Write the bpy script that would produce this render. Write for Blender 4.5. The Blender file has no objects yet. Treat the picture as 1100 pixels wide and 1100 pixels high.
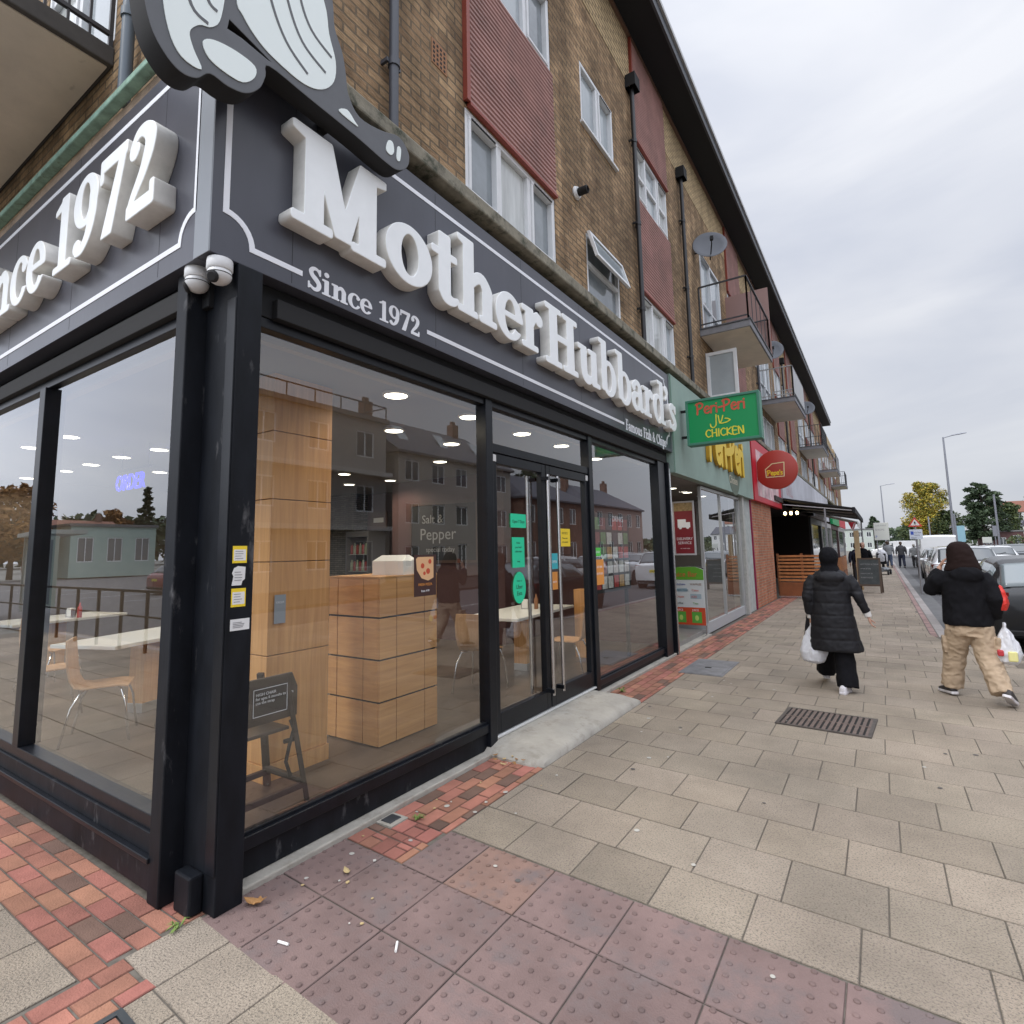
import bpy, bmesh, math, random
import numpy as np
from mathutils import Vector, Matrix, noise
random.seed(7)
R = math.radians
PI = math.pi
sc = bpy.context.scene
COL = sc.collection

# ------------------------------------------------------------------ camera
cam = bpy.data.cameras.new('camera')
camo = bpy.data.objects.new('camera', cam)
COL.objects.link(camo)
RT = Vector((0.8238, 0.5666, -0.0205)); UPV = None
VP1 = np.array([945, 583.]); VP2 = np.array([-360, 610.]); PP = np.array([547, 521.])
FPX = math.sqrt(-float((VP1 - PP) @ (VP2 - PP)))
def _dir(v):
    a = np.array([v[0] - PP[0], v[1] - PP[1], FPX]); return a / np.linalg.norm(a)
cy_ = _dir(VP1); cx_ = -_dir(VP2); cx_ = cx_ - (cx_ @ cy_) * cy_; cx_ /= np.linalg.norm(cx_); cz_ = np.cross(cx_, cy_)
RW = np.array([cx_, cy_, cz_])
right, down, fwd = RW[:, 0], RW[:, 1], RW[:, 2]
m = Matrix(((right[0], -down[0], -fwd[0], 2.81), (right[1], -down[1], -fwd[1], -1.498),
            (right[2], -down[2], -fwd[2], 1.65), (0, 0, 0, 1)))
camo.matrix_world = m
cam.sensor_width = 36; cam.lens = 36 * FPX / 1100
cam.shift_x = 3 / 1100; cam.shift_y = -29 / 1100
cam.clip_start = 0.05; cam.clip_end = 3000
sc.camera = camo

# ------------------------------------------------------------------ light
SUN_E, SUN_A = 46, 205          # elevation, compass bearing of the sun (from +Y clockwise)
w = bpy.data.worlds.new('World'); sc.world = w; w.use_nodes = True
nt = w.node_tree; nt.nodes.clear()
N = nt.nodes.new; Lk = nt.links.new
out = N('ShaderNodeOutputWorld'); mixs = N('ShaderNodeMixShader'); bgA = N('ShaderNodeBackground'); bgB = N('ShaderNodeBackground')
sky = N('ShaderNodeTexSky'); sky.sky_type = 'NISHITA'; sky.sun_disc = False
sky.sun_elevation = R(SUN_E); sky.sun_rotation = R(SUN_A)
Lk(sky.outputs[0], bgA.inputs[0]); bgA.inputs[1].default_value = 0.1
tc = N('ShaderNodeTexCoord'); sep = N('ShaderNodeSeparateXYZ'); Lk(tc.outputs['Generated'], sep.inputs[0])
mp = N('ShaderNodeMapping'); mp.inputs['Scale'].default_value = (1.0, 1.0, 3.6); mp.inputs['Rotation'].default_value = (0.0, 0.0, 0.5)
Lk(tc.outputs['Generated'], mp.inputs[0])
nz = N('ShaderNodeTexNoise'); nz.inputs['Scale'].default_value = 1.6; nz.inputs['Detail'].default_value = 5; nz.inputs['Roughness'].default_value = 0.5
nz.inputs['Distortion'].default_value = 0.4
Lk(mp.outputs[0], nz.inputs[0])
cr = N('ShaderNodeValToRGB'); cr.color_ramp.elements[0].position = 0.34; cr.color_ramp.elements[1].position = 0.68
cr.color_ramp.elements[0].color = (0.52, 0.555, 0.645, 1); cr.color_ramp.elements[1].color = (0.74, 0.755, 0.80, 1)
Lk(nz.outputs[0], cr.inputs[0])
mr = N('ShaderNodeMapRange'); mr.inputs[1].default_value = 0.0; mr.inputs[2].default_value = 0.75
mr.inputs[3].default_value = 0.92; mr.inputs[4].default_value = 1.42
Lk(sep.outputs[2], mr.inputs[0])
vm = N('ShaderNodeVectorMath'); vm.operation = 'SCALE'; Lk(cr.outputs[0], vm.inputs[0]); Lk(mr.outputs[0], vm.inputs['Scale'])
mrz = N('ShaderNodeMapRange'); mrz.inputs[1].default_value = 0.72; mrz.inputs[2].default_value = 1.0; mrz.inputs[3].default_value = 1.0; mrz.inputs[4].default_value = 2.3; Lk(sep.outputs[2], mrz.inputs[0])  # added brightness near the zenith, above the view, to strengthen the light
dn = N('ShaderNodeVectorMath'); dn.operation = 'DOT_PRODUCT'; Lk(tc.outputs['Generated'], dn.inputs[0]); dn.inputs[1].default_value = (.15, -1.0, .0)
mr2 = N('ShaderNodeMapRange'); mr2.inputs[1].default_value = -0.70; mr2.inputs[2].default_value = 0.5; mr2.inputs[3].default_value = 1.0; mr2.inputs[4].default_value = 2.2; Lk(dn.outputs['Value'], mr2.inputs[0])  # added sky brightness behind the camera, unseen directly, lights facades and glass
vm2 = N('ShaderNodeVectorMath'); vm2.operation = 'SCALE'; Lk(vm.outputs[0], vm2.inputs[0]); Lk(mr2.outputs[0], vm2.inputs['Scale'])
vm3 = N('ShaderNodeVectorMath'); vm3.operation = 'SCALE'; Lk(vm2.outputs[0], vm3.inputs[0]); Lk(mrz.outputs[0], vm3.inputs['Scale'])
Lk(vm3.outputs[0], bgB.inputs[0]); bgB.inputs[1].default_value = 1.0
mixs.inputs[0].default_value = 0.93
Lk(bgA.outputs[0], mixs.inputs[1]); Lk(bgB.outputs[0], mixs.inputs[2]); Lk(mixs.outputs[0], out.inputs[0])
sl = bpy.data.lights.new('sun', 'SUN'); sl.energy = 1.35; sl.angle = R(14); sl.color = (1, 0.96, 0.9)
so = bpy.data.objects.new('sun', sl); COL.objects.link(so)
so.rotation_euler = (R(90 - SUN_E), 0, R(-SUN_A + 180) )
so.location = (0, -10, 30)
sc.view_settings.view_transform = 'Standard'; sc.view_settings.look = 'None'
sc.view_settings.exposure = 0.0; sc.view_settings.gamma = 1.0
sc.cycles.max_bounces = 7; sc.cycles.diffuse_bounces = 3; sc.cycles.glossy_bounces = 4
sc.cycles.transmission_bounces = 4; sc.cycles.transparent_max_bounces = 14
sc.cycles.caustics_reflective = False; sc.cycles.caustics_refractive = False
sc.cycles.use_denoising = True

# ------------------------------------------------------------------ materials
def s2l(c):
    return tuple(((x / 255) / 12.92 if x / 255 <= 0.04045 else ((x / 255 + 0.055) / 1.055) ** 2.4) for x in c)
def newmat(name):
    mt = bpy.data.materials.new(name); mt.use_nodes = True
    return mt, mt.node_tree, mt.node_tree.nodes['Principled BSDF']
def mat(name, col, rough=0.6, metal=0.0, var=0.0, vscale=6.0, bump=0.0, bscale=60.0, spec=0.5, emit=0.0, attr=False, stretch=None, coat=0.0, dirt=None):
    mt, t, b = newmat(name)
    b.inputs['Roughness'].default_value = rough; b.inputs['Metallic'].default_value = metal
    b.inputs['Specular IOR Level'].default_value = spec
    b.inputs['Base Color'].default_value = (*col, 1)
    if coat: b.inputs['Coat Weight'].default_value = coat; b.inputs['Coat Roughness'].default_value = 0.03
    if emit:
        b.inputs['Emission Color'].default_value = (*col, 1); b.inputs['Emission Strength'].default_value = emit
    tcn = t.nodes.new('ShaderNodeTexCoord'); src = tcn.outputs['Object']
    if stretch:
        mpn = t.nodes.new('ShaderNodeMapping'); mpn.inputs['Scale'].default_value = stretch; t.links.new(src, mpn.inputs[0]); src = mpn.outputs[0]
    last = None
    if var > 0:
        n1 = t.nodes.new('ShaderNodeTexNoise'); n1.inputs['Scale'].default_value = vscale; n1.inputs['Detail'].default_value = 6; n1.inputs['Roughness'].default_value = 0.65
        t.links.new(src, n1.inputs[0])
        r1 = t.nodes.new('ShaderNodeMapRange'); r1.inputs[1].default_value = 0.3; r1.inputs[2].default_value = 0.7
        r1.inputs[3].default_value = 1 - var; r1.inputs[4].default_value = 1 + var
        t.links.new(n1.outputs[0], r1.inputs[0])
        v1 = t.nodes.new('ShaderNodeVectorMath'); v1.operation = 'SCALE'; v1.inputs[0].default_value = col
        t.links.new(r1.outputs[0], v1.inputs['Scale']); last = v1.outputs[0]
    if attr:
        at = t.nodes.new('ShaderNodeAttribute'); at.attribute_name = 'v'
        v2 = t.nodes.new('ShaderNodeVectorMath'); v2.operation = 'MULTIPLY'
        if last: t.links.new(last, v2.inputs[0])
        else: v2.inputs[0].default_value = col
        t.links.new(at.outputs['Color'], v2.inputs[1]); last = v2.outputs[0]
    if dirt:
        n3 = t.nodes.new('ShaderNodeTexNoise'); n3.inputs['Scale'].default_value = dirt[1]; n3.inputs['Detail'].default_value = 8; n3.inputs['Roughness'].default_value = 0.7
        t.links.new(src, n3.inputs[0])
        r3 = t.nodes.new('ShaderNodeValToRGB'); r3.color_ramp.elements[0].position = dirt[2]; r3.color_ramp.elements[1].position = dirt[2] + 0.15
        t.links.new(n3.outputs[0], r3.inputs[0])
        m3 = t.nodes.new('ShaderNodeMixRGB'); t.links.new(r3.outputs[0], m3.inputs[0])
        if last: t.links.new(last, m3.inputs[1])
        else: m3.inputs[1].default_value = (*col, 1)
        m3.inputs[2].default_value = (*dirt[0], 1); last = m3.outputs[0]
    if last: t.links.new(last, b.inputs['Base Color'])
    if bump > 0:
        n2 = t.nodes.new('ShaderNodeTexNoise'); n2.inputs['Scale'].default_value = bscale; n2.inputs['Detail'].default_value = 5
        t.links.new(src, n2.inputs[0])
        bp = t.nodes.new('ShaderNodeBump'); bp.inputs['Strength'].default_value = bump; bp.inputs['Distance'].default_value = 0.01
        t.links.new(n2.outputs[0], bp.inputs['Height']); t.links.new(bp.outputs[0], b.inputs['Normal'])
    return mt
def brickmat(name, c1, c2, mortar, bw=0.225, bh=0.075, ms=0.010, bump=0.6, rough=0.9, var=0.35):
    mt, t, b = newmat(name)
    b.inputs['Roughness'].default_value = rough; b.inputs['Specular IOR Level'].default_value = 0.25
    n = t.nodes.new; k = t.links.new
    tcn = n('ShaderNodeTexCoord'); sp = n('ShaderNodeSeparateXYZ'); k(tcn.outputs['Object'], sp.inputs[0])
    ad = n('ShaderNodeMath'); k(sp.outputs[0], ad.inputs[0]); k(sp.outputs[1], ad.inputs[1])
    cb = n('ShaderNodeCombineXYZ'); k(ad.outputs[0], cb.inputs[0]); k(sp.outputs[2], cb.inputs[1])
    nn = n('ShaderNodeTexNoise'); nn.inputs['Scale'].default_value = 9; k(cb.outputs[0], nn.inputs[0])
    br = n('ShaderNodeTexBrick'); br.inputs['Scale'].default_value = 1; br.inputs['Brick Width'].default_value = bw; br.inputs['Row Height'].default_value = bh
    br.inputs['Mortar Size'].default_value = ms; br.inputs['Mortar Smooth'].default_value = 0.25; br.inputs['Bias'].default_value = -0.1
    br.inputs['Color1'].default_value = (*c1, 1); br.inputs['Color2'].default_value = (*c2, 1); br.inputs['Mortar'].default_value = (*mortar, 1)
    wob = n('ShaderNodeVectorMath'); wob.operation = 'MULTIPLY_ADD'; k(nn.outputs['Color'], wob.inputs[0]); wob.inputs[1].default_value = (0.012, 0.012, 0); k(cb.outputs[0], wob.inputs[2])
    k(wob.outputs[0], br.inputs[0])
    n1 = n('ShaderNodeTexNoise'); n1.inputs['Scale'].default_value = 2.2; n1.inputs['Detail'].default_value = 9; n1.inputs['Roughness'].default_value = 0.75; k(cb.outputs[0], n1.inputs[0])
    r1 = n('ShaderNodeMapRange'); r1.inputs[1].default_value = 0.3; r1.inputs[2].default_value = 0.7; r1.inputs[3].default_value = 1 - var; r1.inputs[4].default_value = 1 + var
    k(n1.outputs[0], r1.inputs[0])
    v1 = n('ShaderNodeVectorMath'); v1.operation = 'SCALE'; k(br.outputs['Color'], v1.inputs[0]); k(r1.outputs[0], v1.inputs['Scale'])
    ms_ = n('ShaderNodeMapping'); ms_.inputs['Scale'].default_value = (1.3, .28, 1); k(cb.outputs[0], ms_.inputs[0])
    n4 = n('ShaderNodeTexNoise'); n4.inputs['Scale'].default_value = 1.4; n4.inputs['Detail'].default_value = 7; n4.inputs['Roughness'].default_value = .65; k(ms_.outputs[0], n4.inputs[0])
    r4 = n('ShaderNodeMapRange'); r4.inputs[1].default_value = .42; r4.inputs[2].default_value = .62; r4.inputs[3].default_value = 1 - var * .9; r4.inputs[4].default_value = 1.08; k(n4.outputs[0], r4.inputs[0])
    v4 = n('ShaderNodeVectorMath'); v4.operation = 'SCALE'; k(v1.outputs[0], v4.inputs[0]); k(r4.outputs[0], v4.inputs['Scale'])
    k(v4.outputs[0], b.inputs['Base Color'])
    n2 = n('ShaderNodeTexNoise'); n2.inputs['Scale'].default_value = 38; n2.inputs['Detail'].default_value = 4
    mm = n('ShaderNodeMapping'); mm.inputs['Scale'].default_value = (0.5, 1.6, 1); k(cb.outputs[0], mm.inputs[0]); k(mm.outputs[0], n2.inputs[0])
    sb = n('ShaderNodeMath'); sb.operation = 'MULTIPLY_ADD'; k(br.outputs['Fac'], sb.inputs[0]); sb.inputs[1].default_value = -1.1; k(n2.outputs[0], sb.inputs[2])
    bp = n('ShaderNodeBump'); bp.inputs['Strength'].default_value = bump; bp.inputs['Distance'].default_value = 0.016
    k(sb.outputs[0], bp.inputs['Height']); k(bp.outputs[0], b.inputs['Normal'])
    return mt
def woodmat(name, c1, c2, axis='z', scale=1.0, rough=0.4, attr=False):
    mt, t, b = newmat(name); n = t.nodes.new; k = t.links.new
    b.inputs['Roughness'].default_value = rough
    tcn = n('ShaderNodeTexCoord'); mm = n('ShaderNodeMapping')
    s = {'z': (14, 14, 0.7), 'y': (2.2, 0.8, 16), 'x': (0.7, 14, 14)}[axis]
    mm.inputs['Scale'].default_value = tuple(q * scale for q in s); k(tcn.outputs['Object'], mm.inputs[0])
    n1 = n('ShaderNodeTexNoise'); n1.inputs['Scale'].default_value = 2.0; n1.inputs['Detail'].default_value = 8; n1.inputs['Roughness'].default_value = 0.6; n1.inputs['Distortion'].default_value = 0.6
    k(mm.outputs[0], n1.inputs[0])
    cr = n('ShaderNodeValToRGB'); cr.color_ramp.elements[0].position = 0.35; cr.color_ramp.elements[1].position = 0.68
    cr.color_ramp.elements[0].color = (*c1, 1); cr.color_ramp.elements[1].color = (*c2, 1); k(n1.outputs[0], cr.inputs[0])
    last = cr.outputs[0]
    if attr:
        at = n('ShaderNodeAttribute'); at.attribute_name = 'v'
        v2 = n('ShaderNodeVectorMath'); v2.operation = 'MULTIPLY'; k(last, v2.inputs[0]); k(at.outputs['Color'], v2.inputs[1]); last = v2.outputs[0]
    k(last, b.inputs['Base Color'])
    return mt
def glassmat(name, tint=(0.93, 0.95, 0.94), k0=0.12, rough=0.0):
    """thin pane: clear body with a reflection that grows toward grazing angles"""
    mt = bpy.data.materials.new(name); mt.use_nodes = True; t = mt.node_tree; t.nodes.clear(); n = t.nodes.new; k = t.links.new
    o = n('ShaderNodeOutputMaterial'); mx = n('ShaderNodeMixShader'); tr = n('ShaderNodeBsdfTransparent'); gl = n('ShaderNodeBsdfGlossy')
    tr.inputs[0].default_value = (*tint, 1); gl.inputs['Roughness'].default_value = rough; gl.inputs[0].default_value = (0.95, 0.97, 1.0, 1)
    lw = n('ShaderNodeLayerWeight'); lw.inputs[0].default_value = 0.5
    p = n('ShaderNodeMath'); p.operation = 'POWER'; k(lw.outputs['Facing'], p.inputs[0]); p.inputs[1].default_value = 3.0
    ma = n('ShaderNodeMath'); ma.operation = 'MULTIPLY_ADD'; k(p.outputs[0], ma.inputs[0]); ma.inputs[1].default_value = 1 - k0; ma.inputs[2].default_value = k0
    k(ma.outputs[0], mx.inputs[0]); k(tr.outputs[0], mx.inputs[1]); k(gl.outputs[0], mx.inputs[2]); k(mx.outputs[0], o.inputs[0])
    return mt
M = {}
M['brick'] = brickmat('brown_brick', (0.46, 0.31, 0.175), (0.27, 0.172, 0.098), (0.20, 0.15, 0.10), var=0.46)
M['paleband'] = brickmat('pale_brick_band', (0.60, 0.45, 0.26), (0.50, 0.37, 0.21), (0.16, 0.12, 0.08), bump=0.45, var=0.15)
M['redbrick'] = brickmat('orange_brick', (0.52, 0.20, 0.11), (0.36, 0.13, 0.075), (0.36, 0.28, 0.2), bump=0.4, var=0.2)
M['housebrick'] = brickmat('dull_house_brick', (0.24, 0.12, 0.085), (0.19, 0.10, 0.07), (0.2, 0.17, 0.14), bump=0.2)
M['fascia'] = mat('charcoal_fascia', (0.066, 0.069, 0.088), 0.32, var=0.14, vscale=2, bump=0.03, bscale=30, dirt=((0.09, 0.09, 0.10), 2.2, 0.62), stretch=(1, 1, .35))
M['fascia_edge'] = mat('pale_grey_trim', (0.3, 0.31, 0.34), 0.4)
M['blackpaint'] = mat('black_gloss_paint', (0.007, 0.0085, 0.012), 0.33, spec=0.3, var=0.35, vscale=5, bump=0.05, bscale=25, dirt=((0.035, 0.036, 0.04), 9, 0.64))
M['dirtyblack'] = mat('scuffed_black_paint', (0.008, 0.0095, 0.013), 0.48, spec=0.2, var=0.4, vscale=7, bump=0.08, bscale=30, dirt=((0.10, 0.10, 0.105), 11, 0.60), stretch=(1, 1, 0.35))
M['matblack'] = mat('matt_black', (0.012, 0.012, 0.013), 0.8)
M['soffitdark'] = mat('dark_soffit', (0.007, 0.008, 0.010), 0.75)
M['letter'] = mat('white_letter_face', (0.90, 0.93, 0.94), 0.42, var=0.03, vscale=8)
M['letterside'] = mat('weathered_white_return', (0.78, 0.77, 0.73), 0.55, var=0.10, vscale=9, dirt=((0.42, 0.40, 0.34), 7, 0.68))
M['line'] = mat('white_vinyl', (0.86, 0.88, 0.93), 0.5)
M['cutgrey'] = mat('slate_grey_board', (0.10, 0.105, 0.115), 0.5, var=0.1)
M['cutwhite'] = mat('pale_mint_board', (0.82, 0.89, 0.87), 0.45)
M['upvc'] = mat('white_upvc', (0.72, 0.73, 0.74), 0.4, var=0.05)
M['skyglass'] = mat('curtained_window_glass', (0.36, 0.40, 0.42), 0.06, spec=0.9, var=0.12, vscale=1.3)
M['netglass'] = mat('net_curtain_glass', (0.52, 0.54, 0.53), 0.08, spec=0.8, var=0.25, vscale=9, stretch=(1, 1, .12))
M['dimglass'] = mat('dim_window_glass', (0.20, 0.225, 0.24), 0.05, spec=0.9, var=0.3, vscale=1.6)
M['darkglass'] = mat('dark_window_glass', (0.05, 0.06, 0.065), 0.05, spec=1.0)
M['glass'] = glassmat('shop_glass')
M['stoneledge'] = mat('mossy_stone_ledge', (0.24, 0.22, 0.17), 0.9, var=0.3, vscale=6, bump=0.6, bscale=22, dirt=((0.055, 0.06, 0.04), 5, 0.5))
M['greenledge'] = mat('green_weathered_flashing', (0.24, 0.38, 0.30), 0.8, var=0.35, vscale=9, dirt=((0.12, 0.16, 0.12), 8, 0.55))
M['concrete'] = mat('pale_concrete', (0.37, 0.345, 0.30), 0.9, var=0.16, vscale=4, bump=0.4, bscale=60, dirt=((0.27, 0.245, 0.205), 6, 0.52))
M['balcslab'] = mat('grey_balcony_slab', (0.22, 0.22, 0.235), 0.8, var=0.12)
M['balcunder'] = mat('beige_balcony_soffit', (0.72, 0.65, 0.55), 0.85, var=0.08, vscale=3, dirt=((0.3, 0.27, 0.22), 4, 0.66))
M['rail'] = mat('dark_metal_railing', (0.05, 0.05, 0.055), 0.5)
M['railgrey'] = mat('pale_metal_railing', (0.38, 0.38, 0.38), 0.6)
M['pipe'] = mat('grey_drainpipe', (0.055, 0.06, 0.075), 0.45)
M['roofwhite'] = mat('pale_roof_trim', (0.5, 0.5, 0.5), 0.6)
M['steel'] = mat('brushed_steel', (0.62, 0.62, 0.63), 0.25, metal=1.0)
M['chrome'] = mat('chrome', (0.8, 0.8, 0.8), 0.12, metal=1.0)
M['wood'] = woodmat('orange_oak', (0.58, 0.285, 0.105), (0.74, 0.395, 0.155), 'z')
M['woodh'] = woodmat('oak_cube_panel', (0.58, 0.29, 0.11), (0.73, 0.39, 0.155), 'y', 0.8)
M['chairply'] = woodmat('pale_chair_ply', (0.5, 0.28, 0.14), (0.62, 0.37, 0.20), 'z')
M['floorwood'] = woodmat('dark_plank_floor', (0.055, 0.042, 0.034), (0.12, 0.092, 0.072), 'y', 0.5, 0.35)
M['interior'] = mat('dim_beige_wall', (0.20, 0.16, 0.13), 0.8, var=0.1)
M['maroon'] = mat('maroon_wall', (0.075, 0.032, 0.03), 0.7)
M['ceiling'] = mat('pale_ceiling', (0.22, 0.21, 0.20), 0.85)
M['stonewall'] = brickmat('slate_tile_wall', (0.16, 0.145, 0.11), (0.09, 0.085, 0.07), (0.03, 0.03, 0.025), bw=0.18, bh=0.045, ms=0.006)
M['whitetop'] = mat('white_laminate', (0.78, 0.78, 0.76), 0.3)
M['lamp'] = mat('downlight_diffuser', (1.0, 0.93, 0.76), 0.5, emit=7.0)
M['blueneon'] = mat('blue_led', (0.0, 0.0, 1.0), 0.5, emit=1.5)
M['warmbulb'] = mat('warm_lamp', (1.0, 0.72, 0.35), 0.5, emit=9.0)
M['kiosk'] = mat('dark_brown_ply_chair', (0.035, 0.024, 0.018), 0.45)
# ground
M['slab'] = mat('concrete_slab', (0.31, 0.258, 0.202), 0.92, var=0.26, vscale=1.1, bump=1.0, bscale=120, attr=True, dirt=((0.115, 0.10, 0.082), 105, 0.50))
M['tactile'] = mat('red_tactile_slab', (0.190, 0.132, 0.116), 0.9, var=0.2, vscale=2.5, bump=0.4, bscale=130, attr=True, dirt=((0.16, 0.125, 0.12), 3.0, 0.50))
M['paver'] = mat('red_clay_paver', (0.335, 0.148, 0.10), 0.9, var=0.2, vscale=5, bump=0.45, bscale=110, attr=True)
M['joint'] = mat('dark_joint_sand', (0.13, 0.115, 0.095), 0.95, var=0.3, vscale=20)
M['asphalt'] = mat('asphalt', (0.085, 0.085, 0.088), 0.9, var=0.18, vscale=3, bump=0.4, bscale=160)
M['kerb'] = mat('granite_kerb', (0.30, 0.275, 0.26), 0.9, var=0.15, bump=0.3, attr=True)
M['redkerb'] = mat('dull_red_kerb', (0.29, 0.19, 0.175), 0.9, var=0.15, bump=0.3, attr=True)
M['iron'] = mat('worn_cast_iron', (0.10, 0.085, 0.075), 0.6, metal=0.4, var=0.3, vscale=12)
M['grime'] = mat('dark_drain_pit', (0.015, 0.014, 0.013), 0.95)
M['ground'] = mat('distant_ground', (0.16, 0.16, 0.145), 0.95, var=0.1)
M['grass'] = mat('grass', (0.07, 0.11, 0.03), 0.95, var=0.2)
M['whitemark'] = mat('road_paint', (0.6, 0.6, 0.58), 0.8, var=0.1)
M['leaf'] = mat('dry_leaf', (0.33, 0.17, 0.06), 0.8, var=0.3, vscale=30)
M['leafpale'] = mat('pale_dry_leaf', (0.50, 0.38, 0.19), 0.8, var=0.2, vscale=30)
M['paper'] = mat('white_paper', (0.75, 0.74, 0.72), 0.8)
M['weed'] = mat('weed_green', (0.15, 0.22, 0.05), 0.8)
def P(name, col, rough=0.5, **k):
    if name not in M: M[name] = mat(name, col, rough, **k)
    return M[name]

# ------------------------------------------------------------------ mesh helpers
class MB:
    def __init__(s): s.v = []; s.f = []; s.c = []; s.mi = []; s.cur = 0; s.col = None
    def add(s, vs, fs, col=None):
        b = len(s.v); s.v += [tuple(p) for p in vs]
        for f in fs: s.f.append(tuple(i + b for i in f)); s.c.append(col if col is not None else s.col); s.mi.append(s.cur)
    def box(s, x0, x1, y0, y1, z0, z1, col=None, M4=None, ch=0):
        if x0 > x1: x0, x1 = x1, x0
        if y0 > y1: y0, y1 = y1, y0
        if z0 > z1: z0, z1 = z1, z0
        if ch:
            c = ch
            vs = [(x0, y0, z0), (x1, y0, z0), (x1, y1, z0), (x0, y1, z0), (x0, y0, z1 - c), (x1, y0, z1 - c), (x1, y1, z1 - c), (x0, y1, z1 - c),
                  (x0 + c, y0 + c, z1), (x1 - c, y0 + c, z1), (x1 - c, y1 - c, z1), (x0 + c, y1 - c, z1)]
            fs = [(0, 1, 5, 4), (1, 2, 6, 5), (2, 3, 7, 6), (3, 0, 4, 7), (4, 5, 9, 8), (5, 6, 10, 9), (6, 7, 11, 10), (7, 4, 8, 11), (8, 9, 10, 11)]
        else:
            vs = [(x0, y0, z0), (x1, y0, z0), (x1, y1, z0), (x0, y1, z0), (x0, y0, z1), (x1, y0, z1), (x1, y1, z1), (x0, y1, z1)]
            fs = [(0, 3, 2, 1), (4, 5, 6, 7), (0, 1, 5, 4), (1, 2, 6, 5), (2, 3, 7, 6), (3, 0, 4, 7)]
        if M4: vs = [M4 @ Vector(p) for p in vs]
        s.add(vs, fs, col); return s
    def bar(s, p0, p1, w, h=None, col=None):
        h = h or w; p0 = Vector(p0); p1 = Vector(p1); d = p1 - p0; L = d.length
        q = d.to_track_quat('Z', 'Y').to_matrix().to_4x4(); q.translation = p0
        return s.box(-w / 2, w / 2, -h / 2, h / 2, 0, L, col, q)
    def tube(s, pts, r, n=8, caps=True, col=None):
        pts = [Vector(p) for p in pts]; rr = r if isinstance(r, (list, tuple)) else [r] * len(pts)
        rings = []; up = None
        for i, p in enumerate(pts):
            d = (pts[min(i + 1, len(pts) - 1)] - pts[max(i - 1, 0)]).normalized()
            if up is None:
                up = Vector((0, 0, 1)) if abs(d.z) < 0.9 else Vector((1, 0, 0))
            a = d.cross(up).normalized(); up = a.cross(d).normalized()
            rings.append([p + (a * math.cos(2 * PI * j / n) + up * math.sin(2 * PI * j / n)) * rr[i] for j in range(n)])
        s.loft(rings, caps, col); return s
    def loft(s, rings, caps=True, col=None):
        n = len(rings[0]); vs = [p for r_ in rings for p in r_]; fs = []
        for i in range(len(rings) - 1):
            for j in range(n):
                a = i * n + j; b = i * n + (j + 1) % n; fs.append((a, b, b + n, a + n))
        if caps: fs.append(tuple(reversed(range(n)))); fs.append(tuple((len(rings) - 1) * n + j for j in range(n)))
        s.add(vs, fs, col); return s
    def ell(s, c, rx, ry, rz, nu=16, nv=10, M3=None, col=None):
        rings = []
        for i in range(1, nv):
            ph = PI * i / nv - PI / 2
            rg = []
            for j in range(nu):
                th = 2 * PI * j / nu
                p = Vector((rx * math.cos(ph) * math.cos(th), ry * math.cos(ph) * math.sin(th), rz * math.sin(ph)))
                if M3: p = M3 @ p
                rg.append(Vector(c) + p)
            rings.append(rg)
        b = len(s.v); s.loft(rings, False, col)
        q0 = Vector((0, 0, -rz)); q1 = Vector((0, 0, rz))
        if M3: q0 = M3 @ q0; q1 = M3 @ q1
        n = nu; base = len(s.v)
        s.v += [tuple(Vector(c) + q0), tuple(Vector(c) + q1)]
        for j in range(n):
            s.f.append((base, b + (j + 1) % n, b + j)); s.c.append(col if col is not None else s.col); s.mi.append(s.cur)
            k = b + (nv - 2) * n
            s.f.append((base + 1, k + j, k + (j + 1) % n)); s.c.append(col if col is not None else s.col); s.mi.append(s.cur)
        return s
    def lathe(s, prof, c=(0, 0, 0), n=24, axis='z', col=None):
        rings = []
        for r_, h in prof:
            rg = []
            for j in range(n):
                a = 2 * PI * j / n
                p = {'z': (r_ * math.cos(a), r_ * math.sin(a), h), 'x': (h, r_ * math.cos(a), r_ * math.sin(a)), 'y': (r_ * math.sin(a), h, r_ * math.cos(a))}[axis]
                rg.append((p[0] + c[0], p[1] + c[1], p[2] + c[2]))
            rings.append(rg)
        return s.loft(rings, True, col)
    def prism(s, poly, T, d, col=None):
        """poly: 2D points; T(u, v, w) gives a 3D point; d: (w0, w1)"""
        n = len(poly); vs = [T(u, v, d[0]) for u, v in poly] + [T(u, v, d[1]) for u, v in poly]
        fs = [tuple(reversed(range(n))), tuple(range(n, 2 * n))] + [(j, (j + 1) % n, (j + 1) % n + n, j + n) for j in range(n)]
        s.add(vs, fs, col); return s
    def quad(s, a, b, c, d, col=None): s.add([a, b, c, d], [(0, 1, 2, 3)], col); return s
    def build(s, name, mats, parent=None, smooth=False, bevel=0, loc=None, fixn=True, autosm=None):
        me = bpy.data.meshes.new(name); me.from_pydata(s.v, [], s.f)
        mats = mats if isinstance(mats, (list, tuple)) else [mats]
        for mm in mats: me.materials.append(M[mm] if isinstance(mm, str) else mm)
        if len(mats) > 1: me.polygons.foreach_set('material_index', s.mi)
        if any(c is not None for c in s.c):
            ca = me.color_attributes.new('v', 'FLOAT_COLOR', 'CORNER'); buf = []
            for p, c in zip(me.polygons, s.c):
                c = (1, 1, 1) if c is None else ((c, c, c) if isinstance(c, (int, float)) else c)
                buf += [c[0], c[1], c[2], 1.0] * p.loop_total
            ca.data.foreach_set('color', buf)
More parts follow.
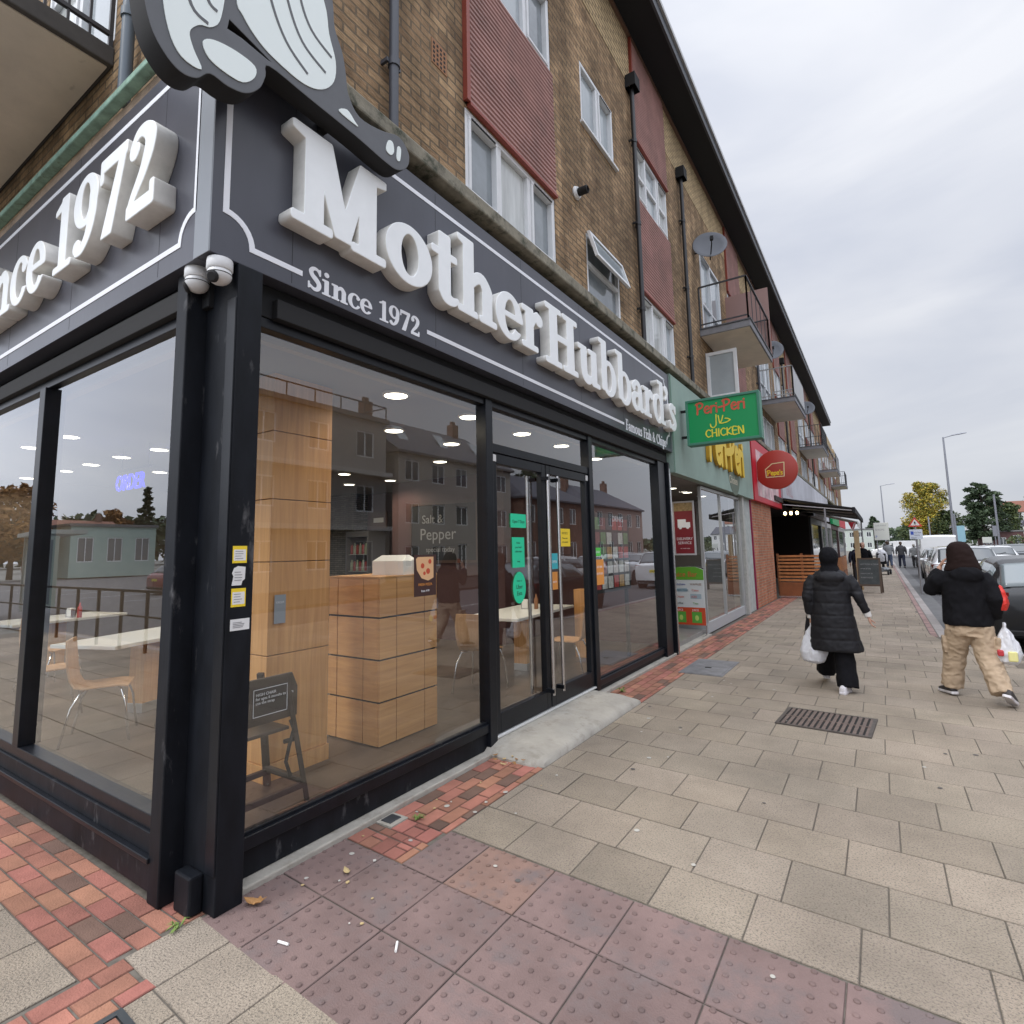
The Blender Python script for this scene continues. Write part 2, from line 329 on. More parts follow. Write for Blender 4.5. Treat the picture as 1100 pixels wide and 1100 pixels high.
        if fixn:
            bm = bmesh.new(); bm.from_mesh(me); bmesh.ops.recalc_face_normals(bm, faces=bm.faces); bm.to_mesh(me); bm.free()
        if smooth: me.shade_smooth()
        if autosm is not None:
            me.shade_smooth(); me.set_sharp_from_angle(angle=R(autosm))
        o = bpy.data.objects.new(name, me); COL.objects.link(o)
        if parent: o.parent = parent
        if loc: o.location = loc
        if bevel:
            md = o.modifiers.new('bevel', 'BEVEL'); md.width = bevel; md.segments = 2; md.limit_method = 'ANGLE'; md.angle_limit = R(40)
        return o
def tag(o, label=None, cat=None, group=None, kind=None):
    if label: o['label'] = label
    if cat: o['category'] = cat
    if group: o['group'] = group
    if kind: o['kind'] = kind
    return o
def thing(name, label, cat, loc=(0, 0, 0), rz=0, group=None):
    o = bpy.data.objects.new(name, None); COL.objects.link(o); o.location = loc; o.rotation_euler = (0, 0, rz)
    o.empty_display_size = 0.1
    return tag(o, label, cat, group)
def dup(root, loc, rz=None, label=None, group=None, scale=None):
    r_ = root.copy(); COL.objects.link(r_); r_.location = loc
    if rz is not None: r_.rotation_euler = (0, 0, rz)
    if label: r_['label'] = label
    if group: r_['group'] = group
    if scale: r_.scale = scale
    for ch in list(root.children):
        c = ch.copy(); COL.objects.link(c); c.parent = r_
        for g in ch.children:
            d = g.copy(); COL.objects.link(d); d.parent = c
    return r_
def to_mesh(o, name, mats, parent=None, T=None, smooth=None):
    """evaluate a curve or a modified mesh into a plain mesh object and drop the source"""
    bpy.context.view_layer.update()
    dg = bpy.context.evaluated_depsgraph_get()
    me = bpy.data.meshes.new_from_object(o.evaluated_get(dg)); me.name = name
    bpy.data.objects.remove(o)
    if T: me.transform(T)
    me.materials.clear()
    for mm in (mats if isinstance(mats, (list, tuple)) else [mats]): me.materials.append(M[mm] if isinstance(mm, str) else mm)
    if smooth is not None:
        if smooth: me.shade_smooth()
    n = bpy.data.objects.new(name, me); COL.objects.link(n)
    if parent: n.parent = parent
    return n
def frame(o, u, v):
    """matrix carrying local XY to the plane (u, v) with origin o"""
    u = Vector(u).normalized(); v = Vector(v).normalized(); n = u.cross(v)
    return Matrix(((u[0], v[0], n[0], o[0]), (u[1], v[1], n[1], o[1]), (u[2], v[2], n[2], o[2]), (0, 0, 0, 1)))
def text(s, size, name, mt, T, parent=None, ext=0.001, align='LEFT', sx=1.0, offset=0.0):
    c = bpy.data.curves.new('t', 'FONT'); c.body = s; c.size = size; c.extrude = ext; c.align_x = align; c.offset = offset; c.resolution_u = 3
    o = bpy.data.objects.new('t', c); COL.objects.link(o)
    return to_mesh(o, name, mt, parent, T @ Matrix.Diagonal((sx, 1, 1, 1)))

# ------------------------------------------------------------------ letter shapes from signed distances
def cap_(pts):
    def f(X, Y):
        d = None
        pp = []
        n = len(pts)
        if n > 2:
            for i in range(n - 1):
                p0 = pts[max(i - 1, 0)]; p1 = pts[i]; p2 = pts[i + 1]; p3 = pts[min(i + 2, n - 1)]
                for k in range(5):
                    t = k / 5
                    pp.append(tuple(0.5 * ((2 * p1[a]) + (-p0[a] + p2[a]) * t + (2 * p0[a] - 5 * p1[a] + 4 * p2[a] - p3[a]) * t * t + (-p0[a] + 3 * p1[a] - 3 * p2[a] + p3[a]) * t ** 3) for a in range(3)))
            pp.append(pts[-1])
        else: pp = pts
        for (x0, y0, r0), (x1, y1, r1) in zip(pp[:-1], pp[1:]):
            dx, dy = x1 - x0, y1 - y0; L = dx * dx + dy * dy + 1e-9
            t = np.clip(((X - x0) * dx + (Y - y0) * dy) / L, 0, 1)
            q = np.hypot(X - x0 - t * dx, Y - y0 - t * dy) - (r0 + (r1 - r0) * t)
            d = q if d is None else np.minimum(d, q)
        return d
    return f
def C(*pts): return cap_(pts)
def Bx(x0, y0, x1, y1, r=0.025):
    def f(X, Y):
        qx = np.abs(X - (x0 + x1) / 2) - (x1 - x0) / 2 + r; qy = np.abs(Y - (y0 + y1) / 2) - (y1 - y0) / 2 + r
        return np.hypot(np.maximum(qx, 0), np.maximum(qy, 0)) + np.minimum(np.maximum(qx, qy), 0) - r
    return f
def El(cx, cy, a, b): return lambda X, Y: (np.sqrt(((X - cx) / a) ** 2 + ((Y - cy) / b) ** 2) - 1) * min(a, b)
def Po(*p):
    def f(X, Y):
        d = np.full(X.shape, 1e9); ins = np.zeros(X.shape, bool); n = len(p)
        for i in range(n):
            x0, y0 = p[i]; x1, y1 = p[(i + 1) % n]; dx, dy = x1 - x0, y1 - y0
            t = np.clip(((X - x0) * dx + (Y - y0) * dy) / (dx * dx + dy * dy + 1e-9), 0, 1)
            d = np.minimum(d, np.hypot(X - x0 - t * dx, Y - y0 - t * dy))
            c = ((y0 > Y) != (y1 > Y)) & (X < (x1 - x0) * (Y - y0) / (y1 - y0 + 1e-12) + x0); ins ^= c
        return np.where(ins, -d, d)
    return f
def U(*fs): return lambda X, Y: np.minimum.reduce([f(X, Y) for f in fs])
def Sub(a, b): return lambda X, Y: np.maximum(a(X, Y), -b(X, Y))
def contours(f, x0, y0, x1, y1, h):
    xs = np.arange(x0, x1 + h, h); ys = np.arange(y0, y1 + h, h); X, Y = np.meshgrid(xs, ys); D = f(X, Y)
    D = np.where(np.abs(D) < 1e-7, 1e-7, D)
    seg = {}
    ny, nx = D.shape
    def pt(i, j, e):
        if e == 0: a, b = (i, j), (i, j + 1)
        elif e == 1: a, b = (i, j + 1), (i + 1, j + 1)
        elif e == 2: a, b = (i + 1, j), (i + 1, j + 1)
        else: a, b = (i, j), (i + 1, j)
        return (a, b)
    adj = {}
    S = D < 0
    cells = np.argwhere((S[:-1, :-1] != S[1:, 1:]) | (S[:-1, 1:] != S[1:, :-1]) | (S[:-1, :-1] != S[:-1, 1:]))
    for i, j in cells:
        c = [S[i, j], S[i, j + 1], S[i + 1, j + 1], S[i + 1, j]]
        es = [e for e in range(4) if c[e] != c[(e + 1) % 4]]
        if len(es) == 2: prs = [(es[0], es[1])]
        elif len(es) == 4: prs = [(0, 1), (2, 3)] if c[0] else [(0, 3), (1, 2)]
        else: continue
        for a, b in prs:
            ka, kb = pt(i, j, a), pt(i, j, b); adj.setdefault(ka, []).append(kb); adj.setdefault(kb, []).append(ka)
    def pos(k):
        (i0, j0), (i1, j1) = k; d0, d1 = D[i0, j0], D[i1, j1]; t = d0 / (d0 - d1)
        return (xs[j0] + t * (xs[j1] - xs[j0]), ys[i0] + t * (ys[i1] - ys[i0]))
    seen = set(); loops = []
    for k in adj:
        if k in seen: continue
        lp = [k]; seen.add(k); cur = k
        while True:
            nx_ = [q for q in adj[cur] if q not in seen]
            if not nx_: break
            cur = nx_[0]; seen.add(cur); lp.append(cur)
        pts = [pos(q) for q in lp]
        # drop nearly collinear points
        outp = []
        n = len(pts)
        for q in range(n):
            a = np.array(outp[-1] if outp else pts[q - 1]); b = np.array(pts[q]); c2 = np.array(pts[(q + 1) % n])
            ab = b - a; bc = c2 - b
            if np.linalg.norm(bc) < h * 0.12: continue
            cr_ = abs(ab[0] * bc[1] - ab[1] * bc[0]) / (np.linalg.norm(ab) * np.linalg.norm(bc) + 1e-12)
            if cr_ > 0.03 or np.linalg.norm(ab) > h * 6: outp.append(tuple(b))
        if len(outp) >= 3: loops.append(outp)
    return loops
def solid(f, bounds, h, name, mats, T, depth, parent=None, bev=0.0, scale=1.0):
    """extruded solid; front face gets mats[0], returns mats[1]"""
    lps = contours(f, *bounds, h)
    c = bpy.data.curves.new('g', 'CURVE'); c.dimensions = '2D'; c.fill_mode = 'BOTH'; c.extrude = depth / 2; c.bevel_depth = bev; c.bevel_resolution = 1
    for lp in lps:
        sp = c.splines.new('POLY'); sp.points.add(len(lp) - 1); sp.use_cyclic_u = True
        for q, (x, y) in enumerate(lp): sp.points[q].co = (x * scale, y * scale, 0, 1)
    o = bpy.data.objects.new('g', c); COL.objects.link(o)
    n = to_mesh(o, name, mats, parent, T @ Matrix.Translation((0, 0, depth / 2)))
    if isinstance(mats, (list, tuple)) and len(mats) > 1:
        fn = (T.to_3x3() @ Vector((0, 0, 1))).normalized()
        for p in n.data.polygons: p.material_index = 0 if abs(p.normal.dot(fn)) > 0.9 else 1
    return n
SER = {
 'M': (1.17, U(Bx(.14, .02, .35, .95), Bx(0, 0, .46, .09), Po((0, 1), (.44, 1), (.44, .9), (.14, .88), (0, .92)), Po((.16, 1), (.44, 1), (.70, .04), (.50, .04)), Po((.52, .05), (.68, .05), (.95, .98), (.80, .98)), Bx(.80, .02, 1.03, .98), Bx(.70, 0, 1.17, .09), Po((.8, 1), (1.17, 1), (1.17, .92), (1.0, .88), (.84, .9)))),
 'o': (.68, Sub(El(.34, .33, .34, .355), El(.34, .33, .135, .26))),
 't': (.46, U(Bx(.12, .1, .32, .9), Bx(0, .58, .44, .67), C((.22, .15, .1), (.26, .07, .08), (.36, .05, .055), (.44, .09, .03)))),
 'h': (.77, U(Bx(.1, .02, .3, 1.03), Po((0, 1.06), (.3, 1.06), (.3, .96), (.1, .95), (0, .98)), Bx(0, 0, .37, .085), Bx(.42, 0, .78, .085), C((.27, .46, .04), (.37, .58, .07), (.48, .6, .085), (.58, .48, .1), (.58, .38, .1)), Bx(.48, .02, .68, .45))),
 'e': (.63, Sub(U(Sub(El(.32, .33, .32, .355), El(.335, .33, .135, .265)), Bx(.15, .31, .6, .385)), Po((.40, .305), (.75, .305), (.75, .15), (.52, .14), (.42, .18)))),
 'r': (.56, U(Bx(.1, .02, .3, .67), Bx(0, .58, .3, .67), Bx(0, 0, .42, .085), C((.26, .4, .04), (.33, .54, .06), (.42, .6, .07)), El(.46, .55, .1, .1))),
 'H': (1.0, U(Bx(.12, .02, .34, .98), Bx(.64, .02, .86, .98), Bx(0, 0, .46, .09), Bx(0, .91, .46, 1), Bx(.52, 0, .98, .09), Bx(.52, .91, .98, 1), Bx(.3, .46, .7, .56))),
 'u': (.78, U(Bx(.1, .2, .3, .67), Bx(0, .58, .3, .67), C((.2, .25, .1), (.24, .12, .1), (.36, .075, .08), (.5, .14, .04)), Bx(.47, .02, .67, .67), Bx(.38, .58, .67, .67), Bx(.5, 0, .78, .085))),
 'b': (.71, U(Bx(.1, .05, .3, 1.05), Bx(0, .96, .3, 1.05), Sub(El(.39, .33, .31, .355), El(.38, .33, .13, .265)))),
 'a': (.65, U(Bx(.36, .06, .56, .5), C((.46, .48, .095), (.4, .6, .07), (.26, .62, .06), (.14, .55, .06)), El(.13, .5, .09, .09), Sub(El(.24, .2, .23, .21), El(.29, .2, .1, .11)), C((.46, .1, .09), (.54, .06, .06), (.62, .08, .035)))),
 'd': (.75, U(Bx(.44, .05, .64, 1.05), Bx(.32, .96, .64, 1.05), Bx(.5, 0, .76, .085), Sub(El(.31, .33, .31, .355), El(.33, .33, .13, .265)))),
 "'": (.27, U(El(.13, .93, .105, .105), C((.17, .9, .08), (.15, .78, .045), (.07, .68, .02)))),
 's': (.54, U(C((.44, .52, .05), (.34, .615, .06), (.2, .6, .08), (.12, .5, .085), (.2, .4, .09), (.34, .31, .095), (.42, .2, .09), (.36, .09, .08), (.22, .045, .06), (.09, .1, .05)), Bx(.42, .45, .49, .66), Bx(.03, .01, .1, .21))),
 'S': (.64, U(C((.52, .8, .05), (.42, .93, .06), (.26, .93, .075), (.15, .8, .09), (.2, .63, .1), (.38, .48, .11), (.5, .32, .1), (.46, .13, .09), (.3, .05, .07), (.1, .16, .05)), Bx(.5, .7, .58, .99), Bx(.02, .02, .1, .32))),
 'i': (.43, U(Bx(.1, .02, .3, .67), Bx(0, .58, .3, .67), Bx(0, 0, .4, .085), El(.2, .9, .11, .11))),
 'n': (.79, U(Bx(.1, .02, .3, .67), Bx(0, .58, .3, .67), Bx(0, 0, .37, .085), Bx(.42, 0, .78, .085), C((.27, .46, .04), (.37, .58, .07), (.48, .6, .085), (.58, .48, .1), (.58, .38, .1)), Bx(.48, .02, .68, .45))),
 'c': (.61, U(Sub(Sub(El(.33, .33, .33, .355), El(.35, .33, .15, .27)), Po((.42, .2), (.9, .12), (.9, .52), (.42, .46))), El(.5, .5, .085, .085))),
 '1': (.55, U(Bx(.17, .02, .37, 1), Po((0, .8), (.2, .84), (.36, 1), (.26, 1), (0, .87)), Bx(.02, 0, .52, .085))),
 '9': (.67, U(Sub(El(.31, .68, .31, .33), El(.31, .68, .12, .24)), C((.51, .7, .095), (.5, .45, .095), (.42, .22, .08), (.28, .08, .06), (.14, .07, .05)), El(.13, .14, .09, .09))),
 '7': (.64, U(Bx(0, .84, .61, 1), Bx(0, .7, .07, 1), Po((.44, .86), (.61, .92), (.34, 0), (.10, 0)))),
 '2': (.66, U(El(.14, .76, .1, .1), C((.1, .82, .05), (.2, .93, .06), (.34, .93, .075), (.46, .82, .1), (.45, .66, .1), (.34, .44, .08), (.16, .22, .06), (.09, .1, .05)), Bx(.03, 0, .57, .15), Bx(.5, 0, .58, .27))),
 'F': (.66, U(Bx(.12, .02, .32, .98), Bx(0, 0, .44, .08), Bx(0, .9, .6, 1), Bx(.53, .72, .6, 1), Bx(.3, .47, .5, .56))),
 'm': (1.14, U(Bx(.1, .02, .28, .67), Bx(0, .58, .28, .67), Bx(0, 0, .36, .08), Bx(.39, 0, .74, .08), Bx(.78, 0, 1.13, .08), C((.26, .46, .04), (.35, .58, .07), (.44, .6, .08), (.53, .48, .09), (.53, .38, .09)), Bx(.45, .02, .63, .45), C((.6, .46, .04), (.72, .58, .07), (.83, .6, .08), (.92, .48, .09), (.92, .38, .09)), Bx(.84, .02, 1.02, .45))),
 'C': (.84, U(Sub(Sub(El(.44, .5, .44, .53), El(.47, .5, .24, .42)), Po((.5, .3), (1.2, .12), (1.2, .8), (.5, .7))), Bx(.74, .66, .81, 1.0))),
 'p': (.72, U(Bx(.1, -.3, .3, .6), Bx(0, .58, .3, .67), Bx(0, -.33, .4, -.25), Sub(El(.39, .33, .31, .355), El(.38, .33, .13, .265)))),
 '&': (.9, U(Sub(El(.36, .76, .2, .24), El(.36, .76, .09, .14)), Sub(El(.3, .26, .3, .29), El(.32, .27, .15, .17)), C((.3, .66, .07), (.5, .35, .09), (.74, .06, .09)), C((.5, .1, .06), (.68, .3, .05), (.74, .46, .04)))),
 'f': (.45, U(Bx(.12, .02, .3, .8), Bx(0, .58, .42, .66), Bx(0, 0, .4, .08), C((.21, .8, .09), (.28, .95, .07), (.4, .97, .06)))),
 ' ': (.4, None)}
def serif_text(s, size, T, mats, depth, parent, h=.02, sx=1.0, track=0.0, bev=0.0, each=True):
    x = 0.0
    for ch in s:
        adv, f = SER[ch]
        if f is not None:
            solid(f, (-.08, -.4, adv + .1, 1.12), h, 'letter', mats, T @ Matrix.Translation((x * size * sx, 0, 0)) @ Matrix.Diagonal((sx, 1, 1, 1)), depth, parent, bev, size)
        x += adv + track
    return x * size * sx
def serif_w(s, track=0.0): return sum(SER[c][0] + track for c in s)
HW = {'P': [[(0, 0), (.03, .5), (.0, 1)], [(-.1, .9), (.25, 1.02), (.5, .85), (.4, .58), (.05, .45)]], 'e': [[(.05, .32), (.42, .38), (.38, .58), (.2, .62), (.04, .4), (.1, .1), (.3, .02), (.46, .12)]],
      'r': [[(.05, 0), (.08, .6)], [(.08, .4), (.22, .58), (.38, .58)]], 'i': [[(.08, 0), (.08, .55)], [(.08, .78), (.09, .8)]], '-': [[(.05, .38), (.35, .42)]],
      'C': [[(.5, .85), (.3, 1), (.05, .75), (.03, .3), (.25, 0), (.52, .12)]], 'H': [[(.05, 0), (.05, 1)], [(.5, 0), (.5, 1)], [(.05, .5), (.5, .52)]], 'I': [[(.08, 0), (.08, 1)]],
      'K': [[(.05, 0), (.05, 1)], [(.48, 1), (.07, .48), (.5, 0)]], 'E': [[(.45, 0), (.05, 0), (.05, 1), (.45, .98)], [(.05, .52), (.38, .52)]], 'N': [[(.05, 0), (.05, 1), (.5, 0), (.5, 1)]],
      "'": [[(.1, .95), (.05, .75)]], 's': [[(.35, .55), (.15, .6), (.08, .42), (.32, .25), (.25, .04), (.03, .08)]], 'p': [[(.05, -.35), (.08, .55)], [(.08, .45), (.3, .6), (.42, .35), (.28, .05), (.08, .12)]], ' ': []}
HA = {'P': .62, 'e': .55, 'r': .46, 'i': .24, '-': .48, 'C': .62, 'H': .66, 'I': .28, 'K': .6, 'E': .58, 'N': .66, "'": .2, 's': .45, 'p': .52, ' ': .4}
def hand_text(s, size, T, mats, depth, parent, wgt=.09, name='letter', h=.03, sx=1.0, track=0.0):
    fs = []; x = 0
    for ch in s:
        for st in HW[ch]: fs.append(cap_([(x + a, b, wgt) for a, b in st]))
        x += HA[ch] + track
    return solid(U(*fs), (-.25, -.5, x + .2, 1.25), h, name, mats, T @ Matrix.Diagonal((sx, 1, 1, 1)), depth, parent, 0, size)
# ================================================================== GROUND
def struct(o, label=None): o['kind'] = 'structure'; return o
SK = 0.052
g = MB(); g.quad((-400, -400, -.13), (400, -400, -.13), (400, 900, -.13), (-400, 900, -.13)); struct(g.build('ground', 'ground'))
g = MB(); g.quad((4.05, 9.2, -.10), (13.0, 9.2, -.10), (13.0, 260, -.10), (4.05, 260, -.10)); g.quad((9.0, -60, -.10), (13.0, -60, -.10), (13.0, 9.2, -.10), (9.0, 9.2, -.10))
g.quad((-60, -26, -.10), (4.05, -26, -.10), (4.05, -3.6, -.10), (-60, -3.6, -.10)); struct(g.build('road', 'asphalt'))
g = MB()
for k in range(0, 60, 2): g.quad((8.4, -20 + k * 4, -.094), (8.5, -20 + k * 4, -.094), (8.5, -17 + k * 4, -.094), (8.4, -17 + k * 4, -.094))
for k in range(0, 9): g.quad((-40 + k * 4.2, -14, -.094), (-39.9 + k * 4.2, -14, -.094), (-39.9 + k * 4.2, -9, -.094), (-40 + k * 4.2, -9, -.094))
struct(g.build('road_marking', 'whitemark'))
# bedding under the slabs
g = MB(); g.box(-14, 3.62, -3.5, 140, -.12, -.006); g.prism([(3.62, -3.5), (9, -3.5), (9, 9.40), (4.35, 9.40), (3.70, 11.0), (3.62, 11.3)], lambda u, v, w: (u, v, w), (-.12, -.0065)); struct(g.build('pavement_bedding', 'joint'))
def slabbox(mb, x0, x1, y0, y1, top=0.0, skew=SK, gap=.0022, ch=.003, val=None, tilt=0.0015, xr=None):
    x0 += gap * .8; x1 -= gap * .8; y0 += gap * 1.25; y1 -= gap * 1.25
    if x1 - x0 < .02 or y1 - y0 < .02: return
    v = val if val is not None else (random.uniform(.9, 1.08) if random.random() > .05 else random.choice([.78, .84, 1.15])); t = [top + random.uniform(-tilt, tilt) for _ in range(4)]
    S = lambda x, y, z: (x, y - skew * x, z)
    xa = xb = x1
    if xr: xa, xb = min(x1, xr(y0)), min(x1, xr(y1))
    if min(xa, xb) < x0 + .03: return
    vs = [S(x0, y0, -.02), S(xa, y0, -.02), S(xb, y1, -.02), S(x0, y1, -.02), S(x0, y0, t[0] - ch), S(xa, y0, t[1] - ch), S(xb, y1, t[2] - ch), S(x0, y1, t[3] - ch),
          S(x0 + ch, y0 + ch, t[0]), S(xa - ch, y0 + ch, t[1]), S(xb - ch, y1 - ch, t[2]), S(x0 + ch, y1 - ch, t[3])]
    if not isinstance(v, tuple): v = (v * random.uniform(.99, 1.01), v, v * random.uniform(.975, 1.01)); y0 += random.uniform(-.0012, .0012); x0 += random.uniform(-.0012, .0012)
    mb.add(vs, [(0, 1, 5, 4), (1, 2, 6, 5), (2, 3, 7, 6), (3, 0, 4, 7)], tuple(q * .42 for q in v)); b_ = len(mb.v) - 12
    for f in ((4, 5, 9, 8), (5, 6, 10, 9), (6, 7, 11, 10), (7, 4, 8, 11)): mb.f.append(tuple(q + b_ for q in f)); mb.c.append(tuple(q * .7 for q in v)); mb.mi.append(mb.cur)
    mb.f.append((b_ + 8, b_ + 9, b_ + 10, b_ + 11)); mb.c.append(v); mb.mi.append(mb.cur)
pv = MB()
rows = [1.26, 1.63]; 
while rows[-1] < 75: rows.append(rows[-1] + .405)
XR = 3.42
def xlim(y):
    yy = y - .22
    return 9.0 if yy < 9.05 else (3.42 if yy > 10.9 else 3.42 + (10.9 - yy) / 1.85 * .85)
for i in range(len(rows) - 1):
    ph = {0: .09, 1: .19, 2: .01, 3: .25}.get(i, (.21 if i % 2 else 0) + random.uniform(-.03, .03))
    x = ph - .42
    XM = 8.8 if rows[i] < 11.4 else XR
    while x < XM:
        x1 = x + .42; a = max(x, .545); b = min(x1, XM)
        dk = 3.95 < x < 6 and 8.2 < rows[i] < 8.6
        if b > a: slabbox(pv, a, b, rows[i], rows[i + 1], xr=xlim if rows[i] < 11.4 else None, val=.5 if dk else None)
        x = x1
# slabs at the corner, in front of the tactile strip
for (a, b, c, d) in [(.05, .335, -.30, .018), (.335, .74, -.30, .02), (.74, 1.15, -.30, .02), (1.15, 1.56, -.30, .02), (1.56, 1.98, -.30, .02), (1.98, 2.4, -.30, .02), (2.4, 2.82, -.3, .02), (2.82, 3.24, -.3, .02)] + [(3.24 + .42 * q, 3.66 + .42 * q, -.3, .02) for q in range(12)]:
    slabbox(pv, a, b, c, d, val=random.uniform(1.0, 1.12))
y = -.30; k = 0
while y > -3.5:
    x = .335 - (.21 if k % 2 == 0 else 0)
    while x < 8.8:
        slabbox(pv, max(x, .335), min(x + .41, 8.8), max(y - .405, -3.5), y, val=random.uniform(.95, 1.1)); x += .41
    y -= .405; k += 1
y = -.455; k = 0
while y > -3.5:
    x = .03
    x0 = .03 - (.42 if k % 2 == 0 else .21); xs = [.03]
    while x0 > -13: xs.append(x0); x0 -= .42
    xs.append(-13)
    for a, b in zip(xs[1:], xs[:-1]): slabbox(pv, a, b, y - .41, y, skew=0, val=random.uniform(.9, 1.05))
    y -= .41; k += 1
struct(pv.build('pavement', 'slab'))
# tactile strip with worn blisters
tp = MB(); cols = [-.02, .41, .842, 1.275, 1.71, 2.14, 2.57, 3.0, 3.43, 3.86, 4.29, 4.72, 5.15]; trow = [.0, .43, .84, 1.252]
for r_ in range(3):
    for c_ in range(len(cols) - 1):
        x0, x1 = cols[c_], cols[c_ + 1]; y0, y1 = trow[r_] , trow[r_ + 1]
        if r_ == 2 and c_ == 0: continue
        if c_ == 0: x0 = .07
        if r_ == 2 and c_ == 1: x0 = .545
        pale = (r_ == 2 and c_ == 2)
        base = 1.0 if not pale else 1.35
        v = random.uniform(.88, 1.08) * base
        vv = (v, v * (.98 if not pale else .9), v * (1.02 if not pale else .82))
        slabbox(tp, x0, x1, y0, y1, skew=SK, val=vv, gap=.0025, ch=.003)
        for a in range(6):
            for b in range(6):
                cx = cols[c_] + .036 + a * .0716 ; cyy = trow[r_] + .036 + b * .0716
                if cx < x0 + .015 or cx > x1 - .012: continue
                cy2 = cyy - SK * cx
                rg = [[(cx + q * math.cos(t * PI / 4), cy2 + q * math.sin(t * PI / 4), z) for t in range(8)] for q, z in ((.0135, -.001), (.0115, .0038), (.007, .0052))]
                f = random.uniform(.72, .95)
                tp.loft(rg, True, (vv[0] * f, vv[1] * f, vv[2] * f))
struct(tp.build('tactile_paving', 'tactile'))
# brick strip along the shops and around the corner
bp = MB()
def bricks(x0, x1, y0, y1, along='y', skew=SK, L=.205, W=.102):
    if along == 'y':
        x = x0; k = 0
        while x < x1 - .02:
            y = y0 - (L / 2 if k % 2 else 0)
            while y < y1:
                slabbox(bp, x, min(x + W, x1), max(y, y0), min(y + L, y1), skew=skew, gap=.003, ch=.004, val=brv()); y += L
            x += W; k += 1
    else:
        y = y0; k = 0
        while y < y1 - .02:
            x = x0 - (L / 2 if k % 2 else 0)
            while x < x1:
                slabbox(bp, max(x, x0), min(x + L, x1), y, min(y + W, y1), skew=skew, gap=.003, ch=.004, val=brv()); x += L
            y += W; k += 1
def brv():
    r_ = random.random()
    if r_ < .14: v = random.uniform(.5, .7); return (v * .75, v * 1.0, v * 1.1)
    v = random.uniform(.75, 1.2); return (v, v * random.uniform(.85, 1.1), v)
bricks(.075, .54, 1.0, 1.068, 'y'); bricks(.21, .54, 1.068, 1.215); bricks(.075, .54, 1.215, 2.36)
bricks(.075, .54, 4.46, 40)
bricks(-13, .05, -.455, -.06, 'x', 0); bricks(-.275, .05, -.06, .04, 'x', 0); bricks(.075, .54, .845, .998, 'y')
bricks(.05, .335, -3.5, -.30, 'y', 0)
struct(bp.build('brick_paving', 'paver'))
kb = MB()
y = 10.9
while y < 120:
    slabbox(kb, 3.43, 3.53, y, y + .2, skew=0, val=random.uniform(.8, 1.1)); y += .2
o = kb.build('red_kerb_strip', 'redkerb'); struct(o)
def kchain(mb, pts, w0, w1, z):
    for p, q in zip(pts[:-1], pts[1:]):
        p = Vector(p); q = Vector(q); d = (q - p).normalized(); n_ = Vector((-d.y, d.x)); v = random.uniform(.85, 1.1)
        mb.prism([tuple(p + n_ * w0 + d * .003), tuple(q + n_ * w0 - d * .003), tuple(q + n_ * w1 - d * .003), tuple(p + n_ * w1 + d * .003)], lambda a, b, c: (a, b, c), (-.12, z), v)
kb = MB(); y = 10.9
kchain(kb, [(3.535, 10.9), (3.62, 10.6), (3.8, 10.2), (4.05, 9.75), (4.25, 9.45), (4.5, 9.25), (5.4, 9.24), (6.3, 9.24), (7.2, 9.24), (8.1, 9.24), (9, 9.24)], .0, .15, .002)
while y < 120:
    v = random.uniform(.85, 1.1); kb.box(3.535, 3.70, y + .003, y + .912, -.12, .0, v, ch=.012); y += .915
y = -13
while y < 3.5:
    kb.box(y + .003, y + .912, -3.66, -3.51, -.12, 0, random.uniform(.85, 1.1), ch=.012); y += .915
struct(kb.build('kerb', 'kerb'))
kb = MB(); kb.quad((3.70, 9.3, -.098), (4.06, 9.3, -.098), (4.06, 140, -.098), (3.70, 140, -.098)); struct(kb.build('gutter_strip', P('gutter', (.13, .13, .13), .9, var=.2)))
fp = MB(); fp.box(13, 19.5, -60, 260, -.12, 0); fp.box(-60, 4, -36, -26, -.12, -.0); struct(fp.build('far_pavement', 'slab'))
gb = MB(); gb.box(-60, 60, -150, -36, -.12, .02); struct(gb.build('grass_bank', 'grass'))

# ================================================================== MAIN BUILDING
B = thing('brick_building', 'long four-storey brown brick block with shops below, red cladding panels and white windows', 'building')
def holed(mb, plane, u0, u1, z0, z1, holes, at, depth, out):
    """wall sheet with real openings; out = outward sign; reveals go back by depth"""
    us = sorted(set([u0, u1] + [h[0] for h in holes] + [h[1] for h in holes])); zs = sorted(set([z0, z1] + [h[2] for h in holes] + [h[3] for h in holes]))
    us = [u for u in us if u0 <= u <= u1]; zs = [z for z in zs if z0 <= z <= z1]
    Tn = (lambda u, z, d: (at - out * d, u, z)) if plane == 'x' else (lambda u, z, d: (u, at - out * d, z))
    for a, b in zip(us[:-1], us[1:]):
        for c, d in zip(zs[:-1], zs[1:]):
            mu, mz = (a + b) / 2, (c + d) / 2
            if any(h[0] < mu < h[1] and h[2] < mz < h[3] for h in holes): continue
            mb.quad(Tn(a, c, 0), Tn(b, c, 0), Tn(b, d, 0), Tn(a, d, 0))
    for h in holes:
        a, b, c, d = h
        mb.quad(Tn(a, c, 0), Tn(a, d, 0), Tn(a, d, depth), Tn(a, c, depth)); mb.quad(Tn(b, c, 0), Tn(b, d, 0), Tn(b, d, depth), Tn(b, c, depth))
        mb.quad(Tn(a, c, 0), Tn(b, c, 0), Tn(b, c, depth), Tn(a, c, depth)); mb.quad(Tn(a, d, 0), Tn(b, d, 0), Tn(b, d, depth), Tn(a, d, depth))
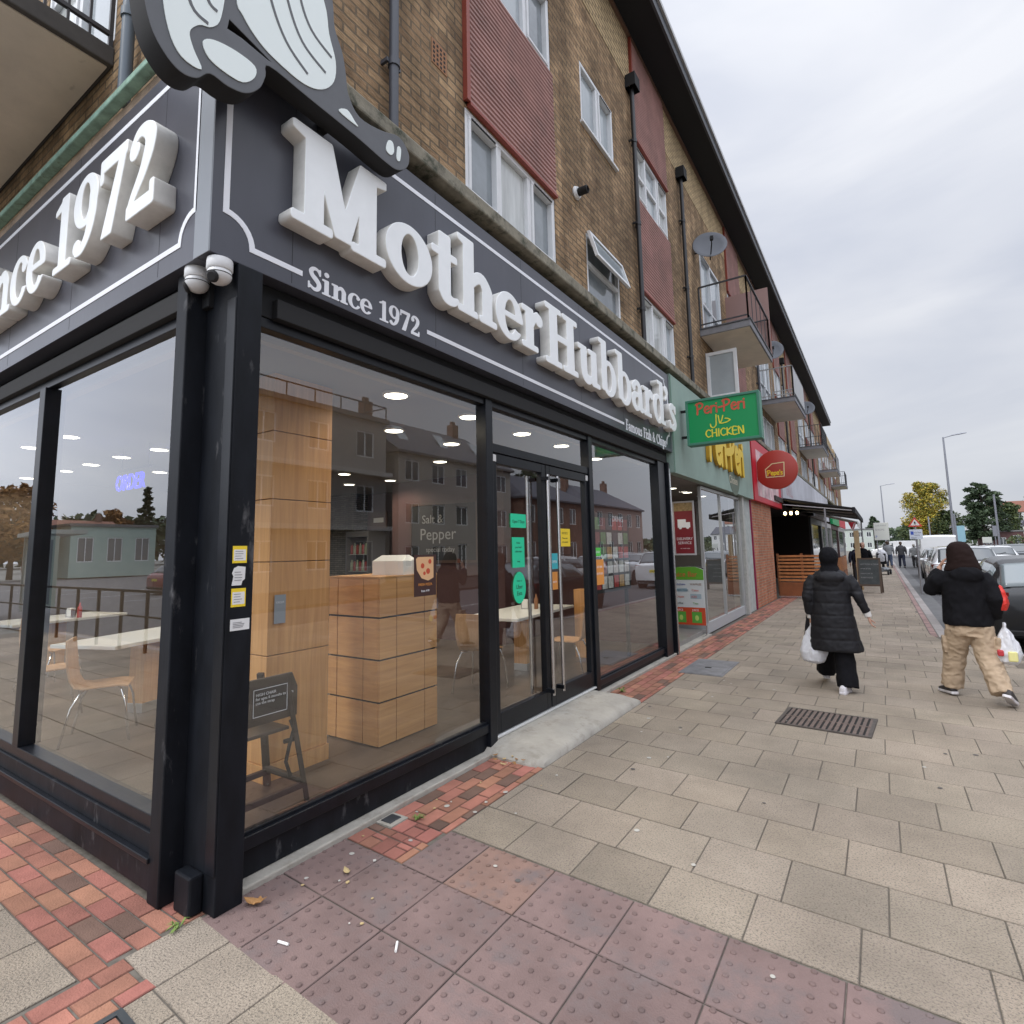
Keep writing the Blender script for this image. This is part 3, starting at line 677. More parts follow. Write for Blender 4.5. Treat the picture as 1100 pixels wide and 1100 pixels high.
def window(plane, at, out, u0, u1, z0, z1, lights=3, parent=None, vents=(), open_top=False, glass='skyglass', sill=True, transom=None, name='window', fr=.055, dep=.05):
    """upvc window: frame with mullions, panes as sub-parts"""
    T = (lambda u, d, z: (at - out * d, u, z)) if plane == 'x' else (lambda u, d, z: (u, at - out * d, z))
    def bx(mb, a, b, d0, d1, c, d): 
        p = T(a, d0, c); q = T(b, d1, d); mb.box(p[0], q[0], p[1], q[1], p[2], q[2])
    f = MB(); a0, a1 = dep - .045, dep + .03
    bx(f, u0, u1, a0, a1, z0, z0 + fr); bx(f, u0, u1, a0, a1, z1 - fr, z1); bx(f, u0, u0 + fr, a0 + .002, a1, z0 + fr, z1 - fr); bx(f, u1 - fr, u1, a0 + .002, a1, z0 + fr, z1 - fr)
    step = (u1 - u0) / lights
    for i in range(1, lights): bx(f, u0 + i * step - fr * .6, u0 + i * step + fr * .6, a0 + .004, a1, z0 + fr, z1 - fr)
    if transom: bx(f, u0 + fr, u1 - fr, a0 + .006, a1, transom - fr * .5, transom + fr * .5)
    for i in vents: # opening sash with its own rim and trickle vent
        a, b = u0 + i * step + fr * .7, u0 + (i + 1) * step - fr * .7
        if i == 0: a = u0 + fr + .002
        if i == lights - 1: b = u1 - fr - .002
        for q in ((a, b, z0 + fr + .002, z0 + fr + .034), (a, b, z1 - fr - .034, z1 - fr - .002), (a, a + .032, z0 + fr + .036, z1 - fr - .036), (b - .032, b, z0 + fr + .036, z1 - fr - .036)):
            bx(f, q[0], q[1], a0 - .012, a1 - .01, q[2], q[3])
    fo = f.build(name, 'upvc', parent or B, bevel=.004)
    for i in vents:
        v = MB(); a, b = u0 + i * step + fr * 1.6, u0 + (i + 1) * step - fr * 1.6
        bx(v, a, b, a0 - .02, a0 - .013, z1 - fr - .028, z1 - fr - .010); v.build('trickle_vent', 'matblack', fo)
    for i in range(lights):
        a = u0 + i * step + fr * .5; b = u0 + (i + 1) * step - fr * .5
        p = MB(); bx(p, a, b, dep + .005, dep + .012, z0 + fr * .5, z1 - fr * .5); p.build('pane', random.choice(['skyglass', 'skyglass', 'netglass', 'dimglass']) if glass == 'skyglass' else glass, fo)
    if open_top:
        h = transom; sash = MB(); zt = z1 + .005
        ang = R(16); L = zt - h
        def tp_(u, d, z):
            zz = zt - z; return T(u, a0 - .02 - math.sin(ang) * zz - d * 1.0, zt - math.cos(ang) * zz)
        for (a, b, c, d) in ((u0, u1, h, h + .05), (u0, u1, zt - .05, zt), (u0, u0 + .05, h + .05, zt - .05), (u1 - .05, u1, h + .05, zt - .05)):
            vs = [tp_(*q) for q in ((a, 0, c), (b, 0, c), (b, 0, d), (a, 0, d), (a, .04, c), (b, .04, c), (b, .04, d), (a, .04, d))]
            sash.add(vs, [(0, 1, 2, 3), (7, 6, 5, 4), (0, 4, 5, 1), (1, 5, 6, 2), (2, 6, 7, 3), (3, 7, 4, 0)])
        sash.build('open_sash', 'upvc', fo)
        p = MB(); p.quad(tp_(u0 + .05, .02, h + .05), tp_(u1 - .05, .02, h + .05), tp_(u1 - .05, .02, zt - .05), tp_(u0 + .05, .02, zt - .05)); p.build('pane', glass, fo)
    if sill:
        s_ = MB(); bx(s_, u0 - .04, u1 + .06, -.045, .05, z0 - .035, z0 - .001); s_.build('sill', 'upvc', fo, bevel=.004)
    return fo
YE = 44.0; ZE = 10.12; LX = -12
# openings of the street front: (y0, y1, z0, z1, style)
red = [(2.15, 3.83), (6.60, 8.30), (13.3, 15.0), (20.9, 22.6), (24.6, 26.3), (31.3, 33.0), (34.8, 36.5), (41.5, 43.2), (46, 47.7), (54, 55.7)]
small = [(4.65, 5.75), (16.0, 16.9), (23.1, 23.9), (33.4, 34.2), (44.4, 45.2)]
balc = [(10.2, 13.0), (17.35, 20.4), (27.7, 31.0), (37.9, 41.2), (48.4, 51.6)]
holes = []
for a, b in red: holes += [(a, b, 4.80, 5.66), (a, b, 7.27, 8.25)]
for a, b in small: holes += [(a, b, 4.80, 5.68), (a, b, 7.22, 8.13)]
for a, b in balc: holes += [(a + .35, b - .55, 4.62, 5.82), (a + .35, b - .55, 6.24, 8.2)]
wl = MB(); holed(wl, 'x', -.0, YE + 18, 4.60, 9.16, holes, 0.0, .12, 1)
# the return wall, seen above the side fascia
lholes = [(-3.1, -1.58, 5.45, 7.4), (-5.6, -4.2, 5.45, 7.4), (-3.1, -1.58, 7.9, 9.2)]
holed(wl, 'y', LX, 0.0, 4.60, 9.16, lholes, 0.0, .12, -1)
wl.box(LX, -.13, .12, YE + 18, 3.2, ZE - .06)       # the body of the block behind the face
wl.build('wall', 'brick', B, fixn=False)
pb = MB(); 
segs = sorted(red); prev = 0.0
for a, b in segs + [(YE + 18, 0)]:
    if a > prev: pb.box(-.1, .006, prev, a, 9.162, ZE)
    prev = b
pb.box(LX, 0, -.006, .1, 9.162, ZE); pb.build('pale_band', 'paleband', B)
def cladding(y0, y1, z0, z1, mt='clad'):
    c = MB(); z = z0 + .03
    c.box(-.02, .02, y0, y1, z0, z1)
    n = int((z1 - z0) / .055)
    for i in range(n):
        za = z0 + (z1 - z0) * i / n; c.add([(.021, y0 + .03, za + .004), (.021, y1 - .01, za + .004), (.036, y1 - .01, za + .02), (.036, y0 + .03, za + .02), (.036, y0 + .03, za + .045), (.036, y1 - .01, za + .045), (.021, y1 - .01, za + .052), (.021, y0 + .03, za + .052)],
            [(0, 1, 2, 3), (3, 2, 5, 4), (4, 5, 6, 7)])
    o = c.build('cladding_panel', mt, B, fixn=False)
    e = MB(); e.box(.0, .05, y0 - .02, y0 + .03, z0, z1); e.box(.0, .05, y0 + .03, y1, z0 - .03, z0 + .003); e.build('edge_trim', P('red_trim', (.26, .05, .03), .5), o)
P('clad', (0.36, 0.19, 0.165), .65, var=.2, vscale=2.5, dirt=((.27, .15, .13), 1.6, .5))
vv = 0
for k, (a, b) in enumerate(red):
    cladding(a, b, 5.70, 7.24); cladding(a, b, 8.29, ZE - .02 if b < YE else 9.1)
    window('x', 0, 1, a, b, 4.80, 5.66, 3, vents=(0, 2) if k != 1 else (0, 2)); window('x', 0, 1, a, b, 7.27, 8.25, 3, vents=(0, 2), sill=False, transom=(7.75 if k == 1 else None))
for k, (a, b) in enumerate(small):
    window('x', 0, 1, a, b, 4.80, 5.68, 1, open_top=(k == 0), transom=5.3)
    window('x', 0, 1, a, b, 7.22, 8.13, 2, vents=(1,))
# ledge over the shop fronts
l = MB(); l.box(.0, .17, -.16, YE + 18, 4.575, 4.70); l.box(0, .10, -.1, YE + 18, 4.701, 4.76); l.build('stone_ledge', 'stoneledge', B, bevel=.015)
l = MB(); l.box(LX, -.01, -.10, 0, 4.47, 4.565); l.box(LX, 0, -.05, 0, 4.566, 4.60); l.build('stone_ledge', P('tan_stone', (.34, .25, .18), .9, var=.3, vscale=7, dirt=((.1, .08, .06), 6, .6)), B)
l = MB(); l.box(LX, -.17, -.17, -.101, 4.575, 4.625); l.build('green_flashing', 'greenledge', B, bevel=.008)
# eaves
e = MB(); e.box(-.3, .52, -.55, YE, ZE, ZE + .05); e.box(LX, -.3, -.55, .3, ZE, ZE + .05); e.build('soffit', 'soffitdark', B)
e = MB(); e.box(.52, .56, -.6, YE, ZE - .03, ZE + .23); e.box(LX, .56, -.6, -.552, ZE - .03, ZE + .23); e.box(-.3, .52, YE, YE + .03, ZE - .03, ZE + .23); e.build('eaves_board', P('dark_eaves', (.055, .06, .07), .5), B)
e = MB(); e.box(.561, .60, -.64, YE + .02, ZE + .16, ZE + .24); e.build('roof_trim', 'roofwhite', B)
e = MB(); e.box(LX, .5, -.5, YE, ZE + .05, ZE + .16); e.box(LX, .05, YE + .05, YE + 18, 9.16, 9.35); e.build('roof', P('roof_felt', (.09, .09, .09), .9), B)
e = MB(); e.box(.0, .05, 0, YE, ZE - .06, ZE - .001); e.build('cornice_board', P('brown_board', (.16, .09, .06), .6), B)
# drainpipes
def drain(y, z0, z1, hop, x=.07, mt='pipe'):
    d = MB(); d.tube([(x, y, z0), (x, y, z1)], .037, 12)
    z = z0 + .5
    while z < z1: d.tube([(x, y, z), (x, y, z + .06)], .046, 12); d.box(0, x, y - .07, y - .05, z + .01, z + .04); d.box(0, x, y + .05, y + .07, z + .01, z + .04); z += 1.4
    o = d.build('drainpipe', mt, B, autosm=40)
    if hop:
        h = MB(); h.box(.0, .17, y - .11, y + .11, z1 - .02, z1 + .22, ch=.02); h.build('hopper', 'matblack', o)
P('pipeblack', (.02, .02, .022), .4)
drain(1.20, 4.76, ZE, False); drain(6.47, 4.76, 9.0, True, mt='pipeblack'); drain(9.13, 4.76, 9.0, True, mt='pipeblack'); drain(16.95, 4.76, 9.0, True); drain(23.0, 4.76, 9.0, True, mt='pipeblack'); drain(33.3, 4.76, 9.0, True, mt='pipeblack')
d = MB(); d.tube([(-1.16, -.07, 4.66), (-1.16, -.07, ZE)], .04, 12); 
for z in (5.3, 6.7, 8.1): d.tube([(-1.16, -.07, z), (-1.16, -.07, z + .06)], .05, 12)
d.build('drainpipe', P('bluegrey_pipe', (.10, .13, .16), .45), B, autosm=40)
v = MB(); v.lathe([(.075, .001), (.085, .02), (.07, .05)], (0, 4.38, 6.05), 20, 'x'); vo = v.build('flue_vent', 'upvc', B, autosm=40)
v = MB(); v.lathe([(.045, .05), (.05, .06), (.05, .17), (.035, .18), (.03, .12)], (0, 4.38, 6.05), 16, 'x'); v.build('flue_pipe', 'matblack', vo, autosm=40)
ab = MB(); ab.box(-.01, .006, 1.70, 1.90, 5.75, 5.98); 
o = ab.build('air_brick', P('terracotta', (.33, .17, .09), .9), B); ab = MB()
for i in range(4):
    for j in range(5): ab.box(.0061, .009, 1.718 + i * .045, 1.738 + i * .045, 5.765 + j * .042, 5.785 + j * .042)
ab.build('hole', 'matblack', o)
# balconies with doors
def balcony(y0, y1, k):
    dp = 1.0
    s_ = MB(); s_.box(0, dp, y0, y1, 6.06, 6.2); so_ = s_.build('balcony', 'balcslab', B, bevel=.01)
    u_ = MB(); u_.box(.02, dp - .03, y0 + .03, y1 - .03, 6.052, 6.0595); u_.build('soffit_panel', 'balcunder', so_)
    t_ = MB(); t_.box(.0, dp + .02, y0 - .02, y1 + .02, 6.201, 6.225); t_.build('edge_strip', 'cutgrey', so_)
    r_ = MB(); H = 7.2 if k else 7.15; rr = .016
    c0, c1, c2, c3 = (.02, y0 + .04), (dp - .04, y0 + .04), (dp - .04, y1 - .04), (.02, y1 - .04)
    for p, q in ((c0, c1), (c1, c2), (c2, c3)):
        r_.bar((*p, H), (*q, H), .04, .025); r_.bar((*p, 6.32), (*q, 6.32), .025)
        L = math.hypot(q[0] - p[0], q[1] - p[1]); sp = .11 if k else .5
        n = max(1, int(L / sp))
        for i in range(n + 1):
            t = i / n; x, y = p[0] + (q[0] - p[0]) * t, p[1] + (q[1] - p[1]) * t
            r_.bar((x, y, 6.22), (x, y, H), .03 if i in (0, n) else .014)
    r_.build('railing', 'railgrey' if k in (1, 3) else 'rail', so_)
    window('x', 0, 1, y0 + .35, y1 - .55, 6.24, 8.2, 2, vents=(0,), sill=False, transom=7.0, name='balcony_door')
    window('x', 0, 1, y0 + .35, y1 - .55, 4.62, 5.82, 3, vents=(0, 2), sill=False)
    if k == 1:
        sc_ = MB(); sc_.box(dp - .02, dp - .01, y0 + .1, y1 - .1, 6.35, 7.15); sc_.build('privacy_panel', P('screen', (.45, .45, .45), .6), so_)
for k, (a, b) in enumerate(balc): balcony(a, b, k)
dpn = MB(); dpn.box(-.02, 1.0, 13.02, 13.06, 6.25, 8.0); dpn.build('divider_screen', P('pinkish_screen', (.32, .2, .18), .7), B)
# open white casement beneath the first balcony
wo = MB()
for (a, b, c, d) in ((0, .62, 4.76, 4.83), (0, .62, 5.70, 5.77), (0, .07, 4.83, 5.70), (.55, .62, 4.83, 5.70)): wo.box(.02 + a, .02 + b, 10.50, 10.55, c, d)
wo_ = wo.build('open_casement', 'upvc', B, bevel=.004)
wo = MB(); wo.box(.09, .57, 10.52, 10.53, 4.83, 5.70); wo.build('pane', 'skyglass', wo_)
# side wall: windows, balcony overhead
for h in lholes: window('y', 0, -1, *h, 2, vents=(0,), sill=False, transom=(h[2] + h[3]) / 2 + .2)
s_ = MB(); s_.box(-6.2, -1.56, -1.35, -.0, 5.215, 5.36); so_ = s_.build('balcony', P('dark_slab_edge', (.07, .065, .06), .85, var=.2), B, bevel=.01)
u_ = MB(); u_.box(-6.17, -1.60, -1.31, -.03, 5.205, 5.2145); u_.build('soffit_panel', 'balcunder', so_)
r_ = MB()
for p, q in (((-1.6, -.02), (-1.6, -1.3)), ((-1.6, -1.3), (-6.1, -1.3))):
    L = math.hypot(q[0] - p[0], q[1] - p[1]); n = int(L / .12)
    r_.bar((*p, 6.35), (*q, 6.35), .04, .03); r_.bar((*p, 5.48), (*q, 5.48), .03)
    for i in range(n + 1): t = i / n; x, y = p[0] + (q[0] - p[0]) * t, p[1] + (q[1] - p[1]) * t; r_.bar((x, y, 5.36), (x, y, 6.35), .016 if i % 4 else .026)
r_.build('railing', 'rail', so_)
# ================================================================== SHOP FRONT (parts of the building)
def bpart(name, boxes, mt, bevel=.004, parent=None):
    if name not in ('corner_pillar', 'shop_surround'):
        for q in boxes[:-1]: bpart(name, [q], mt, bevel, parent)
        boxes = boxes[-1:]
    b = MB()
    for q in boxes: b.box(*q)
    return b.build(name, mt, parent or B, bevel=bevel)
YS = 7.30; XL = -9.2; FZ = .12
# fascia carrier, dark recess under it
bpart('fascia_soffit', [(-.10, .02, .17, 7.42, 2.99, 3.178), (LX, -.10, .0, .15, 2.99, 3.178)], 'soffitdark')
bpart('shutter_box', [(.0, .07, .30, 7.2, 2.985, 3.10), (XL, -.28, -.07, .0, 2.985, 3.10)], 'matblack')
# stall riser and frames, street side
bpart('stall_riser', [(-.05, -.005, .17, 2.37, .03, .25), (-.05, -.005, 4.50, 7.22, .03, .17)], 'dirtyblack')
bpart('bottom_rail', [(-.07, .02, .17, 2.36, .17, .235), (-.07, .02, 4.50, 7.2, .085, .155)], 'blackpaint')
bpart('mullion', [(-.08, .035, 2.355, 2.455, .05, 2.985)], 'blackpaint')
bpart('mullion', [(-.08, .035, 4.415, 4.515, .05, 2.985)], 'blackpaint')
bpart('end_post', [(-.10, .05, 6.86, 7.16, .0, 2.985), (-.10, .09, 7.24, 7.31, .0, 3.0)], 'blackpaint')
bpart('steel_trim', [(.091, .10, 7.25, 7.30, .0, 2.9)], 'steel', 0)
bpart('head_rail', [(-.07, .02, .17, 2.353, 2.925, 2.984), (-.07, .02, 4.517, 6.86, 2.925, 2.984), (-.07, .02, 2.457, 4.413, 2.925, 2.984)], 'blackpaint')
bpart('door_transom', [(-.07, .022, 2.457, 4.413, 2.52, 2.60)], 'blackpaint')
# panes (street side)
def pane(name, x0, x1, y0, y1, z0, z1, mt='glass', parent=None):
    p = MB()
    if x0 == x1: p.quad((x0, y0, z0), (x0, y1, z0), (x0, y1, z1), (x0, y0, z1))
    else: p.quad((x0, y0, z0), (x1, y0, z0), (x1, y0, z1), (x0, y0, z1))
    return p.build(name, mt, parent or B, fixn=False)
pane('shop_window', -.02, -.02, .17, 2.36, .235, 2.925); pane('shop_window', -.02, -.02, 4.51, 6.9, .155, 2.925); pane('transom_window', -.02, -.02, 2.457, 4.413, 2.60, 2.925)
# side front
bpart('stall_riser', [(XL, -.26, -.06, -.0, .03, .30)], 'dirtyblack')
bpart('bottom_rail', [(XL, -.26, -.045, .07, .30, .37), (XL, -.26, -.09, -.06, .18, .205)], 'blackpaint')
bpart('head_rail', [(XL, -.26, -.03, .07, 2.925, 2.984)], 'blackpaint')
for x in (-2.36, -4.3, -6.3, -8.3): bpart('mullion', [(x, x + .11, -.05, .08, .37, 2.925)], 'blackpaint')
for a, b in ((-2.25, -.26), (-4.19, -2.36), (-6.19, -4.3), (-8.19, -6.3)): pane('shop_window', a, b, .0, .0, .37, 2.925)
# corner pillar: post, recessed face, square plinth block
cp = bpart('corner_pillar', [(-.165, .13, .03, .17, .0, 3.178), (-.275, -.165, -.078, .12, .0, 3.178)], 'dirtyblack', .006)
bpart('cover_strip', [(.05, .128, .022, .0295, .18, 2.99)], 'blackpaint', .002, cp)
bpart('plinth_block', [(-.105, .035, -.038, .029, .0, .175)], 'dirtyblack', .01, cp)
# thresholds and base
bpart('base_strip', [(-.06, .072, .17, 2.42, -.02, .028), (-.06, .072, 4.42, 9.4, -.02, .028)], 'concrete', .008)
st = MB(); 
prof = []
ys = [2.30, 2.36, 2.46, 2.6, 3.0, 3.4, 3.9, 4.2, 4.34, 4.42, 4.47]; n = len(ys)
rings = []
for i, y in enumerate(ys):
    hh = {0: .02, 1: .06, 2: .085, 3: .09}.get(i, .09) if i < 4 else {n - 1: .01, n - 2: .05, n - 3: .085}.get(i, .09)
    xo = .54 if 0 < i < n - 1 else .45
    rings.append([(-.06, y, -.02), (xo, y, -.02), (xo - .01, y, hh * .35), (xo - .05, y, hh * .62), (xo - .2, y, hh * .93), (.05, y, hh), (-.06, y, hh)])
st.loft(rings); o = st.build('concrete_step', 'concrete', autosm=50); tag(o, 'worn pale concrete doorstep ramp in front of the glass double doors', 'doorstep')
bpart('threshold', [(-.07, .03, 2.457, 4.413, .092, .11)], P('whitesill', (.6, .6, .58), .6))
# double doors
for k, (a, b) in enumerate(((2.462, 3.41), (3.425, 4.408))):
    bx = MB(); s = .075; z0, z1 = .12, 2.515
    bx.box(-.05, .012, a, a + s, z0, z1); bx.box(-.05, .012, b - s, b, z0, z1); bx.box(-.05, .012, a + s, b - s, z0, z0 + .16); bx.box(-.05, .012, a + s, b - s, z1 - .09, z1)
    d = bx.build('door', 'blackpaint', B, bevel=.004); pane('pane', -.02, -.02, a + s, b - s, z0 + .16, z1 - .09, parent=d)
    hy = 3.33 if k == 0 else 3.53
    for xx, zz in ((.085, 0), (-.13, .0)):
        h = MB(); h.tube([(xx, hy if xx > 0 else (hy - .05 if k == 0 else hy + .06), .26), (xx, hy if xx > 0 else (hy - .05 if k == 0 else hy + .06), 2.40)], .017, 12)
        ho = h.build('handle', 'steel', d, autosm=40)
    for z in (.30, 2.36): h = MB(); h.box(.0125, .10, hy - .022, hy + .022, z - .018, z + .018); h.build('handle_bracket', 'blackpaint', d)
    kk = MB(); kk.box(.0125, .02, (a + .01) if k == 0 else (b - .06), (a + .06) if k == 0 else (b - .01), 2.44, 2.50); kk.build('door_plate', P('plate', (.6, .6, .6), .5), d)
# ------------------------------------------------------------------ room
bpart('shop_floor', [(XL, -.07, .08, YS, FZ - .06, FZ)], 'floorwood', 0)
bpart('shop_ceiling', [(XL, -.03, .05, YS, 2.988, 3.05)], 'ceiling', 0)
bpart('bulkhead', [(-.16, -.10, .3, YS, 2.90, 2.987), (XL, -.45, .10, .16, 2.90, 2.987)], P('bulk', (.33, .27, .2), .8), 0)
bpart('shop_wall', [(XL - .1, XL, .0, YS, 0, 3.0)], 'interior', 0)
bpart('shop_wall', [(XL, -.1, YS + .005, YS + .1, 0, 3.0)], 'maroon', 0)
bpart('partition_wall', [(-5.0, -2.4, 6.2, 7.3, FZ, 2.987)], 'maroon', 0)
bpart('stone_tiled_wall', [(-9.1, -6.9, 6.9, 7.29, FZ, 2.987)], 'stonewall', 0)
# oak clad column
oc = MB()
for z0, z1 in ((.235, .95), (.956, 1.60), (1.606, 2.05), (2.056, 2.55), (2.556, 2.985)):
    oc.box(-1.10, -.79, .86, 1.38, z0, z1)
o = oc.build('oak_column', 'wood', B, bevel=.003); oc = MB(); oc.box(-1.11, -.78, .85, 1.39, .12, .231); oc.build('plinth', 'wood', o)
# counter of oak cubes
cu = MB(); zs = [.12, .46, .79, 1.125, 1.455]; xs = [-1.24, -1.12, -.80, -.61]; ys2 = [1.735, 1.93, 2.27, 2.44]
root = thing('cube_counter', 'waist-high counter clad in stacked orange oak squares inside the first window', 'counter', (-.92, 2.1, .12))
inv = Matrix.Translation((.92, -2.1, -.12))
core = MB(); core.box(-1.225, -.625, 1.75, 2.425, .12, 1.44); c_ = core.build('carcass', 'matblack', root); c_.data.transform(inv)
for i in range(4):
    z0, z1 = zs[i] + .008, zs[i + 1] - .008
    pn = MB()
    for a, b in zip(ys2[:-1], ys2[1:]): pn.box(-.628, -.61, a + .005, b - .005, z0, z1)
    for a, b in zip(xs[:-1], xs[1:]): pn.box(a + .005, b - .005, 1.735, 1.752, z0, z1) if b < -.62 else pn.box(a + .005, -.629, 1.735, 1.752, z0, z1)
    p_ = pn.build('panel_row', 'woodh', root, bevel=.002); p_.data.transform(inv)
tp_ = MB(); tp_.box(-1.24, -.61, 1.735, 2.44, 1.4405, 1.458); t_ = tp_.build('counter_top', 'woodh', root); t_.data.transform(inv)
# white takeaway box on the counter
bxm = MB(); bxm.box(-.16, .16, -.12, .12, 0, .12); bxm.add([(-.16, -.12, .12), (.16, -.12, .12), (.13, -.02, .17), (-.13, -.02, .17), (-.16, .12, .12), (.16, .12, .12), (.13, .02, .17), (-.13, .02, .17)], [(0, 1, 2, 3), (4, 7, 6, 5), (3, 2, 6, 7), (0, 3, 7, 4), (1, 5, 6, 2)])
o = bxm.build('takeaway_box', 'whitetop', loc=(-.82, 2.12, 1.459)); o.rotation_euler.z = .2; tag(o, 'closed white takeaway box standing on the oak cube counter', 'box')
# downlights
DL = [(-.5, 1.8), (-1.5, 2.77), (-.48, 2.79), (-1.5, 3.75), (-4.55, 4.65), (-5.6, 5.65), (-4.6, 5.75), (-4.42, .8), (-5.45, .78), (-5.4, 1.7), (-6.36, 1.7), (-7.3, 1.7), (-4.5, 1.75), (-6.44, 2.64), (-.5, 3.8), (-.5, 4.75), (-.6, 6.0), (-8.6, 1.62), (-2.6, 1.4), (-2.5, 4.7)]
lampd = None
for i, (x, y) in enumerate(DL):
    lz = 2.985
    if i == 0:
        t = thing('downlight', 'x', 'downlight', (x, y, lz))
        a = MB(); a.lathe([(.115, 0), (.115, -.014), (.10, -.02), (.095, -.014)], (0, 0, 0), 24); a.build('bezel', 'whitetop', t)
        a = MB(); a.lathe([(.093, -.0155), (.093, -.019), (.05, -.020)], (0, 0, 0), 24); a.build('diffuser', 'lamp', t)
        lampd = t
    else: t = dup(lampd, (x, y, lz))
    tag(t, 'lit round white ceiling downlight inside the corner fish shop', 'downlight', 'lit round ceiling lights in the shop')
    if True:
        pl = bpy.data.lights.new('downlight_light', 'SPOT') if i == 0 else bpy.data.lights['downlight_light']
        pl.energy = 20; pl.color = (1, .86, .66); pl.shadow_soft_size = .09; pl.spot_size = R(165); pl.spot_blend = .6
        lo = bpy.data.objects.new('lamp_light', pl); COL.objects.link(lo); lo.parent = t; lo.location = (0, 0, -.05)
# cafe tables and chairs
def table(loc, rz, label, L=1.25, W=.7):
    t = thing('cafe_table', label, 'table', loc, rz, 'white topped cafe tables')
    a = MB(); a.box(-W / 2, W / 2, -L / 2, L / 2, .715, .75); a.build('table_top', 'whitetop', t, bevel=.004)
    a = MB(); a.box(-.09, .09, -.09, .09, .09, .714); a.box(-.09, .09, -.09, .09, .0, .0); a.build('pedestal', 'wood', t, bevel=.003)
    a = MB(); a.box(-.095, .095, -.095, .095, 0, .09); a.build('foot', P('brushed', (.5, .5, .5), .35, metal=.8), t, bevel=.003)
    return t
for i, (x, y, z) in enumerate(((-3.45, 1.5, .87), (-6.4, 1.6, .87), (-1.2, 4.9, .87), (-4.8, 3.6, .87))):
    t = thing('napkin_holder', ('white napkin holder on the cafe table by the corner pillar', 'white napkin holder on the table beyond the side mullion', 'white napkin holder on the table behind the doors', 'white napkin holder on the table in the middle of the shop')[i], 'napkin holder', (x, y, z), .3)
    a = MB(); a.box(-.05, .05, -.035, .035, 0, .012); a.box(-.05, -.044, -.035, .035, .012, .10); a.box(.044, .05, -.035, .035, .012, .10); a.build('holder', 'steel', t)
    a = MB(); a.box(-.04, .04, -.032, .032, .013, .125); a.build('napkins', 'paper', t, bevel=.004)
    a = MB(); a.lathe([(.026, 0), (.028, .01), (.028, .13), (.012, .16), (.006, .20)], (x + .14, y + .05, z), 14); o = a.build('sauce_bottle', P('sauce', (.45, .05, .03), .4) if i % 2 else P('sauce2', (.25, .11, .05), .4), smooth=True); tag(o, ('brown sauce bottle on the cafe table by the corner pillar', 'red sauce bottle on the table beyond the side mullion', 'brown sauce bottle on the table behind the doors', 'red sauce bottle on the table in the middle of the shop')[i], 'bottle')
chair0 = None
def chair(loc, rz, label):
    global chair0
    if chair0 is None:
        t = thing('cafe_chair', label, 'chair', loc, rz, 'pale ply cafe chairs')
        # bent ply shell: seat and back in one sheet
        prof = [(-.20, .44), (-.12, .452), (.0, .45), (.12, .445), (.18, .46), (.215, .52), (.23, .60), (.245, .72), (.255, .85)]
        a = MB(); rings = []
        for i, (y, z) in enumerate(prof):
            hw = .19 if i < 4 else (.175 if i < 6 else .185); hw = hw if i < len(prof) - 1 else .165
            t0 = .006
            d = Vector((0, prof[min(i + 1, 8)][0] - prof[max(i - 1, 0)][0], prof[min(i + 1, 8)][1] - prof[max(i - 1, 0)][1])).normalized(); nrm = Vector((0, -d.z, d.y)) * t0
            rings.append([(-hw, y - nrm.y, z - nrm.z), (hw, y - nrm.y, z - nrm.z), (hw, y + nrm.y, z + nrm.z), (-hw, y + nrm.y, z + nrm.z)])
        a.loft(rings); a.build('ply_seat', 'chairply', t, autosm=50)
        for sx in (-1, 1):
            a = MB(); a.tube([(sx * .10, -.12, .43), (sx * .17, -.15, .42), (sx * .20, -.19, .30), (sx * .225, -.23, 0)], .0095, 8); a.build('leg', 'chrome', t, smooth=True)
            a = MB(); a.tube([(sx * .10, .10, .43), (sx * .17, .13, .42), (sx * .20, .19, .30), (sx * .225, .25, 0)], .0095, 8); a.build('leg', 'chrome', t, smooth=True)
        chair0 = t; return t
    return dup(chair0, loc, rz, label)
table((-3.55, 1.30, FZ), R(20), 'white topped cafe table nearest the corner pillar behind the side window', 1.35, .75)
table((-6.6, 1.5, FZ), R(12), 'white topped cafe table behind the side window mullion, further into the shop', 1.4, .8)
table((-4.9, 3.6, FZ), R(80), 'white topped cafe table in the middle of the shop floor')
table((-1.15, 4.75, FZ), R(5), 'white topped cafe table seen through the glass double doors', 1.7, .75)
chair((-2.95, .72, FZ), R(150), 'pale ply chair in front of the corner cafe table, closest to the glass')
chair((-2.62, 1.35, FZ), R(-80), 'pale ply chair between the corner cafe table and the oak column')
chair((-4.25, .75, FZ), R(170), 'pale ply chair at the far end of the corner cafe table by the side glass')
chair((-3.4, 2.45, FZ), R(0), 'pale ply chair on the far side of the corner cafe table')
chair((-4.6, 2.1, FZ), R(10), 'pale ply chair behind the corner table with its back to the counter')
chair((-5.7, 1.2, FZ), R(200), 'pale ply chair at the second table beside the side window mullion')
chair((-.42, 4.62, FZ), R(-80), 'pale ply chair seen through the right-hand door leaf')
chair((-1.0, 3.62, FZ), R(190), 'pale ply chair seen through the left-hand door leaf')
chair((-2.6, 3.9, FZ), R(140), 'pale ply chair alone on the dark floor behind the oak cube counter')
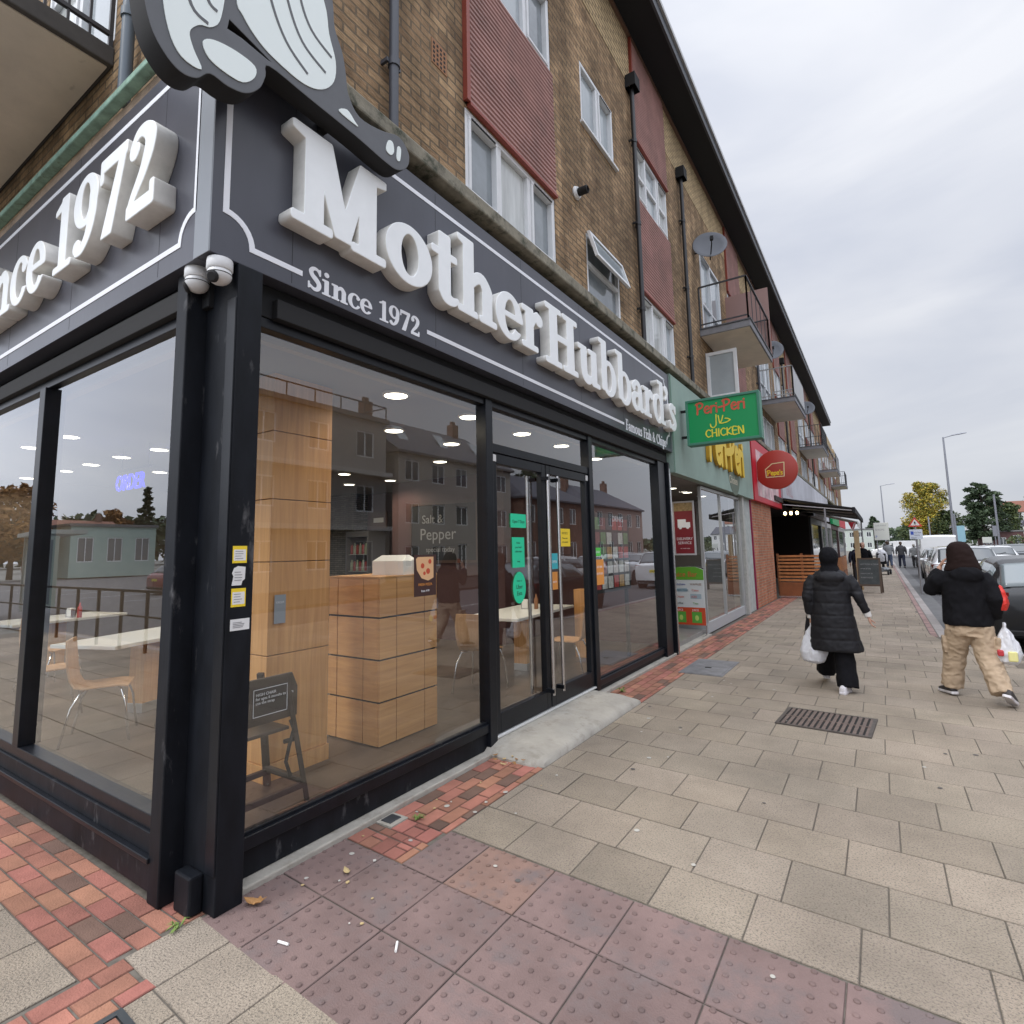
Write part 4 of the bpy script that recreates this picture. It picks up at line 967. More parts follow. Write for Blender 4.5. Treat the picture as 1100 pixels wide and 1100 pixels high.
# wooden high chair pressed against the window
t = thing('high_chair', 'dark wooden high chair with a safety strap beside the corner pillar', 'high chair', (-.42, .62, FZ))
a = MB()
for (x, y) in ((.0, .20),): pass
for x0, y0, x1, y1 in ((.10, .24, .03, .12), (.10, -.26, .03, -.14), (-.32, .24, -.25, .12), (-.32, -.26, -.25, -.14)):
    a = MB(); a.bar((x0, y0, 0), (x1, y1, .76), .045, .03); a.build('leg', 'kiosk', t, bevel=.006)
a = MB(); a.bar((.09, -.24, .10), (.09, .23, .10), .03, .035); a.bar((-.3, -.24, .10), (-.3, .23, .10), .03, .035); a.bar((-.3, .22, .12), (.09, .22, .12), .03, .035); a.bar((-.3, -.22, .12), (.09, -.22, .12), .03, .035); a.build('stretcher', 'kiosk', t, bevel=.004)
a = MB(); a.prism([(-.20, .52), (.19, .52), (.19, .70), (.15, .79), (-.15, .79), (-.20, .72)], lambda u, v, w: (w, u, v), (.03, .05)); a.build('back_panel', 'kiosk', t, bevel=.004)
a = MB(); a.box(-.26, .03, -.16, .15, .44, .46); a.box(-.26, .03, .14, .165, .52, .70); a.build('seat', 'kiosk', t, bevel=.004)
a = MB(); a.tube([(.055, .14, .50), (.06, .16, .44), (.065, .13, .36), (.06, .11, .26), (.065, .14, .17)], .012, 6); a.tube([(.05, .1, .38), (.06, .17, .38)], .014, 6); a.build('strap', 'matblack', t, smooth=True)
lbl = MB(); lbl.box(.0501, .0515, -.12, .12, .565, .735); lo = lbl.build('warning_label', 'matblack', t); 
text('HIGH CHAIR\nfor ages 6 months to 3 yrs\nuse the strap', .024, 'label_text', 'line', frame((.052, -.10, .69), (0, 1, 0), (0, 0, 1)), lo)
fr = MB()
for q in ((-.115, .115, .727, .731), (-.115, .115, .57, .574), (-.115, -.111, .57, .73), (.111, .115, .57, .73)): fr.box(.0516, .0522, *q)
fr.build('label_border', 'line', lo)
# blue ORDER sign
t = thing('order_sign', 'glowing blue letters reading ORDER hanging inside the side window', 'sign', (-4.56, 1.5, 2.57))
hb = MB(); hb.bar((-.34, .02, .16), (-.34, .02, .43), .006); hb.bar((.34, .02, .16), (.34, .02, .43), .006); hb.bar((-.42, .02, .15), (.42, .02, .15), .02); hb.build('hanger', 'matblack', t)
text('ORDER', .27, 'letters', 'blueneon', frame((-.44, 0, -.10), (1, 0, 0), (0, 0, 1)), t, ext=.006, sx=.86, offset=.002)
# notices on doors, pillar, windows
def sheet(name, label, cat, o, u, v, wd, ht, mt, lines=(), tcol='matblack', tsz=.02, group=None, oval=False, th=.001, align='CENTER', sx=1.0, at=None):
    T = frame(o, u, v); t = MB()
    if oval: t.prism([(wd / 2 + wd / 2 * math.cos(a * PI / 16), ht / 2 + ht / 2 * math.sin(a * PI / 16)) for a in range(32)], lambda p, q, r_: tuple(T @ Vector((p, q, r_))), (0, th))
    else: t.prism([(0, 0), (wd, 0), (wd, ht), (0, ht)], lambda p, q, r_: tuple(T @ Vector((p, q, r_))), (0, th))
    ob = t.build(name, mt)
    if cat: tag(ob, label, cat, group)
    for i, ln in enumerate(lines):
        s_, yy, sz, cm = (ln + (None,) * 4)[:4] if isinstance(ln, tuple) else (ln, None, None, None)
        yy = yy if yy is not None else ht - tsz * 1.5 * (i + 1)
        text(s_, sz or tsz, 'text_line', cm or tcol, T @ Matrix.Translation((wd / 2 if align == 'CENTER' else wd * .08, yy, th + .0006)), ob, .0003, align, sx)
    return ob
P('mintgreen', (.02, .62, .33), .6); P('yellow', (.85, .62, .03), .6); P('orangep', (.75, .30, .06), .6); P('sticker', (.72, .72, .72), .6)
FX = -.012
sheet('door_notice', 'small green rectangular notice at eye height on the left door leaf', 'notice', (FX, 2.78, 1.86), (0, 1, 0), (0, 0, 1), .27, .13, 'mintgreen', [('Open 7 Days', .045, .04)], group='green notices on the shop door')
sheet('door_notice', 'tall green rectangular notice in the middle of the left door leaf', 'notice', (FX, 2.80, 1.49), (0, 1, 0), (0, 0, 1), .21, .28, 'mintgreen', [('Order', .22, .026), ('your food', .18, .026), ('online here', .14, .026), ('today', .05, .022)], group='green notices on the shop door')
sheet('door_notice', 'green oval delivery sticker reading Uber Eats on the left door leaf', 'sticker', (FX, 2.80, 1.16), (0, 1, 0), (0, 0, 1), .22, .29, 'mintgreen', [('Order on', .20, .022), ('Uber', .135, .055), ('Eats', .075, .055)], oval=True, group='green notices on the shop door')
sheet('door_poster', 'small yellow notice on the right door leaf', 'notice', (FX, 3.72, 1.68), (0, 1, 0), (0, 0, 1), .24, .19, 'yellow', [('NOTICE', .13, .035), ('Please wait', .08, .026), ('to be seated', .04, .026)])
sheet('door_poster', 'turquoise sticker above an orange one on the right door leaf', 'sticker', (FX, 3.52, 1.45), (0, 1, 0), (0, 0, 1), .14, .16, P('turq', (.05, .48, .55), .6), [('OPEN', .06, .04, 'line')])
sheet('door_poster', 'orange sticker below a turquoise one on the right door leaf', 'sticker', (FX, 3.52, 1.24), (0, 1, 0), (0, 0, 1), .13, .18, 'orangep', [('eat in', .07, .035, 'line')])
sheet('hygiene_sticker', 'small green sticker low at the left edge of the last window before the pier', 'sticker', (FX, 4.56, 1.56), (0, 1, 0), (0, 0, 1), .19, .10, P('brightgreen', (.1, .6, .08), .6), [('GOOD', .035, .04, 'line')])
sheet('window_flyer', 'orange and white flyer under the green sticker in the last window', 'flyer', (FX, 4.58, 1.22), (0, 1, 0), (0, 0, 1), .24, .30, 'orangep', [('EAT HERE', .2, .035, 'line'), ('OR TO GO', .12, .035, 'line')])
pz = sheet('window_poster', 'small dark food poster with a pizza slice taped to the first window', 'poster', (FX, 1.50, 1.33), (0, 1, 0), (0, 0, 1), .24, .30, P('posterbrown', (.05, .02, .018), .5), [('FRESH PIZZA', .075, .026, 'orangep'), ('from 4.99', .03, .022, 'line')])
a = MB(); a.prism([(0.02, .27), (.03, .19), (.08, .13), (.15, .11), (.21, .13), (.21, .285), (.04, .285)], lambda u, v, w: (FX + .0015 + w, 1.50 + u, 1.33 + v), (0, .0004)); a.build('pizza_print', P('pizza', (.70, .42, .22), .6), pz)
for (u, v, r_) in ((.09, .22, .02), (.15, .18, .022), (.17, .25, .018), (.11, .165, .014)): a = MB(); a.prism([(u + r_ * math.cos(q * PI / 5), v + r_ * math.sin(q * PI / 5)) for q in range(10)], lambda u, v, w: (FX + .002 + w, 1.50 + u, 1.33 + v), (0, .0004)); a.build('topping_print', P('topping', (.50, .07, .03), .6), pz)
# four stickers on the pillar's street face
for i, (z, wd, ht, cm, lab) in enumerate(((1.615, .075, .085, 'yellow', 'yellow edged white sticker, topmost of the four on the black pillar'), (1.505, .07, .095, 'sticker', 'torn white sticker between the two yellow edged ones on the pillar'), (1.40, .075, .09, 'yellow', 'yellow edged white sticker just under the torn one on the pillar'), (1.285, .10, .055, 'sticker', 'wide white sticker, lowest of the four on the black pillar'))):
    o = (.1305, .055, z)
    if i == 1:
        T = frame(o, (0, 1, 0), (0, 0, 1)); t_ = MB(); t_.prism([(0, 0), (.05, 0), (.055, .02), (.068, .03), (.07, .09), (.03, .095), (.01, .085), (.0, .06), (.008, .045)], lambda p, q, r_: tuple(T @ Vector((p, q, r_))), (0, .001))
        so_ = t_.build('pillar_sticker', 'sticker'); tag(so_, lab, 'sticker', 'stickers on the black pillar')
    else:
        so_ = sheet('pillar_sticker', lab, 'sticker', o, (0, 1, 0), (0, 0, 1), wd, ht, cm, group='stickers on the black pillar')
        if cm == 'yellow':
            T = frame(o, (0, 1, 0), (0, 0, 1)); t_ = MB(); t_.prism([(.006, .012), (wd - .006, .012), (wd - .006, ht - .018), (.006, ht - .018)], lambda p, q, r_: tuple(T @ Vector((p, q, r_))), (.0012, .0016)); t_.build('white_field', 'paper', so_)
    t_ = MB()
    for k in range(4): t_.box(.1323, .1327, .068, .068 + wd * random.uniform(.4, .6), z + ht * (.25 + .14 * k), z + ht * (.25 + .14 * k) + .003)
    t_.build('print', P('greyprint', (.25, .25, .27), .7), so_)
sheet('column_sticker', 'small blue and red printed card stuck on the oak column', 'sticker', (-.778, .90, 1.17), (0, 1, 0), (0, 0, 1), .09, .20, P('cardgrey', (.35, .38, .42), .6), [('PHONE', .14, .02, 'blueprint') if False else ('ORDER', .14, .02, 'line')])
# interior boards and furniture at the back
t = thing('menu_blackboard', 'large chalk written blackboard hung deep inside the shop above the seating', 'blackboard', (-3.7, 6.18, 1.85))
a = MB(); a.box(-.75, .75, -.02, .015, -.35, .65); a.build('board', 'matblack', t)
a = MB()
for q in ((-.8, .8, .65, .70), (-.8, .8, -.40, -.35), (-.8, -.75, -.35, .65), (.75, .8, -.35, .65)): a.box(q[0], q[1], -.03, .015, q[2], q[3])
a.build('frame', P('darkframe', (.06, .03, .02), .5), t)
text('Salt &', .22, 'chalk_text', P('chalk', (.30, .30, .30), .9), frame((-.5, -.021, .32), (1, 0, 0), (0, 0, 1)), t)
text('Pepper', .30, 'chalk_text', 'chalk', frame((-.55, -.021, .02), (1, 0, 0), (0, 0, 1)), t)
text('special today', .13, 'chalk_text', 'chalk', frame((-.4, -.021, -.2), (1, 0, 0), (0, 0, 1)), t)
t = thing('drinks_fridge', 'tall glass fronted drinks fridge against the back wall of the shop', 'fridge', (-6.4, 6.85, FZ))
a = MB(); a.box(-.35, .35, -.3, .3, 0, .1); a.box(-.35, .35, .25, .3, .1, 2.0); a.box(-.35, -.31, -.3, .25, .1, 2.0); a.box(.31, .35, -.3, .25, .1, 2.0); a.box(-.31, .31, -.3, .25, 1.88, 2.0); a.build('cabinet', P('fridgegrey', (.12, .12, .13), .4), t)
a = MB()
for z in (.45, .8, 1.15, 1.5): a.box(-.31, .31, -.25, .25, z, z + .015)
a.build('shelf', P('shelfw', (.4, .4, .4), .5), t)
for nm, off, cmat in (('can', 0, P('canred', (.35, .04, .04), .4)), ('bottle', 1, P('cansilver', (.35, .4, .3), .4))):
    a = MB()
    for z in (.465, .815, 1.165, 1.515):
        for k in range(7):
            if (k + int(z * 3)) % 2 == off: a.lathe([(.03, 0), (.033, .02), (.033, .16), (.015, .2), (.015, .23 if off else .2)], (-.26 + k * .087, -.2, z), 8)
    a.build('drinks', cmat, t, smooth=True)
pane('glass_door', -6.71, -6.09, 6.52, 6.52, FZ + .12, 1.95, parent=None)
bpy.data.objects['glass_door'].parent = t; bpy.data.objects['glass_door'].location = (6.4, -6.85, -FZ)
t = thing('framed_picture', 'small framed sign hanging over the drinks fridge', 'picture', (-6.1, 7.0, 2.35))
a = MB(); a.box(-.25, .25, -.12, -.1, -.18, .18); a.build('frame', 'darkframe', t); a = MB(); a.box(-.15, .15, -.125, -.121, -.05, .05); a.build('print', P('printw', (.5, .5, .48), .6), t)
# shelf unit of drinks posters in the last window
t = thing('drinks_display', 'black framed drinks menu display standing behind the last window', 'display stand', (-.30, 5.7, FZ))
a = MB(); a.box(-.02, .04, -.62, .62, .95, 2.0); a.box(-.02, .02, -.55, -.50, 0, .95); a.box(-.02, .02, .50, .55, 0, .95); a.build('stand', 'matblack', t)
rr = random.Random(3)
for i in range(5):
    for j in range(6):
        a = MB(); c = rr.choice([(.55, .5, .45), (.45, .06, .05), (.5, .3, .1), (.12, .25, .1), (.6, .6, .55), (.2, .05, .05), (.05, .05, .06)]); a.box(.0405, .043, -.58 + j * .195, -.42 + j * .195 , 1.0 + i * .195, 1.16 + i * .195)
        nm = 'picture%d' % (i * 6 + j); P(nm, c, .6, var=.35, vscale=18); a.build('product_picture', nm, t)
text('DRINKS', .11, 'text_line', 'line', frame((.0435, .02, 1.9), (0, 1, 0), (0, 0, 1)), t)
t = MB(); t.box(-.09, .09, -.09, .09, 0, .95); o = t.build('oak_post', 'wood', loc=(-.85, 5.9, FZ), bevel=.003); tag(o, 'short square oak post standing behind the last window', 'post')
# plastic carrier hanging on the table by the doors
# ================================================================== SIGNS OF THE CORNER SHOP
# street fascia board with its raised lettering and scooped border
FR = thing('shop_fascia_sign', 'charcoal fascia over the long shop front with big raised white letters reading Mother Hubbard\'s', 'shop sign', (0, 0, 0))
a = MB(); a.box(.0, .12, -.12, 7.40, 3.18, 4.47); a.build('board', 'fascia', FR, bevel=.003)
a = MB()
for y in (.35, 1.6, 2.85, 4.1, 5.35, 6.6): a.box(.12, .1206, y, y + .003, 3.2, 4.45)
a.build('panel_seam', 'matblack', FR)
FL = thing('side_fascia_sign', 'charcoal fascia on the side wall with raised white letters reading Since 1972', 'shop sign', (0, 0, 0))
a = MB(); a.box(LX, -.001, -.12, .0, 3.18, 4.462); a.build('board', 'fascia', FL)
a = MB()
for x in (-.42, -1.66, -2.9, -4.1): a.box(x, x + .003, -.1206, -.12, 3.2, 4.45)
a.build('panel_seam', 'matblack', FL)
a = MB(); a.box(.119, .1225, -.1225, -.119, 3.18, 4.47); a.box(-.03, .117, -.1235, -.1201, 3.18, 4.462); a.build('corner_trim', P('silvertrim', (.24, .26, .29), .4), FL)
def strip(mb, pts, wd, T, d=(.0, .003)):
    """flat mitred line along pts"""
    n = len(pts); L = []; Rr = []
    for i, p in enumerate(pts):
        p0 = Vector(pts[max(i - 1, 0)]); p1 = Vector(pts[min(i + 1, n - 1)]); c = Vector(p)
        d0 = (c - p0).normalized() if i > 0 else (p1 - c).normalized(); d1 = (p1 - c).normalized() if i < n - 1 else d0
        t = (d0 + d1).normalized(); nn = Vector((-t.y, t.x)); k = wd / 2 / max(.35, nn.dot(Vector((-d0.y, d0.x))))
        L.append(c + nn * k); Rr.append(c - nn * k)
    vs = [T(q.x, q.y, d[0]) for q in L + Rr] + [T(q.x, q.y, d[1]) for q in L + Rr]; m_ = 2 * n
    fs = []
    for i in range(n - 1):
        a_, b_, c_, e_ = i, i + 1, n + i + 1, n + i
        fs += [(a_, b_, c_, e_), (m_ + a_, m_ + e_, m_ + c_, m_ + b_), (a_, m_ + a_, m_ + b_, b_), (e_, c_, m_ + c_, m_ + e_)]
    mb.add(vs, fs)
def arc(cx, cy, r_, a0, a1, n=8): return [(cx + r_ * math.cos(R(a0 + (a1 - a0) * i / n)), cy + r_ * math.sin(R(a0 + (a1 - a0) * i / n))) for i in range(n + 1)]
TX = lambda u, v, w: (.1205 + w, u, v)
zb, zt, r0 = 3.285, 4.335, .15
a = MB()
strip(a, [(.42, zb)] + arc(-.045, zb, r0, 0, 90) + arc(-.045, zt, r0, -90, 0) + [(7.14, zt)] + arc(7.29, zt, r0, 180, 270) + arc(7.29, zb, r0, 90, 180) + [(7.12, zb)], .032, TX)
strip(a, [(1.50, zb), (5.36, zb)], .032, TX); a.build('border_line', 'line', FR)
TY = lambda u, v, w: (u, -.1205 - w, v)
a = MB(); strip(a, [(LX + .1, 3.31)] + arc(-.035, 3.31, .15, 180, 90) + arc(-.035, 4.36, .15, 270, 180) + [(LX + .1, 4.36)], .032, TY); a.build('border_line', 'line', FL)
# raised letters, street side: cap height and origins measured on the sign
LM = ('letter', 'letterside')
TR = lambda y, z, x=.125: frame((x, y, z), (0, 1, 0), (0, 0, 1))
def fitted(s, y0, y1, z, H, T, depth, parent, h=.016, bev=.006):
    W = serif_w(s) ; sx = (y1 - y0) / (W * H)
    serif_text(s, H, T(y0, z), LM, depth, parent, h, sx, bev=bev)
fitted('M', .26, .97, 3.52, .60, TR, .105, FR)
fitted('other', .975, 3.05, 3.52, .60, TR, .105, FR)
fitted("Hubbard's", 3.11, 7.36, 3.49, .62, TR, .105, FR)
serif_text('Since 1972', .145, frame((.1205, .455, 3.215), (0, 1, 0), (0, 0, 1)), 'line', .003, FR, .03, .975 / (serif_w('Since 1972') * .145))
serif_text('Famous Fish & Chips', .15, frame((.1205, 5.42, 3.215), (0, 1, 0), (0, 0, 1)), 'line', .003, FR, .03, 1.68 / (serif_w('Famous Fish & Chips') * .15))
TL = lambda x, z: frame((x, -.125, z), (1, 0, 0), (0, 0, 1))
fitted('1972', -1.66, -.21, 3.53, .52, TL, .105, FL)
fitted('Since', -3.55, -1.82, 3.53, .52, TL, .105, FL)
# cut-out board standing on the corner of the fascia, plain flourish
CB = thing('cutout_board', 'slate grey cut-out board with pale inlays overhanging the corner of the fascia', 'sign board', (0, 0, 0))
def smooth(pts, k=4, closed=True):
    o = []; n = len(pts)
    for i in range(n):
        p0, p1, p2, p3 = [np.array(pts[(i + q) % n]) for q in (-1, 0, 1, 2)]
        for t in range(k):
            t /= k; o.append(tuple(.5 * (2 * p1 + (-p0 + p2) * t + (2 * p0 - 5 * p1 + 4 * p2 - p3) * t * t + (-p0 + 3 * p1 - 3 * p2 + p3) * t ** 3)))
    return o
sil = [(-.60, 4.5), (-.57, 4.15), (-.53, 3.97), (-.47, 3.88), (-.40, 3.84), (-.33, 3.86), (-.27, 3.93), (-.18, 3.93), (-.09, 3.96), (-.02, 4.04), (.01, 4.13), (.03, 4.205), (.27, 4.20), (.61, 4.19), (.85, 4.17), (.97, 4.18), (1.06, 4.26), (1.07, 4.36), (.98, 4.42), (.82, 4.36), (.64, 4.33), (.55, 4.42), (.53, 4.53), (.50, 4.66), (.44, 4.78), (.42, 4.95), (.35, 5.15), (.15, 5.3), (-.2, 5.35), (-.48, 5.2), (-.6, 4.9)]
CX = .34
c2 = bpy.data.curves.new('c', 'CURVE'); c2.dimensions = '2D'; c2.fill_mode = 'BOTH'; c2.extrude = .06; c2.bevel_depth = .004
sp = c2.splines.new('POLY'); pts = smooth(sil); sp.points.add(len(pts) - 1); sp.use_cyclic_u = True
for q, (x, y) in enumerate(pts): sp.points[q].co = (x, y, 0, 1)
sp = c2.splines.new('POLY'); hl = [(-.20, 4.225), (-.12, 4.235), (.02, 4.228), (.06, 4.235), (-.08, 4.265), (-.19, 4.29)]; sp.points.add(len(hl) - 1); sp.use_cyclic_u = True
for q, (x, y) in enumerate(hl): sp.points[q].co = (x, y, 0, 1)
o = bpy.data.objects.new('c', c2); COL.objects.link(o)
bo = to_mesh(o, 'board', ['cutgrey', 'matblack'], CB, TR(0, 0, CX - .06))
for p in bo.data.polygons: p.material_index = 0 if p.normal.x > .7 else 1
def inlay(pts, mt='cutwhite', w=(.0045, .008), nm='inlay'):
    pl = smooth(pts, 4); x = bpy.data.curves.new('i', 'CURVE'); x.dimensions = '2D'; x.fill_mode = 'BOTH'; x.extrude = .002
    s_ = x.splines.new('POLY'); s_.points.add(len(pl) - 1); s_.use_cyclic_u = True
    for q, (a_, b_) in enumerate(pl): s_.points[q].co = (a_, b_, 0, 1)
    ob = bpy.data.objects.new('i', x); COL.objects.link(ob); return to_mesh(ob, nm, mt, CB, TR(0, 0, CX + w[0] + .002))
inlay([(-.53, 4.55), (-.50, 4.2), (-.46, 4.0), (-.40, 3.91), (-.31, 3.915), (-.35, 3.99), (-.37, 4.06), (-.33, 4.13), (-.27, 4.17), (-.23, 4.26), (-.22, 4.5), (-.3, 4.8), (-.48, 4.9)])
inlay([(-.31, 4.06), (-.26, 4.11), (-.15, 4.14), (-.05, 4.135), (-.05, 4.07), (-.11, 4.0), (-.20, 3.985), (-.28, 4.0)])
inlay([(-.16, 4.45), (-.12, 4.36), (-.03, 4.29), (.08, 4.26), (.24, 4.255), (.36, 4.31), (.44, 4.42), (.45, 4.56), (.40, 4.70), (.36, 4.88), (.2, 5.1), (0, 5.15), (-.14, 4.9)])
inlay([(.48, 4.26), (.62, 4.255), (.60, 4.275), (.54, 4.31)])
inlay([(.86, 4.255), (.90, 4.24), (.93, 4.28), (.92, 4.34), (.88, 4.33)])
inlay([(.955, 4.25), (.985, 4.25), (.995, 4.34), (.965, 4.34)])
a = MB()
TC = lambda u, v, w: (CX + .0085 + w, u, v)
for pth in ([(-.06, 4.9), (.02, 4.6), (.12, 4.42), (.26, 4.33)], [(.05, 4.95), (.12, 4.68), (.22, 4.5), (.38, 4.43)], [(.17, 4.98), (.2, 4.76), (.28, 4.62), (.42, 4.56)], [(-.44, 4.75), (-.42, 4.4), (-.37, 4.2), (-.29, 4.17)], [(-.36, 4.8), (-.35, 4.5), (-.30, 4.3), (-.25, 4.27)]):
    q = []
    for i in range(len(pth) - 1):
        p0, p1, p2, p3 = [np.array(pth[min(max(i + z, 0), len(pth) - 1)]) for z in (-1, 0, 1, 2)]
        for t in range(5): t /= 5; q.append(tuple(.5 * (2 * p1 + (-p0 + p2) * t + (2 * p0 - 5 * p1 + 4 * p2 - p3) * t * t + (-p0 + 3 * p1 - 3 * p2 + p3) * t ** 3)))
    q.append(pth[-1]); strip(a, q, .016, TC, (0, .002))
a.build('flourish_line', 'cutgrey', CB)
a = MB(); a.box(.12, .29, -.05, .0, 4.3, 4.36); a.box(.12, .29, .5, .55, 4.25, 4.31); a.build('bracket', 'matblack', CB)
# two cctv domes under the corner
def cctv(loc, rz, label, S=1.05):
    t = thing('security_camera', label, 'security camera', loc, rz, 'white cameras under the fascia corner')
    a = MB(); a.lathe([(.058, .0), (.060, -.02), (.060, -.05), (.056, -.055)], (0, 0, 0), 24); a.build('mount', 'upvc', t, autosm=40)
    a = MB(); a.ell((0, 0, -.075), .057, .057, .05, 20, 12); a.build('ball', 'upvc', t, smooth=True)
    a = MB(); a.lathe([(.022, -.0), (.03, -.006), (.03, -.012), (.02, -.02)], (0, 0, 0), 16, 'y'); o_ = a.build('lens', 'matblack', t, loc=(0, -.040, -.10)); o_.rotation_euler.x = R(25)
    a = MB(); a.lathe([(.0575, -.074), (.0583, -.076), (.0575, -.078)], (0, 0, 0), 24); a.build('seam', 'matblack', t)
    t.scale = (S, S, S); return t
c1_ = cctv((-.125, -.05, 3.185), R(-35), 'round white security camera on the side wall side of the fascia corner')
dup(c1_, (.085, -.045, 3.17), R(25), 'round white security camera on the street side of the fascia corner')
# ================================================================== GREEN SHOP
y0, y1 = 7.43, 13.35
bpart('party_pier', [(-.3, .04, 7.32, 7.44, 0, 3.0)], 'matblack')
G = thing('green_fascia_sign', 'faded pale green fascia with yellow lettering over the chicken shop', 'shop sign')
a = MB(); a.box(.0, .14, 7.405, 14.2, 2.85, 4.5); a.build('board', P('fadegreen', (.27, .37, .32), .6, var=.1, vscale=2), G)
a = MB(); a.box(.141, .1415, 7.405, 7.46, 2.86, 4.49); a.build('seam', P('dkg', (.1, .2, .15), .6), G)
a = MB(); a.lathe([(.62, 0), (.62, .004)], (.141, 11.95, 3.42), 40, 'x'); a.build('logo_disc', P('logodisc', (.12, .16, .12), .6), G)
P('yl', (.80, .56, .03), .5); P('ylside', (.55, .30, .02), .5)
hand_text('Peri-Peri', .82, frame((.147, 9.55, 3.36), (0, 1, 0), (0, 0, 1)), ('yl', 'ylside'), .07, G, .11, 'letter', sx=.95)
text('Chicken', .26, 'letter', P('cream', (.6, .55, .42), .6), frame((.1465, 11.4, 3.05), (0, 1, 0), (0, 0, 1)), G)
S = thing('projecting_sign', 'green box sign reading Peri-Peri, halal in Arabic and CHICKEN', 'shop sign', (.14, 7.95, 3.75))
a = MB(); a.box(.13, 1.25, -.09, .09, -.40, .33); a.build('box', P('signgreen', (.0, .30, .085), .45), S, bevel=.008)
a = MB()
for q in ((.11, 1.27, -.42, -.38), (.11, 1.27, .31, .35), (.11, .15, -.38, .31), (1.23, 1.27, -.38, .31)): a.box(q[0], q[1], -.11, .11, q[2], q[3])
a.build('rim', P('rimgreen', (.06, .22, .15), .5), S, bevel=.004)
a = MB(); a.bar((0, 0, .2), (.12, 0, .2), .04); a.bar((0, 0, -.25), (.12, 0, -.25), .04); a.build('bracket', 'matblack', S)
P('signred', (.62, .10, .05), .5); P('signyel', (.82, .72, .05), .5)
SF = lambda x, z: frame((x, -.091, z), (1, 0, 0), (0, 0, 1))
hand_text('Peri-Peri', .185, SF(.30, .095), 'signred', .004, S, .08, 'lettering', sx=.98)
hand_text('CHICKEN', .12, SF(.42, -.31), 'signyel', .004, S, .07, 'lettering', sx=1.25)
fs = [cap_([(a_, b_, .04) for a_, b_ in st]) for st in ([(.46, 1.05), (.44, .6), (.42, .25), (.25, .05), (.05, .12), (.0, .35)], [(.62, .95), (.66, .6), (.72, .35), (.95, .3)], [(.96, .9), (.86, .55), (.70, .34)], [(1.0, .32), (1.25, .36), (1.5, .5)], [(1.12, .66), (1.32, .62), (1.5, .5)])]
solid(U(*fs), (-.15, -.1, 1.65, 1.2), .02, 'lettering', 'signyel', SF(.50, -.17), .004, S, 0, .21)
# shop front of the green shop
bpart('stall_riser', [(-.09, .0, 9.42, 12.95, .02, .22)], P('greytile', (.42, .44, .45), .5))
bpart('stall_riser', [(-.75, -.09, 9.42, 9.5, .02, .22)], 'greytile')
pane('shop_window', -.02, -.02, 9.45, 12.9, .22, 2.80); pane('return_window', -.75, -.02, 9.46, 9.46, .22, 2.80)
bpart('window_frame', [(-.05, .01, 9.42, 9.47, .22, 2.80), (-.05, .01, 12.9, 12.98, .0, 2.84), (-.05, .01, 9.47, 12.9, 2.76, 2.82)], P('alu', (.45, .46, .46), .4, metal=.5))
bpart('window_frame', [(-.05, .01, 11.0, 11.04, .22, 2.76)], 'alu')
bpart('downpipe_box', [(-.05, .08, 12.99, 13.18, 0, 2.9)], P('dirtywhite', (.45, .45, .42), .7, var=.2, dirt=((.2, .19, .15), 6, .55)))
bpart('side_pier', [(-.3, .02, 13.2, 14.2, 0, 2.85)], P('palepier', (.42, .45, .43), .7, var=.2))
bpart('shop_floor', [(-6, -.05, 7.44, 13.2, -.0, .10)], P('greyfloor', (.22, .21, .20), .3, var=.2))
bpart('shop_ceiling', [(-6, .0, 7.44, 13.2, 2.84, 2.849)], 'ceiling', 0)
bpart('shop_wall', [(-6.1, -6, 7.44, 13.2, 0, 2.85), (-6, -.3, 13.19, 13.3, 0, 2.85)], P('dimgrey', (.12, .12, .12), .8), 0)
bpart('orange_counter', [(-3.2, -2.6, 10.0, 12.6, .10, 1.1)], P('ocounter', (.42, .10, .03), .5))
for i, (x, y) in enumerate(((-.6, 8.5), (-.6, 9.6), (-.6, 10.7), (-.6, 11.9), (-2.2, 9.0), (-2.2, 10.6))):
    t = dup(lampd, (x, y, 2.838), label='lit round ceiling downlight inside the green chicken shop', group='lit round ceiling lights in the chicken shop')
# wall poster and tall menu board on the return glass
t = sheet('delivery_poster', 'dark red delivery poster with a white van in a pale frame', 'poster', (-.50, 9.35, 1.52), (1, 0, 0), (0, 0, 1), .36, .98, P('posterred', (.22, .02, .03), .5), [('DELIVERY', .26, .072, 'line'), ('SERVICE', .18, .072, 'line'), ('ask inside today', .09, .028, 'line')], th=.004)
a = MB(); 
for q in ((-.53, -.50, 1.49, 2.53), (-.14, -.11, 1.49, 2.53), (-.50, -.14, 1.49, 1.52), (-.50, -.14, 2.50, 2.53)): a.box(q[0], q[1], 9.33, 9.36, q[2], q[3])
a.build('frame', P('silverframe', (.5, .5, .52), .4), t)
a = MB()
for q in ((.06, .22, .50, .66), (.22, .30, .50, .60)): a.box(-.50 + q[0], -.50 + q[1], 9.342, 9.3445, 1.52 + q[2], 1.52 + q[3])
for u in (.11, .25): a.lathe([(.03, 0), (.03, .003)], (-.50 + u, 9.341, 1.52 + .50), 14, 'y')
a.build('van_print', 'line', t)
a = MB(); a.box(-.50, -.14, 9.3455, 9.3475, 2.34, 2.50); a.build('photo_print', P('photopr', (.35, .25, .12), .6, var=.4, vscale=25), t)
t = thing('juice_bar_board', 'tall pavement menu board headed Juice Bar with drink logos on thin legs', 'advertising board', (-.27, 9.22, 0))
a = MB()
for x in (-.29, .29): a.bar((x, 0, 0), (x, .0, 1.25), .02); 
